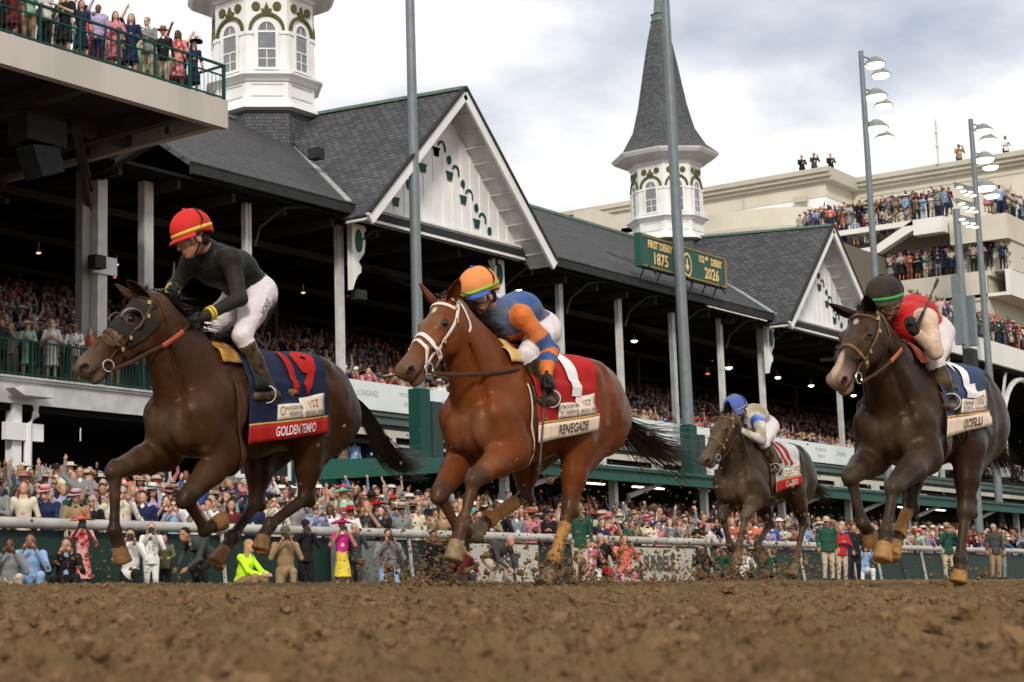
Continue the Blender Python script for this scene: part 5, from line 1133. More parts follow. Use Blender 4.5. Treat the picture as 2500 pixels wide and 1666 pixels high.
        if J.get('cuffs'):
            b=MB()
            for k in J['cuffs']:b.tube([tuple(wr-X2*(k+.0)),tuple(wr-X2*(k+.014))],.048,n=16)
            b.build('cuff_stripe',J['cuffm'],root,True)
    # helmet
    C=h(-.012,0,.040);a_,b_,c_=.142,.116,.128;n=40;V=[];Fs=[]
    zr=[-.045,-.030,-.012,.006]+[.02+ .11*math.sin(t) for t in np.linspace(.05,math.pi/2,9)]
    def rad(z):
        t=max(-1,min(1,z/.132));return math.sqrt(max(0,1-t*t))
    for z in zr:
        for j in range(n):
            a=2*math.pi*j/n;zz=z-(.030 if z<.0 else 0)*max(0,-math.cos(a))**1.5;V.append(C+M3@A([a_*rad(z)*math.cos(a),b_*rad(z)*math.sin(a),zz*(c_/.13)]))
    m=len(zr);Fs=[(i*n+j,i*n+(j+1)%n,(i+1)*n+(j+1)%n,(i+1)*n+j) for i in range(m-1) for j in range(n)]
    o=obj('helmet',npmesh('helmet',V,Fs),J['helm'],root);o.modifiers.new('s','SOLIDIFY').thickness=.006;he=o
    b=MB();V=[];nb_=19
    for k,(rr,dz) in enumerate(((1.0,-.035),(1.16,-.046),(1.27,-.058),(1.26,-.064),(1.0,-.045))):
        for j in range(nb_):
            a=R(-78+156*j/(nb_-1));e=math.cos(a)**.7 if math.cos(a)>0 else 0;r_=1+(rr-1)*e;V.append(C+M3@A([a_*r_*math.cos(a)*.98,b_*r_*math.sin(a)*.98,dz+.004]))
    b.add(V,[(i*nb_+j,(i+1)*nb_+j,(i+1)*nb_+j+1,i*nb_+j+1) for i in range(4) for j in range(nb_-1)]);b.build('visor',J['visor'],he,True)
    if J.get('band'):
        b=MB();V=[]
        for z in (-.030,-.006):
            for j in range(n):
                a=2*math.pi*j/n;V.append(C+M3@A([(a_*rad(z)+.003)*math.cos(a),(b_*rad(z)+.003)*math.sin(a),z-.0*max(0,-math.cos(a))]))
        b.add(V,[(j,(j+1)%n,n+(j+1)%n,n+j) for j in range(n)]);o=b.build('helmet_band',J['band'],he,True);o.modifiers.new('s','SOLIDIFY').thickness=.002
    b=MB();b.lathe([(.014,-.004),(.016,.004),(.008,.010),(0.0001,.011)],c=tuple(C+M3@A([0,0,.131*c_/.13])),n=10);b.build('helmet_button',J['visor'],he,True)
    b=MB();P=[]
    for j in range(30):
        a=R(-115+230*j/29);x=-.25-.55*math.cos(a)*.6
        t=math.cos(a*.85);P.append(C+M3@A([-.035-.045*(1-t)+.10*max(0,abs(a)-1.4),(b_+.006)*math.sin(a)*(1 if abs(a)<1.57 else 1),(.132)*math.cos(a)*.98+.0]))
    P=[C+M3@A([(-.055+.075*max(0,abs(R(d))-1.25)),(b_*math.sqrt(1-.15)+.004)*math.sin(R(d)),.120*math.cos(R(d))]) for d in np.linspace(-118,118,34)]
    b.tube(P,.009,n=6,flat=.5);b.build('goggle_strap',M('strap_black',(.012,.012,.012),rough=.6,var=0),he,True)
    # goggles and chin strap
    b=MB();V=[];n1=25
    for z,rr in ((-.058,.985),(-.050,1.06),(-.030,1.09),(-.010,1.06),(-.004,.99)):
        for j in range(n1):
            a=R(-72+144*j/(n1-1));nose=.012*math.exp(-(a/.25)**2)*(1 if z<-.03 else 0);V.append(h(-.002+(.104*rr)*math.cos(a)+.004,(.086*rr)*math.sin(a),z+nose))
    b.add(V,[(i*n1+j,i*n1+j+1,(i+1)*n1+j+1,(i+1)*n1+j) for i in range(4) for j in range(n1-1)])
    o=b.build('goggles',M('goggle_lens',(.20,.15,.11),rough=.22,metal=.25,spec=.6,vs=26,c2=(.62,.52,.42)),root,True);o.modifiers.new('s','SOLIDIFY').thickness=.004  # pale mottling paints bright reflections onto the dusty lens
    b=MB()
    for q in (1,-1):b.tube([h(-.015,.082*q,-.01),h(.0,.083*q,-.07),h(.03,.055*q,-.115),h(.045,0,-.142)],.006,n=6,flat=.5)
    b.build('chin_strap',MATS['strap_black'],root,True)
    return root,h,M3
def whip(H,a,b_,lab,flap=True,bead=False):
    t=like(H['root'],'riding_whip',lab,'whip');a=np.array(a,float);b_=np.array(b_,float);m=MB();d=b_-a
    m.tube([a-d*.12,a+d*.25],[.012,.010],n=8);m.build('handle',M('whip_grip',(.02,.02,.02),rough=.7,var=.2,bump=.4,bs=200),t,True)
    m=MB();m.tube([a+d*.25,a+d*.8],[.008,.006],n=8);m.build('shaft',M('whip_shaft',(.06,.055,.05) if not bead else (.35,.28,.2),rough=.5,var=.5,vs=90),t,True)
    if flap:m=MB();m.tube([a+d*.78,a+d*.84,a+d*1.],[.008,.018,.018],n=8,flat=.3,up=(0,1,0));m.build('flap',M('whip_flap',(.05,.05,.05),rough=.5,var=.2),t,True)
ha,hb,hc,hd_=HORSES
# --- number 19
c=Cloth(ha,-.14,-.95,-.10,-.86,.905,1.02)
NAVY=M('cloth_navy',(.012,.018,.045),rough=.75,var=.3,vs=6,bump=.2,bs=14);REDC=M('cloth_red',(.36,.014,.012),rough=.75,var=.2,vs=6,bump=.2,bs=14);GOLD=M('cloth_gold_trim',(.48,.28,.09),rough=.7,var=.15)
WHC=M('cloth_white',(.70,.67,.66),rough=.75,var=.15,vs=5,bump=.15,bs=14);CREAM=M('cloth_cream',(.66,.52,.40),rough=.8,var=.2,vs=5);BLKC=M('cloth_black',(.015,.014,.014),rough=.8,var=.2)
CHA=M('chamois_tan',(.42,.22,.05),rough=.8,var=.25,vs=12,c2=(.22,.11,.03));CHY=M('chamois_yellow',(.55,.38,.14),rough=.8,var=.2,vs=12);CHO=M('chamois_orange',(.38,.08,.035),rough=.7,var=.2,vs=12);CHB=M('chamois_brown',(.13,.07,.035),rough=.8,var=.3,vs=12);SAD=M('saddle_black',(.015,.013,.012),rough=.4,var=.3,vs=10)
saddle_cloth(ha,c,'navy blue cloth with red number 19 and red name strip',NAVY,REDC,GOLD,'19',REDC,'GOLDEN TEMPO',WHC,numu=.66,numsize=.45)
saddle(ha,c,'black racing saddle with tan chamois on the dark bay with blinkers',SAD,CHA,(-.15,.20,1.61),(-.28,.29,1.19))
bridle(ha,LEA,'dark brown leather bridle over the black blinker hood',(LEA,M('rein_rubber',(.35,.075,.035),rough=.6,var=.2,vs=60)),((.26,.13,1.655),(.25,-.10,1.86)),blink=True,double=True)
SB=M('silk_black',(.009,.009,.0085),rough=.5,var=.5,vs=5,bump=.9,bs=10);YB=M('silk_yellow',(.62,.44,.06),rough=.6,var=.15)
SBD=M('silk_black_dusty',(.022,.020,.014),rough=.65,var=.5,vs=5,bump=.9,bs=10)
REDH=M('helmet_red',(.52,.022,.018),rough=.6,var=.12,vs=8,bump=.1,bs=120)
r,h,M3=jockey(ha,dict(label='jockey in black silks and red helmet standing high in his stirrups',pelvis=(-.47,0,1.96),chest=(-.14,0,2.09),neck=(-.03,0,2.18),head=(.115,0,2.255),face=(.82,-.40,-.36),arch=.05,
 armL=[(-.07,.17,2.10),(-.09,.23,1.84),(.16,.16,1.705)],armR=[(-.06,-.17,2.12),(.02,-.24,1.96),(.19,-.10,1.90)],legL=[(-.14,.20,1.61),(-.31,.26,1.31),(-.17,.28,1.215),(-.38,.27,1.235)],legR=[(-.16,-.19,1.62),(-.31,-.25,1.31),(-.17,-.28,1.22),(-.38,-.27,1.235)],
 grip=[(0,.2,1),(0,.2,1)],m1=SB,m2=SBD,sleeve=2,helm=REDH,visor=REDH,band=YB,cuffs=(.025,.05),cuffm=YB,skin=1))
b=MB();A=np.array([-.45,.14,1.93]);B=np.array([-.15,.23,1.62]);ax=unit(B-A);up=unit(np.cross(ax,[0,1,0]))
for txt,o in (('HORSE',.035),('WHISPERER',-.022)):
    # lettering runs down the outside of the thigh
    fn=lambda u,v,o=o:tuple((A+B)/2+ax*(-u)+up*(v+o)*1.+np.array([0,.105-1.4*(v+o)**2+.0,0])+np.array([0,0,.0]))
    addtext(b,txt,.052,fn,bold=.001,sx=.95)
LET=b
b.build('breeches_lettering',M('ink_black',(.02,.02,.02),rough=.8,var=0),r)
whip(ha,(.20,-.085,1.92),(.10,-.16,2.14),'short black whip held upright in the gloved hand above the mane',flap=False)
# --- number 1
c=Cloth(hb,-.06,-.92,-.02,-.70,.92,1.04)
saddle_cloth(hb,c,'red cloth with white number 1 and cream name strip',REDC,CREAM,GOLD,'1',WHC,'RENEGADE',BLKC,numu=.62,numsize=.52,nbold=.045,nsx=.8,numv=.63)
saddle(hb,c,'black racing saddle with yellow chamois on the bright bay horse',SAD,CHY,0,(-.19,.29,1.17),girthx=.0,girthmat=M('girth_cream',(.5,.42,.34),rough=.8,var=.2))
WB=M('bridle_white',(.68,.58,.53),rough=.6,var=.25,vs=25)
bridle(hb,WB,'white webbing bridle on the bright bay horse',(LEA,),((.06,.20,1.40),(.24,-.07,1.66)),double=True,wd=.013)
Q=hb['Q']
def legmask(H,nm,lo,hi,rad=.095):
    kn,fe=[np.array(v,float) for v in H[nm][1:3]];V=H['V'];t=((V-kn)@(fe-kn))/((fe-kn)@(fe-kn));d=np.linalg.norm(V-kn-np.clip(t,0,1.3)[:,None]*(fe-kn),axis=1);return (t>lo)&(t<hi)&(d<rad)
BAND=M('leg_wrap_tan',(.34,.17,.055),rough=.8,var=.25,vs=14,bump=.3,bs=40)
for nm in ('HL','HR'):shell(hb,legmask(hb,nm,.28,1.12),.008,'leg_wrap',BAND,hb['root'])
shell(hc,legmask(hc,'HR',.3,1.12),.008,'leg_wrap',BAND,hc['root'])
OR=M('silk_orange',(.62,.16,.035),rough=.55,var=.2,vs=7,bump=.9,bs=10,c2=(.50,.15,.05));BL=M('silk_blue',(.025,.07,.24),rough=.5,var=.3,vs=5,bump=.9,bs=10,c2=(.09,.11,.15))
ORH=M('helmet_orange',(.72,.25,.08),rough=.6,var=.15,vs=8,c2=(.60,.22,.09));LIME=M('band_lime',(.28,.50,.05),rough=.7,var=.3,vs=8)
r,h,M3=jockey(hb,dict(label='jockey in blue and orange silks and orange helmet crouching over the neck',pelvis=(-.50,0,1.74),chest=(-.10,0,1.755),neck=(.03,0,1.82),head=(.165,0,1.90),face=(.86,-.25,-.38),arch=.075,
 armL=[(-.05,.18,1.75),(-.18,.30,1.53),(-.08,.33,1.36)],armR=[(-.05,-.18,1.78),(.06,-.23,1.68),(.18,-.09,1.68)],legL=[(-.05,.20,1.49),(-.16,.265,1.285),(-.06,.28,1.19),(-.25,.275,1.205)],legR=[(-.08,-.19,1.52),(-.20,-.25,1.29),(-.08,-.28,1.2),(-.27,-.27,1.21)],
 grip=[(.6,.3,1),(0,.2,1)],m1=BL,m2=OR,sleeve=2,bands=True,yoke=True,shtag=2,helm=ORH,visor=M('visor_blue',(.05,.10,.38),rough=.5,var=0),band=LIME,skin=1))
whip(hb,(-.035,.345,1.30),(.12,.36,.64),'long riding whip pointing straight down beside red cloth',flap=False,bead=True)
# --- number 2
c=Cloth(hc,-.06,-.98,.12,-.66,.99,1.12)
saddle_cloth(hc,c,'navy cloth with white number 2 and cream name strip',M('cloth_slate',(.035,.055,.105),rough=.75,var=.25,vs=6,bump=.2,bs=14),CREAM,GOLD,'2',WHC,'OCELLI',BLKC,numu=.58,numsize=.50,nbold=.034,nsx=.85,numv=.62)
saddle(hc,c,'black racing saddle with orange chamois on the horse with pale muzzle',SAD,CHO,0,(-.01,.29,1.19),girthx=.05)
bridle(hc,M('tack_tan',(.14,.07,.03),rough=.45,var=.3,vs=25),'tan leather bridle on the horse with pale muzzle',(LEA,M('rein_orange',(.42,.13,.05),rough=.6,var=.2)),((.34,.16,1.62),(.26,-.08,1.68)))
RS=M('silk_red',(.42,.014,.012),rough=.5,var=.25,vs=5,bump=.9,bs=10);PW=M('silk_muddy_white',(.62,.47,.38),rough=.7,var=.1,vs=9,bump=.9,bs=10,c2=(.42,.27,.17))
BH=M('helmet_black',(.025,.021,.017),rough=.65,var=.35,vs=7,c2=(.06,.045,.03));GRN=M('band_green',(.05,.32,.07),rough=.7,var=.25,vs=8)
r,h,M3=jockey(hc,dict(label='jockey in red and white silks and black helmet raising his whip',pelvis=(-.47,0,1.79),chest=(-.03,0,1.80),neck=(.10,0,1.86),head=(.255,0,1.925),face=(.90,.10,-.30),arch=.08,
 armL=[(.03,.18,1.80),(.20,.28,1.555),(.30,.215,1.66)],armR=[(.03,-.18,1.82),(.14,-.25,1.70),(.24,-.09,1.69)],legL=[(.0,.20,1.50),(-.05,.265,1.29),(.07,.28,1.195),(-.12,.275,1.21)],legR=[(-.05,-.19,1.54),(-.12,-.25,1.30),(0,-.28,1.2),(-.19,-.27,1.21)],
 grip=[(-.8,-.2,.8),(0,.2,1)],m1=RS,m2=PW,sleeve=2,helm=BH,visor=BH,band=GRN,skin=1))
whip(hc,(.31,.225,1.735),(.02,.27,2.06),'raised whip pointing up beside the red-shirted jockey')
# --- number 11, far behind
c=Cloth(hd_,-.10,-.90,-.12,-.70,.97,1.09)
saddle_cloth(hd_,c,'pale grey cloth with red number 11 on muddy horse',M('cloth_grey',(.42,.42,.42),rough=.8,var=.2,vs=6),REDC,GOLD,'11',REDC,'CHEERXI',CREAM,numu=.52,numsize=.45)
saddle(hd_,c,'muddy brown racing saddle on the trailing horse',M('saddle_brown',(.05,.03,.02),rough=.7,var=.3,vs=10),CHB,0,(-.10,.29,1.19))
bridle(hd_,MATS['tack_tan'],'brown bridle with white beaded browband on the trailing horse',(LEA,),((.40,.12,1.62),(.38,-.08,1.62)))
DW=M('silk_dirty_white',(.55,.53,.47),rough=.7,var=.2,vs=6,bump=.9,bs=10,c2=(.28,.22,.14));BLH=M('helmet_blue',(.06,.11,.38),rough=.6,var=.2,vs=7,c2=(.13,.15,.22))
r,h,M3=jockey(hd_,dict(label='jockey in muddy white silks and blue helmet on the trailing horse',pelvis=(-.48,0,1.75),chest=(-.08,0,1.76),neck=(.04,0,1.82),head=(.16,0,1.88),face=(.84,-.2,-.45),arch=.08,
 armL=[(.0,.18,1.75),(.12,.25,1.54),(.33,.13,1.63)],armR=[(.0,-.18,1.78),(.14,-.24,1.62),(.32,-.09,1.64)],legL=[(-.03,.20,1.51),(-.15,.265,1.30),(-.03,.28,1.205),(-.22,.275,1.22)],legR=[(-.05,-.19,1.54),(-.12,-.25,1.30),(0,-.28,1.2),(-.19,-.27,1.21)],
 grip=[(0,.2,1),(0,.2,1)],m1=DW,shtag=2,m2=M('silk_blue_white',(.05,.12,.45),rough=.7,var=.3,vs=3,c2=(.6,.6,.6)),sleeve=1,helm=BLH,visor=BLH,band=M('band_greyblue',(.22,.27,.32),rough=.7,var=.2),skin=1))
whip(hd_,(.37,.14,1.58),(.17,.20,1.14),'thin whip with yellow collar pointing down at muddy shoulder',flap=False)
# ---------------------------------------------------------------- spectators
TAGN=8  # 0 skin 1 top 2 bottom 3 hair 4 shoe 5 shirt 6 dark glasses 7 tie
def man(pose,dress=False,vx=.021,longhair=False,shirt=True,glasses=False,seed=0,stout=1.,bags=False):
    s=Sdf();A=np.array;g=np.random.default_rng(seed);jz=lambda a:g.normal()*a
    P=dict(hip=(0,0,.95),ch=(0.02,0,1.32),nb=(.02,0,1.48),hd=(.04,0,1.63));kn={1:(.03,.10,.50),-1:(.01,-.10,.50)};an={1:(-.02,.11,.09),-1:(-.02,-.11,.09)};lean=0
    if pose=='kneel':
        d=-.40;P=dict(hip=(0,0,.52),ch=(.06,0,.90),nb=(.08,0,1.06),hd=(.11,0,1.20));kn={1:(.36,.12,.50),-1:(.08,-.12,.08)};an={1:(.34,.12,.09),-1:(-.36,-.12,.08)}
    if pose in('squat','sit'):
        P=dict(hip=(-.05,0,.30),ch=(.05,0,.66),nb=(.08,0,.82),hd=(.12,0,.96));kn={1:(.36,.18,.42),-1:(.34,-.20,.40)};an={1:(.30,.16,.08),-1:(.28,-.18,.08)}
    if pose=='bend':
        P=dict(hip=(-.15,0,.72),ch=(.18,0,.92),nb=(.32,0,1.0),hd=(.45,0,1.06));kn={1:(.18,.14,.52),-1:(.10,-.14,.50)};an={1:(.02,.14,.09),-1:(-.10,-.14,.09)}
    if pose=='lean':P.update(ch=(.10,0,1.30),nb=(.14,0,1.45),hd=(.19,0,1.59))
    hip,ch,nb,hd=[A(P[k],float) for k in('hip','ch','nb','hd')];ax=unit(ch-hip);k=.05
    w_=1. if not dress else .88;w_*=stout
    s.cone(hip,hip*.5+ch*.5,.125*stout,.130*stout if not dress else .105,tag=1,k=.05,lat=1.15*w_);s.cone(hip*.5+ch*.5,ch,.125*stout,.135,tag=1,k=.05,lat=1.3*w_);s.cone(ch,nb,.12,.06,tag=1,k=.05,lat=1.3*w_)
    s.cone(nb-A([0,0,.02]),hd-A([0,0,.06]),.052,.048,tag=0,k=.02)
    if not dress or shirt:
        f=unit(A([1,0,0])-ax*ax[0]);s.cone(hip*.35+ch*.65+f*.085,nb+f*.035-ax*.02,.055,.045,tag=5,k=.015,lat=1.)
        if not dress:s.cone(hip*.35+ch*.65+f*.125,nb+f*.070-ax*.02,.020,.016,tag=7,k=.006)
    # arms
    sh={q:ch+A([-.01,.195*q*w_,.085]) for q in(1,-1)}
    poses={'down':[(-.03,.26,1.14),(.06,.27,.90)],'phone':[(.15,.29,1.17),(.33,.085,1.50)],'clap':[(.10,.26,1.14),(.28,.05,1.22)],'cheer':[(.05,.32,1.62),(.06,.30,1.92)],'lean':[(.20,.26,1.16),(.42,.12,1.10)],'high':[(.18,.24,1.58),(.22,.10,1.84)]}
    arms={1:poses['down'],-1:poses['down']}
    if pose in('phone','kneel','high'):arms={1:poses['high' if pose=='high' else 'phone'],-1:poses['high' if pose=='high' else 'phone']}
    if pose=='phone1':arms={1:poses['down'],-1:poses['high']}
    if pose=='cheer':arms={1:poses['cheer'],-1:[(a+jz(.06),b+jz(.05),c+jz(.05)) for a,b,c in poses['cheer']]}
    if pose=='fist':arms={1:poses['clap'],-1:[(.06,.33,1.55),(.10,.30,1.86)]}
    if pose=='clap':arms={1:poses['clap'],-1:poses['clap']}
    if pose in('lean','bend','squat','sit'):arms={1:poses['lean'],-1:poses['lean']}
    if pose=='squat':arms={1:poses['phone'],-1:poses['phone']}
    ref=A([.02,0,1.32]);hands=[]
    for q in(1,-1):
        e,h_=[A([a,b*q,c],float)-ref+ch for a,b,c in arms[q]]
        if pose=='bend':e,h_=ch+A([.15,.2*q,-.26]),ch+A([.36,.12*q,-.42])
        s.ell(sh[q],(.075,.07,.075),tag=1,k=.04);s.cone(sh[q],e,.060,.048,tag=1,k=.03);wr=e*.12+h_*.88;bare=dress
        s.cone(e,wr,.046,.034,tag=0 if bare else 1,k=.02);d=unit(h_-e)
        s.cone(wr,h_,.030,.028,tag=0,k=.01);s.ell(h_+d*.045,(.042,.042,.042),tag=0,k=.015);s.cone(h_+d*.05,h_+d*.115,.026,.018,tag=0,k=.01);s.cone(h_+d*.02,h_+d*.06+A([.0,-.04*q,.02]),.015,.012,tag=0,k=.008);hands.append(h_+d*.05)
    # legs
    for q in(1,-1):
        K=A(kn[q],float);N=A(an[q],float);hq=hip+A([0,.09*q,-.04])
        if dress and pose in('down','phone','phone1','clap','cheer','fist','lean','high'):
            s.cone(K*.8+N*.2,N,.050,.036,tag=0,k=.02)
        else:
            s.cone(hq,K,.105,.070,tag=2,k=.05);s.cone(K,N,.068,.050,tag=2,k=.02)
        s.cone(N+A([-.03,0,-.03]),N+A([.15,.01*q,-.05]),.040,.034,tag=4,k=.01)
    if dress:
        s.frus(hip+A([0,0,.08]),A([hip[0]+.02,0,max(.12,hip[2]-.50)]),.125,.215,tag=2,k=.04,rd=.012);s.p[-1]=s.p[-1][:6]+(.035,8)
    elif shirt:
        (s.frus(hip+A([0,0,.06]),hip-A([0,0,.14]),.155*stout,.175*stout,tag=1,k=.03,rd=.012) if pose not in('kneel','squat','bend','sit') else s.cone(hip,hip,.150,.150,tag=1,k=.03,lat=1.1))
    # head with face
    F=A([1,0,0.]) ;h=lambda a,b,c:hd+A([a,b,c])
    s.ell(h(0,0,.02),(.092,.075,.10),tag=0,k=.01);s.ell(h(.03,0,-.055),(.060,.056,.062),tag=0,k=.03);s.cone(h(.085,0,.0),h(.108,0,-.030),.010,.014,tag=0,k=.012);s.ell(h(.088,0,-.065),(.012,.025,.012 if g.random()<.6 else .02),tag=7 if 0 else 3 if g.random()<.15 else 0,k=.006)
    for q in(1,-1):
        s.ell(h(.0,.078*q,-.01),(.015,.010,.026),tag=0,k=.006)
        if glasses:s.ell(h(.082,.034*q,.008),(.014,.030,.020),tag=6,k=.004)
        else:s.ell(h(.080,.030*q,.010),(.012,.016,.009),tag=6,k=.004)
    s.ell(h(-.018,0,.055),(.092,.082,.082),tag=3,k=.006)
    if longhair:
        s.cone(h(-.03,.055,.03),h(-.02,.085,-.20),.045,.035,tag=3,k=.02);s.cone(h(-.03,-.055,.03),h(-.02,-.085,-.20),.045,.035,tag=3,k=.02);s.cone(h(-.06,0,.03),h(-.07,0,-.20),.06,.05,tag=3,k=.03)
    V,Fq,tg=s.mesh('p',vx);return V,Fq,tg,hd,hands
def skn(i):return skin(i%6)
HAIRS=[M('hair_%s'%n,c,rough=.7,var=.25,vs=30) for n,c in(('black',(.012,.010,.009)),('brown',(.06,.03,.015)),('dark_brown',(.03,.016,.01)),('blond',(.36,.24,.11)),('grey',(.34,.33,.32)),('auburn',(.14,.05,.02)))]
PAL=dict(navy=(.016,.024,.065),black=(.014,.014,.015),white=(.68,.67,.65),pink=(.52,.18,.23),red=(.45,.02,.025),beige=(.46,.38,.28),grey=(.20,.21,.22),coral=(.62,.17,.12),sky_blue=(.25,.38,.58),mint=(.30,.50,.38),lilac=(.40,.33,.52),cream=(.62,.56,.44),magenta=(.55,.03,.22),royal_blue=(.04,.08,.35),tan=(.30,.20,.11),olive=(.10,.10,.05),dark_green=(.015,.07,.045),yellow=(.65,.50,.06),maroon=(.12,.015,.02),turquoise=(.06,.38,.38),orange=(.60,.20,.05),charcoal=(.05,.052,.056),pale_pink=(.58,.38,.38))
CLM={k:M('cloth_'+k if k not in('white','grey','cream','black','navy','red') else 'garment_'+k,v,rough=.8,var=.16,vs=5,bump=.25,bs=18) for k,v in PAL.items()}
def floral(n,a,b,vs=12):return M(n,a,rough=.8,c2=b,vs=vs,detail=1)
CLM['floral_pink']=floral('floral_pink',(.62,.45,.50),(.60,.05,.18));CLM['floral_red']=floral('floral_red',(.60,.36,.34),(.50,.02,.03),9);CLM['striped_blue']=M('checked_blue',(.45,.50,.60),rough=.8,c2=(.10,.14,.30),vs=25,detail=1)
SHOE=M('shoe_dark',(.02,.015,.012),rough=.5,var=.2);GLS=M('sunglass_lens',(.01,.01,.012),rough=.15,var=0)
SPEC={}
def spec(key,**kw):
    if key not in SPEC:
        V,Fq,tg,hd,hands=man(**kw);me=npmesh('person_mesh',V,Fq,tg)
        for m in(skn(0),CLM['navy'],CLM['grey'],HAIRS[0],SHOE,CLM['white'],GLS,CLM['red']):me.materials.append(m)
        SPEC[key]=(me,hd,hands)
    return SPEC[key]
# hats, made once each; slots: 0 main, 1 band
def hat_mesh(kind,seed=0):
    b=MB();g=np.random.default_rng(seed)
    if kind=='cap':
        b.lathe([(.098,0),(.098,.03),(.088,.065),(.060,.095),(.02,.108),(.0001,.11)],n=16);V=[];n=9
        for i,r in enumerate((.09,.17)):
            for j in range(n):a=R(-48+96*j/(n-1));V.append(((.03 if i else .0)+r*math.cos(a),.095*math.sin(a)/math.sin(R(48)) ,.006-.012*i))
        V+=[(x,y,z-.008) for x,y,z in V];b.add(V,[(j,j+1,n+j+1,n+j) for j in range(n-1)]+[(2*n+j,3*n+j,3*n+j+1,2*n+j+1) for j in range(n-1)]+[(n+j,n+j+1,3*n+j+1,3*n+j) for j in range(n-1)])
    elif kind in('fedora','wide','sunhat'):
        R_,hh={'fedora':(.165,.115),'wide':(.24,.10),'sunhat':(.21,.12)}[kind];n=20;V=[]
        prof=[(.098,.0),(.104,.004),(R_*.8,-.012),(R_,-.004),(R_,.003),(R_*.8,-.004),(.100,.012)]
        wob=.018 if kind!='fedora' else .012
        for r,z in prof:
            for j in range(n):a=2*math.pi*j/n;V.append((r*math.cos(a)*1.05,r*math.sin(a),z+wob*math.cos(2*a+.5)*(r/R_)**2*(-1 if kind=='fedora' else 1)))
        b.add(V,[(i*n+j,i*n+(j+1)%n,(i+1)*n+(j+1)%n,(i+1)*n+j) for i in range(len(prof)-1) for j in range(n)])
        b.lathe([(.100,.010),(.096,.045)],n=20,mi=1);b.lathe([(.0955,.045),(.088,hh-.01),(.070,hh),(.03,hh-.012),(.0001,hh-.016)],n=20)
    elif kind=='fancy':
        n=22;V=[];prof=[(.09,0),(.17,-.01),(.27,.01),(.275,.018),(.17,.0),(.095,.012)]
        for r,z in prof:
            for j in range(n):a=2*math.pi*j/n;V.append((r*math.cos(a),r*math.sin(a),z+.035*math.sin(a*2+.7)*(r/.27)**2))
        b.add(V,[(i*n+j,i*n+(j+1)%n,(i+1)*n+(j+1)%n,(i+1)*n+j) for i in range(len(prof)-1) for j in range(n)]);b.lathe([(.095,.01),(.085,.07),(.05,.095),(.0001,.10)],n=16)
        for k in range(34):
            c=np.array([g.normal()*.05+.05,.06+g.normal()*.06,.06+abs(g.normal())*.03]);d=unit(g.normal(size=3)+[0,0,1.2])
            b.add([c,c+d*.07+np.array([.03,0,0]),c+d*.10,c+d*.07-np.array([.03,.0,0])],[(0,1,2,3)],1)
        for k in range(7):
            d=unit([g.normal()*.5,g.normal()*.5,1]);b.tube([(.03,.05,.08)]+[tuple(np.array([.03,.05,.08])+d*t+np.array([0,0,-.25*t*t])) for t in(.08,.16,.22)],[.004,.004,.003,.002],n=4,mi=1)
    elif kind=='fascinator':
        for k in range(40):
            c=np.array([.02+g.normal()*.03,.05+g.normal()*.035,.05+abs(g.normal())*.02]);d=unit(g.normal(size=3)+[0,.3,.8]);u_=unit(np.cross(d,g.normal(size=3)))*.028
            b.add([c,c+d*.05+u_,c+d*.09,c+d*.05-u_],[(0,1,2,3)],k%2)
        b.lathe([(.07,.0),(.068,.01),(.0001,.03)],c=(.01,.04,.04),n=12)
    me=npmesh('hat_mesh',b.v,b.f,b.m);me.materials.append(CLM['white']);me.materials.append(CLM['black']);return me
HATS={k:hat_mesh(k,3) for k in('cap','fedora','wide','sunhat','fancy','fascinator')}
def setmats(o,ms):
    for i,m in ms.items():
        sl=o.material_slots[i];sl.link='OBJECT';sl.material=m
used_labels=set()
POSEW={'down':'arms down','phone':'hands before face','phone1':'one hand raised','high':'hands held high','clap':'hands at chest','cheer':'both arms up','fist':'punching the air','lean':'leaning forward','kneel':'kneeling with a camera','squat':'crouching low','sit':'sitting on the ground','bend':'bending far forward'}
HATW={'cap':'cap','fedora':'fedora hat','wide':'wide-brimmed hat','sunhat':'sun hat','fancy':'feathered brim hat','fascinator':'flower headpiece'}
def wear(c,dress):return c.replace('_',' ')+(' dress' if dress else '')
npeople=0
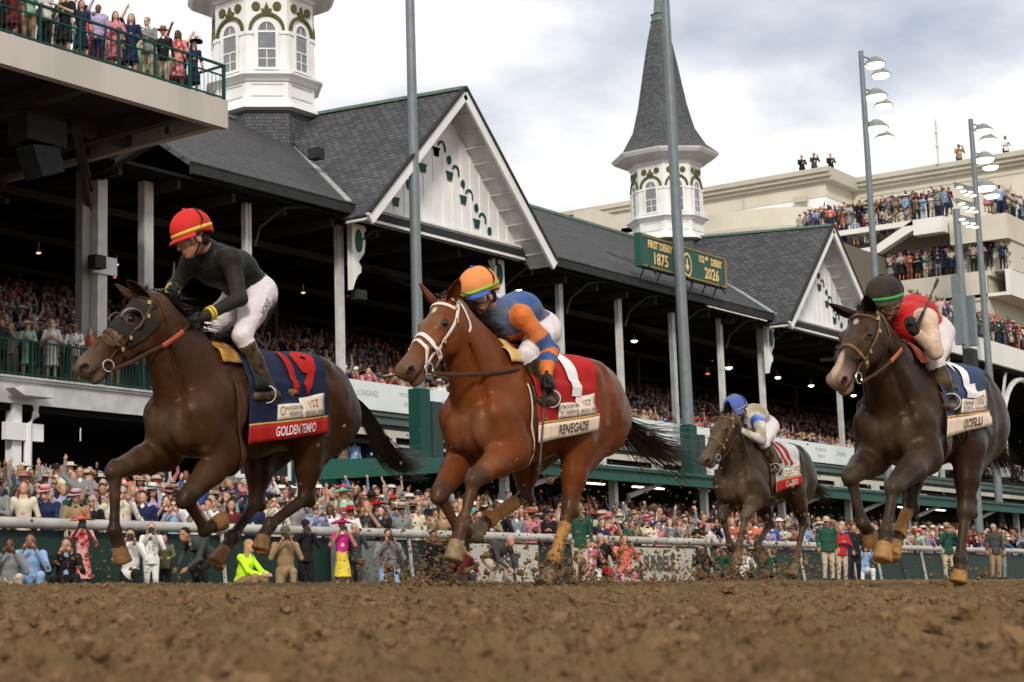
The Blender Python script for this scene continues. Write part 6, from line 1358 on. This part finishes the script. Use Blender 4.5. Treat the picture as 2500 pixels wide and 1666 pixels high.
def person(x,y,z,face,pose,top,bottom=None,hat=None,hatc='white',sk=0,hair=0,dress=False,longhair=False,glasses=False,shirtc='white',tiec=None,scale=1.,place='',group=None,label=None,vx=.021,hd_child=True,band=None,seed=0,stout=1.,phone=False):
    global npeople;npeople+=1
    key=(pose,dress,longhair,glasses,seed,stout,vx);me,hd,hands=spec(key,pose=pose,dress=dress,longhair=longhair,glasses=glasses,seed=seed,stout=stout,vx=vx)
    o=bpy.data.objects.new('person',me);COL.objects.link(o);o.location=(x,y,z);o.rotation_euler=(0,0,face);o.scale=(scale,)*3
    ms={0:skn(sk),1:CLM[top],2:CLM[bottom or top],3:HAIRS[hair],5:CLM[shirtc] if shirtc!='skin' else skn(sk),7:CLM[tiec or (shirtc if shirtc!='skin' else top)]}
    setmats(o,ms)
    if label is None:
        base=wear(top,dress)+(', %s %s'%(hatc.replace('_',' '),HATW[hat]) if hat else ', %s hair'%['black','brown','dark brown','blond','grey','auburn'][hair])+', '+POSEW[pose]+','
        for suf in (' '+place,):label=(base+suf).strip()
        k=0
        if label in used_labels:
            label=base+' '+place+(', sunglasses' if glasses else ', no glasses')
        for extra in ('one back','turned aside','standing taller','half hidden','leaning in','farther along'):
            if label not in used_labels:break
            label=base+' '+place+', '+extra
    if len(label.split())>16:label=label.replace(', no glasses','').replace(' flower headpiece',' headpiece').replace('punching the air','fist up').replace('one hand raised','hand raised')
    label=' '.join(label.split()[:16])
    used_labels.add(label);tag(o,label,'person',group)
    if hat:
        h=bpy.data.objects.new('hat',HATS[hat]);COL.objects.link(h);h.parent=o;h.location=Vector(hd)+Vector((-.012,0,.062));h.rotation_euler=(0,R(6),R(random.uniform(-30,30)));setmats(h,{0:CLM[hatc],1:CLM[band or random.choice(['black','navy','pink','white','red'])]})
    return o,hands
def phone_at(o,hands,lab,cam_=False,col=None):
    h=(np.array(hands[0])+np.array(hands[1]))/2 if np.linalg.norm(np.array(hands[0])-np.array(hands[1]))<.35 else np.array(hands[1]);o_=Matrix.Translation(o.location)@Matrix.Rotation(o.rotation_euler[2],4,'Z')@Matrix.Scale(o.scale[0],4)
    p=o_@Vector(h+np.array([.05,0,.03]));t=empty('camera' if cam_ else 'phone',p,o.rotation_euler[2]);tag(t,lab,'camera' if cam_ else 'phone','cameras and phones held by people along the rail')
    if cam_:
        b=MB();b.box(-.05,.03,-.07,.07,-.05,.05);b.box(-.03,.02,-.03,.03,.05,.075);b.build('camera_body',[DKG],t);b=MB();b.tube([(.03,0,0),(.10,0,0),(.10,0,0),(.17,0,0)],[.036,.036,.042,.045],n=12);b.build('lens',[DKG],t,True)
    else:
        b=MB();b.box(-.005,.005,-.078,.078,-.038,.038);b.build('phone_case',[col or DKG],t);b=MB();b.box(.005,.007,-.07,-.05,-.02,.02);b.build('phone_camera',[GLS],t)
G0='photographers and guests in front of the rail'
FACEC=math.atan2(-1,-1)  # towards the camera and the oncoming field
def fr(x,y,pose,top,lab,**kw):
    kw.setdefault('vx',.0165);cams=kw.pop('cams',None);kw.setdefault('shirtc',top);dz=kw.pop('dz',0);f=kw.pop('face',FACEC)
    o,h=person(x,y,float(gbase(y))+dz,f,pose,top,label=lab,group=G0,**kw)
    if cams:phone_at(o,h,cams[1],cams[0]=='cam',kw.get('pc'))
    return o
fr(19.6,23.0,'squat','grey','person in grey suit crouching at the left frame edge',sk=3,hair=0,bottom='beige',scale=1.10)
fr(20.45,23.4,'squat','sky_blue','person in pale blue suit crouching beside the grey suit, mouth covered',sk=4,hair=0,bottom='sky_blue',scale=1.20)
fr(21.0,23.0,'squat','black','bearded person in black vest sitting with glasses near the left edge',sk=0,hair=1,bottom='black',glasses=False,scale=1.12,shirtc='sky_blue')
fr(22.25,23.9,'phone','floral_red','person in pink floral dress and coral ruffled hat filming with white phone',dress=True,sk=3,hair=0,bottom='floral_red',hat='fancy',hatc='coral',band='coral',scale=0.95,shirtc='skin',cams=('ph','white phone held by the person in coral hat'))
fr(22.9,23.2,'kneel','white','photographer in white bib 0 kneeling with long lens by the bay foreleg',sk=0,hair=1,bottom='black',scale=1.08,cams=('cam','black camera raised by the kneeling photographer in white bib'))
o=fr(24.0,23.7,'phone','white','photographer in white bib 10 standing with camera beside the kneeling one',sk=2,hair=3,bottom='white',scale=0.90,longhair=True,cams=('cam','black camera raised by the standing photographer in bib ten'))
b=MB();addtext(b,'10',.16,lambda u,v:(.155,u,1.17+v));b.build('bib_number',[M('bib_ink',(.03,.06,.06),var=0)],o)
fr(24.9,24.2,'lean','olive','person in dark floral jacket clapping behind the folded hoof',sk=0,hair=1,bottom='black',scale=0.80)
fr(25.9,24.0,'bend','charcoal','person in grey vest over white shirt bending forward',sk=1,hair=0,bottom='black',shirtc='white',scale=1.28,face=FACEC-.8)
CLM['neon']=M('neon_yellow',(.55,.90,.03),rough=.7,var=.08,vs=5,bump=.2,bs=15,emit=0)
fr(27.0,23.8,'sit','neon','person in neon yellow jacket sitting between the hind legs',sk=5,hair=3,bottom='tan',scale=1.18,longhair=True,face=FACEC+1.0)
fr(28.4,23.8,'kneel','tan','photographer in tan jacket kneeling with camera right of neon jacket',sk=0,hair=2,bottom='tan',scale=1.18,hat='cap',hatc='olive',cams=('cam','black camera raised by the photographer in tan jacket'))
fr(29.5,24.1,'phone','black','person in black jacket and black cap holding a dark phone',sk=4,hair=0,bottom='black',scale=1.00,hat='cap',hatc='black',cams=('ph','dark phone held by the person in black cap'))
fr(30.6,23.9,'phone','magenta','person in magenta coat and huge magenta hat filming',sk=0,hair=1,bottom='yellow',scale=1.02,hat='fancy',hatc='magenta',band='magenta',dress=True,shirtc='cream',cams=('ph','grey phone held by the person in magenta coat'))
fr(31.6,24.3,'phone','charcoal','person in charcoal suit peering behind the magenta coat',sk=0,hair=4,bottom='charcoal',scale=1.00)
fr(32.4,23.9,'kneel','grey','photographer in grey sweater and dark vest aiming a camera, in jeans',sk=0,hair=1,bottom='sky_blue',scale=1.22,shirtc='charcoal',cams=('cam','black camera raised by the photographer in grey sweater'))
fr(34.3,23.9,'kneel','black','photographer in black jacket kneeling behind the planted foreleg',sk=4,hair=0,bottom='black',scale=1.22,cams=('cam','black camera raised behind the planted foreleg'))
fr(36.0,24.2,'squat','maroon','person in dark maroon jacket crouching beside the black-jacketed photographer',sk=1,hair=0,bottom='charcoal',scale=1.20)
fr(37.3,24.0,'bend','charcoal','grey-haired person in dark jacket and khaki trousers bending by the cream board',sk=0,hair=4,bottom='beige',scale=1.32,face=FACEC+.5)
fr(33.3,19.2,'phone1','dark_green','person in dark green pullover and khakis filming from the track',sk=0,hair=4,bottom='beige',scale=1.02,shirtc='dark_green',hat='cap',hatc='tan')
fr(42.3,24.1,'kneel','pink','person in pink shirt and white trousers kneeling before the cream board',sk=0,hair=1,bottom='white',scale=1.20,shirtc='white')
fr(43.1,24.2,'kneel','black','grey-haired person in black blazer kneeling beside pink shirt',sk=0,hair=4,bottom='red',scale=1.28)
fr(44.3,24.1,'kneel','coral','person in coral dress kneeling with phone beside black blazer',sk=0,hair=5,bottom='floral_pink',scale=1.28,longhair=True,cams=('ph','pale phone held by the kneeling person in coral'))
fr(46.6,19.0,'down','dark_green','stout person in green polo shirt and khakis standing on the track',sk=0,hair=4,bottom='beige',scale=1.02,stout=1.12,hat='cap',hatc='beige',shirtc='dark_green')
fr(48.3,19.3,'clap','red','person in red blazer and khakis standing beside green polo',sk=0,hair=3,bottom='beige',scale=.94,shirtc='black')
fr(49.7,19.8,'down','navy','grey-haired person in navy suit standing beside red blazer',sk=0,hair=4,bottom='navy',scale=1.05,shirtc='sky_blue')
fr(51.3,20.1,'down','black','person in black suit half hidden behind the folded foreleg',sk=0,hair=1,bottom='black',scale=1.05)
fr(55.0,18.6,'phone','dark_green','person in dark green jacket and khakis filming near the far hind leg',sk=0,hair=2,bottom='beige',scale=1.02,hat='cap',hatc='tan',shirtc='dark_green')
fr(58.5,18.3,'down','charcoal','person in charcoal jacket standing behind the planted hind leg',sk=0,hair=4,bottom='tan',scale=1.05)
fr(60.0,18.6,'clap','olive','person in olive jacket beside the charcoal jacket near frame edge',sk=1,hair=2,bottom='grey',scale=1.0)
fr(55.6,21.5,'kneel','sky_blue','photographer in pale blue shirt kneeling near the right frame edge',sk=0,hair=3,bottom='white',scale=1.1)
for k,(x,tp) in enumerate(((50.0,'dark_green'),(51.8,'white'),(53.6,'dark_green'),(48.8,'black'))):
    fr(x,23.9,'kneel',tp,'photographer in %s top kneeling under the rail behind the muddy horse, %s'%(tp.replace('_',' '),['facing us','by the pole','near the green polo','lowest of the row'][k]),sk=k,hair=k,bottom='black',scale=1.05)
# crowd behind the rail and on the decks
rg=random.Random(21)
TOPS=['navy','white','pink','grey','sky_blue','beige','black','coral','red','cream','pale_pink','charcoal','mint','lilac','grey','floral_red','striped_blue','royal_blue','maroon','white','navy','grey','dark_green','tan','cream','black','black','navy','charcoal','black','grey','navy','white','tan','charcoal','beige','black','sky_blue']
HC=['white','beige','cream','pink','red','black','navy','pale_pink','coral','tan','white','cream','beige','grey','black','tan']
def rperson(x,y,z,place,group,face=None,poses=('phone','phone1','clap','cheer','fist','down','down','phone','clap','down','phone','lean','down'),hatp=.48,vx=.022,dressp=.45,sc_=1.):
    pose=rg.choice(poses);dr=rg.random()<dressp;top=rg.choice(TOPS);hat=None
    if rg.random()<hatp:hat=rg.choice(['fancy','fancy','wide','fascinator','sunhat'] if dr else ['fedora','fedora','cap','sunhat','wide'])
    hc=rg.choice(HC);sk=rg.choice([0,0,2,2,5,5,1,3,4]);hr=rg.choice([0,1,2,3,4,5,1,2]);gl=rg.random()<.35
    return person(x,y,z,(FACEC if face is None else face)+rg.uniform(-.45,.45),pose,top,bottom=top if dr else rg.choice(['navy','black','grey','beige','tan','charcoal']),hat=hat,hatc=hc,sk=sk,hair=hr,dress=dr,longhair=dr,glasses=gl,shirtc='skin' if dr else rg.choice(['white','sky_blue',top,top,'white']),tiec=rg.choice(['red','navy',None,None,'black']),scale=rg.uniform(.95,1.08)*sc_,place=place,group=group,vx=vx)
def apz(y):return -.11+(y-25.3)*.129 if y<33.5 else .97
def seg(x):
    return 'left of the bay foreleg' if x<26 else 'behind the blinkered horse' if x<29.5 else 'above the neon jacket' if x<31.5 else 'near the magenta hat' if x<34 else 'between the two leading horses' if x<38 else 'behind the bright bay' if x<43 else 'above the cream boards' if x<50 else 'left of the muddy horse' if x<56 else 'behind the green polo'
taken=[]
stuff=[]
for row in range(9):
    y=25.65+row*.85;x=20.2+row*.55+rg.random()*.3;xe=(52 if row<1 else 45 if row<2 else 38 if row<3 else 30 if row<4 else 0)
    while x<105:
        yy=y+rg.uniform(-.12,.12);xx=x+rg.uniform(-.1,.1)
        if xx<xe:rperson(xx,yy,apz(yy)+(.12 if row>2 else 0),('first second third fourth fifth sixth seventh eighth ninth tenth'.split()[row])+' rail row '+seg(xx),'spectators packed behind the rail',sc_=1.10,hatp=.42)
        else:stuff.append((xx,yy,apz(yy)+(.12+.02*row),FACEC+rg.uniform(-.4,.4),rg.choice((0,1,2,4,6,8,0,2,6,1,3,7)),0))
        x+=rg.uniform(.58,.82)*(1 if row<3 else 1.05)
# a few people one notices
person(24.4,26.3,apz(26.3)+.55,FACEC,'fist','grey',bottom='grey',sk=0,hair=2,label='person in light grey suit reaching high with a folded paper behind the foreleg',group='spectators packed behind the rail',scale=1.08,vx=.0165)
t=empty('race_programme',(23.99,25.85,3.0));tag(t,'folded white race programme waved above the crowd','programme');b=MB();b.box(-.11,.11,-.01,.01,0,.22);b.build('cover',[M('paper',(.60,.60,.62),rough=.7,var=.1)],t).rotation_euler=(0,R(-25),R(45));b=MB();b.box(-.112,-.10,-.015,.015,0,.22);b.build('spine',[MATS['paper']],t).rotation_euler=(0,R(-25),R(45))
person(33.9,26.4,apz(26.4)+.35,FACEC,'clap','mint',bottom='mint',sk=0,hair=3,dress=True,longhair=True,hat='fancy',hatc='mint',band='sky_blue',label='person in green swirl dress under a towering mint ribbon hat',group='spectators packed behind the rail',scale=1.1,vx=.018)
person(39.4,26.0,apz(26),FACEC,'down','red',bottom='black',sk=0,hair=4,hat='cap',hatc='turquoise',label='person in bright red jacket and light blue cap behind the rail',group='spectators packed behind the rail',scale=1.1,vx=.0165)
# left deck, standing behind the green railing
for row in range(3):
    x=26.6+row*.4
    while x<(43 if row<1 else 34):
        yy=35.35+row*.55;rperson(x,yy,5.66+max(0,row-1)*.30,['front','middle','back'][row]+' deck row '+('by thick column' if 30<x<34.5 else 'far left' if x<=30 else 'behind railing end'),'spectators on the left deck',poses=('down','phone','clap','phone','down','lean'),face=FACEC);x+=rg.uniform(.62,1.0)
# front row leaning on the banners
x=44.9
while x<58:
    rperson(x,35.45,5.66,'over '+('first' if x<50 else 'middle' if x<56 else 'farther')+' white banners','spectators behind the white banners',poses=('lean','lean','phone','clap'));x+=rg.uniform(.62,.85)
# upper balcony
for row in range(3):
    x=22.6+row*.3;z=12.97 if row==0 else 12.97 if row==1 else 13.55;xe=32.0 if row<2 else 30.0
    while x<xe:
        yy=29.45+row*.85;rperson(x,yy,z,['upper balcony rail','upper balcony middle row','upper balcony back row'][row]+(' far left' if x<23 else ' centre' if x<28 else ' by corner'),'spectators on the upper balcony',poses=('phone','clap','down','down','lean','clap','phone1'),dressp=.6,hatp=.55);x+=rg.uniform(.50,.68) if row<2 else rg.uniform(.6,.9)
person(29.9,31.6,13.6,FACEC,'clap','navy',bottom='navy',sk=5,hair=2,glasses=True,tiec='red',label='person in navy suit and red tie standing highest at the balcony corner',group='spectators on the upper balcony',scale=1.08)
# people on the clubhouse parapet
for k,(x,y,tp) in enumerate(((116.2,47.6,'black'),(116.2,46.7,'charcoal'),(117.2,45.9,'black'),(121,38.3,'tan'),(121,35.2,'white'),(121,33.7,'black'),(121,32.4,'navy'),(121,30.9,'black'))):
    person(x,y,29.2-.65,FACEC,'phone' if k%2 else 'clap',tp,bottom='black',sk=k%5,hair=k%4,label='person in %s looking over the clubhouse parapet, %s'%(tp,['at the corner','second at the corner','bent at the corner','alone by the antenna','beside the lamp mast','first of the pair to the right','second of the pair to the right','last before the frame edge'][k]),group='people on the clubhouse roof',scale=1.15)
# everyone too small or too many: one mass
for row in range(21):
    y=36.9+.85*row;z=5.65+.30*(row+1);x=22. if row<12 else 30
    while x<125:
        if rg.random()<.93 and not(row<3 and x<37):stuff.append((x+rg.uniform(-.1,.1),y+rg.uniform(-.1,.1),z-.30*rg.random(),FACEC+rg.uniform(-.6,.6),rg.choice((0,1,2,4,6,8,0,2,6,1,3,7)),1))
        x+=rg.uniform(.58,.85)
x=62
while x<122:stuff.append((x,35.5,5.66,FACEC+rg.uniform(-.4,.4),rg.choice((0,1,2,4,6,8,0,2,6,1,3,7)),1));x+=rg.uniform(.6,.8)
for row in range(2):
    x=41.8
    while x<110:stuff.append((x,35.5+row*.8,3.12+.1*row,FACEC+rg.uniform(-.6,.6),rg.choice((0,1,2,4,6,8,0,2,6,1,3,7)),1));x+=rg.uniform(.5,.9)
def trow(p,q,n,rows=1,dx=.9,dz=0.):
    p=np.array(p,float);q=np.array(q,float)
    for r_ in range(rows):
        for i in range(n):
            t=(i+rg.random()*.6)/n;c=p+(q-p)*t+np.array([dx*r_,0,dz*r_]) if dx else p+(q-p)*t+np.array([0,.8*r_,dz*r_]);stuff.append((c[0],c[1],c[2],FACEC+rg.uniform(-.5,.5),rg.choice((0,1,2,4,6,8,0,2,6,1,3,7)),2))
trow((104.7,34.3,21.95),(104.7,43.5,21.98),18,3,.8,.25);trow((104.5,36.0,21.2),(104.5,43.5,20.62),13,1);trow((105.1,32.3,18.4),(105.1,47.6,18.4),29,3,.7,.2)
trow((105,31.2,18.35),(138,31.2,18.0),52,3,0,.3);trow((105,31.1,21.75),(138,31.1,21.5),50,2,0,.3);trow((93.4,31.2,13.45),(138,31.2,13.4),76,3,0,.3)
# low-detail figures merged into a single mesh
LOW=[]
for sd,(ps,dr,lh) in enumerate((('down',False,False),('phone',False,False),('clap',True,True),('cheer',False,False),('phone',True,True),('high',False,False),('down',True,True),('fist',False,False),('lean',False,False))):
    V,Fq,tg,hd,hands=man(ps,dress=dr,longhair=lh,vx=.043,seed=sd);LOW.append((V,Fq,tg,hd))
hv=[];hf=[];n=10
for r,z in((.09,.03),(.17,.02),(.17,.035),(.10,.045),(.085,.11),(.0,.12)):
    for j in range(n):hv.append((r*math.cos(2*math.pi*j/n),r*math.sin(2*math.pi*j/n),z))
hf=np.array([(i*n+j,i*n+(j+1)%n,(i+1)*n+(j+1)%n,(i+1)*n+j) for i in range(5) for j in range(n)]);hv=np.array(hv)
SKC=[(.45,.23,.15),(.40,.20,.12),(.55,.31,.22),(.10,.045,.026),(.24,.11,.065)];HRC=[(.012,.01,.009),(.06,.03,.015),(.30,.2,.1),(.34,.33,.32),(.12,.05,.02)];PC=[PAL[t.replace('floral_pink','pink').replace('floral_red','coral').replace('striped_blue','sky_blue')] for t in TOPS]
VV=[];FF=[];CC=[];off=0
for (x,y,z,f,k,kind) in stuff:
    V,Fq,tg,hd=LOW[k];s_=rg.uniform(.93,1.08)*(1.08 if kind==0 else 1)
    if kind!=2:
        keep=V[Fq][:,:,2].mean(1)>.75;F2=Fq[keep];t2=tg[keep];u,inv=np.unique(F2,return_inverse=True);W=V[u];F2=inv.reshape(F2.shape)
    else:W,F2,t2=V,Fq,tg
    c,s2=math.cos(f),math.sin(f);Wr=np.stack([W[:,0]*c-W[:,1]*s2,W[:,0]*s2+W[:,1]*c,W[:,2]],1)*s_+[x,y,z]
    top=tuple(np.array(rg.choice(PC))*rg.uniform(.45,1.0));pal=np.array([rg.choice(SKC),top,rg.choice([PAL['navy'],PAL['black'],PAL['grey'],PAL['beige'],top]),rg.choice(HRC),(.02,.015,.012),rg.choice([PAL['white'],PAL['white'],PAL['sky_blue']]),(.01,.01,.01),rg.choice([PAL['red'],PAL['navy'],PAL['pink']])])
    VV.append(Wr);FF.append(F2+off);CC.append(pal[t2]);off+=len(Wr)
    if rg.random()<.36:
        H_=hv*rg.choice([(1,1,1),(1.3,1.3,1),(.8,.8,.9)])+hd;H_=np.stack([H_[:,0]*c-H_[:,1]*s2,H_[:,0]*s2+H_[:,1]*c,H_[:,2]],1)*s_+[x,y,z];VV.append(H_);FF.append(hf+off);CC.append(np.tile(np.array(PAL[rg.choice(HC)]),(len(hf),1)));off+=len(H_)
me=npmesh('crowd',np.concatenate(VV),np.concatenate(FF));C_=np.concatenate(CC);a=me.attributes.new('Col','FLOAT_COLOR','FACE');c4=np.ones((len(me.polygons),4),np.float32)
if len(me.polygons)==len(C_):c4[:,:3]=C_
a.data.foreach_set('color',c4.ravel());o=obj('crowd',me,M('crowd_cloth',(.3,.3,.3),rough=.8,attr='Col',var=.18,vs=7));tag(o,'dense crowd of race goers filling the dark stand, far apron and terraces','crowd',kind='stuff')
print('people',npeople,'mass',len(stuff),'faces',len(me.polygons),len(C_))
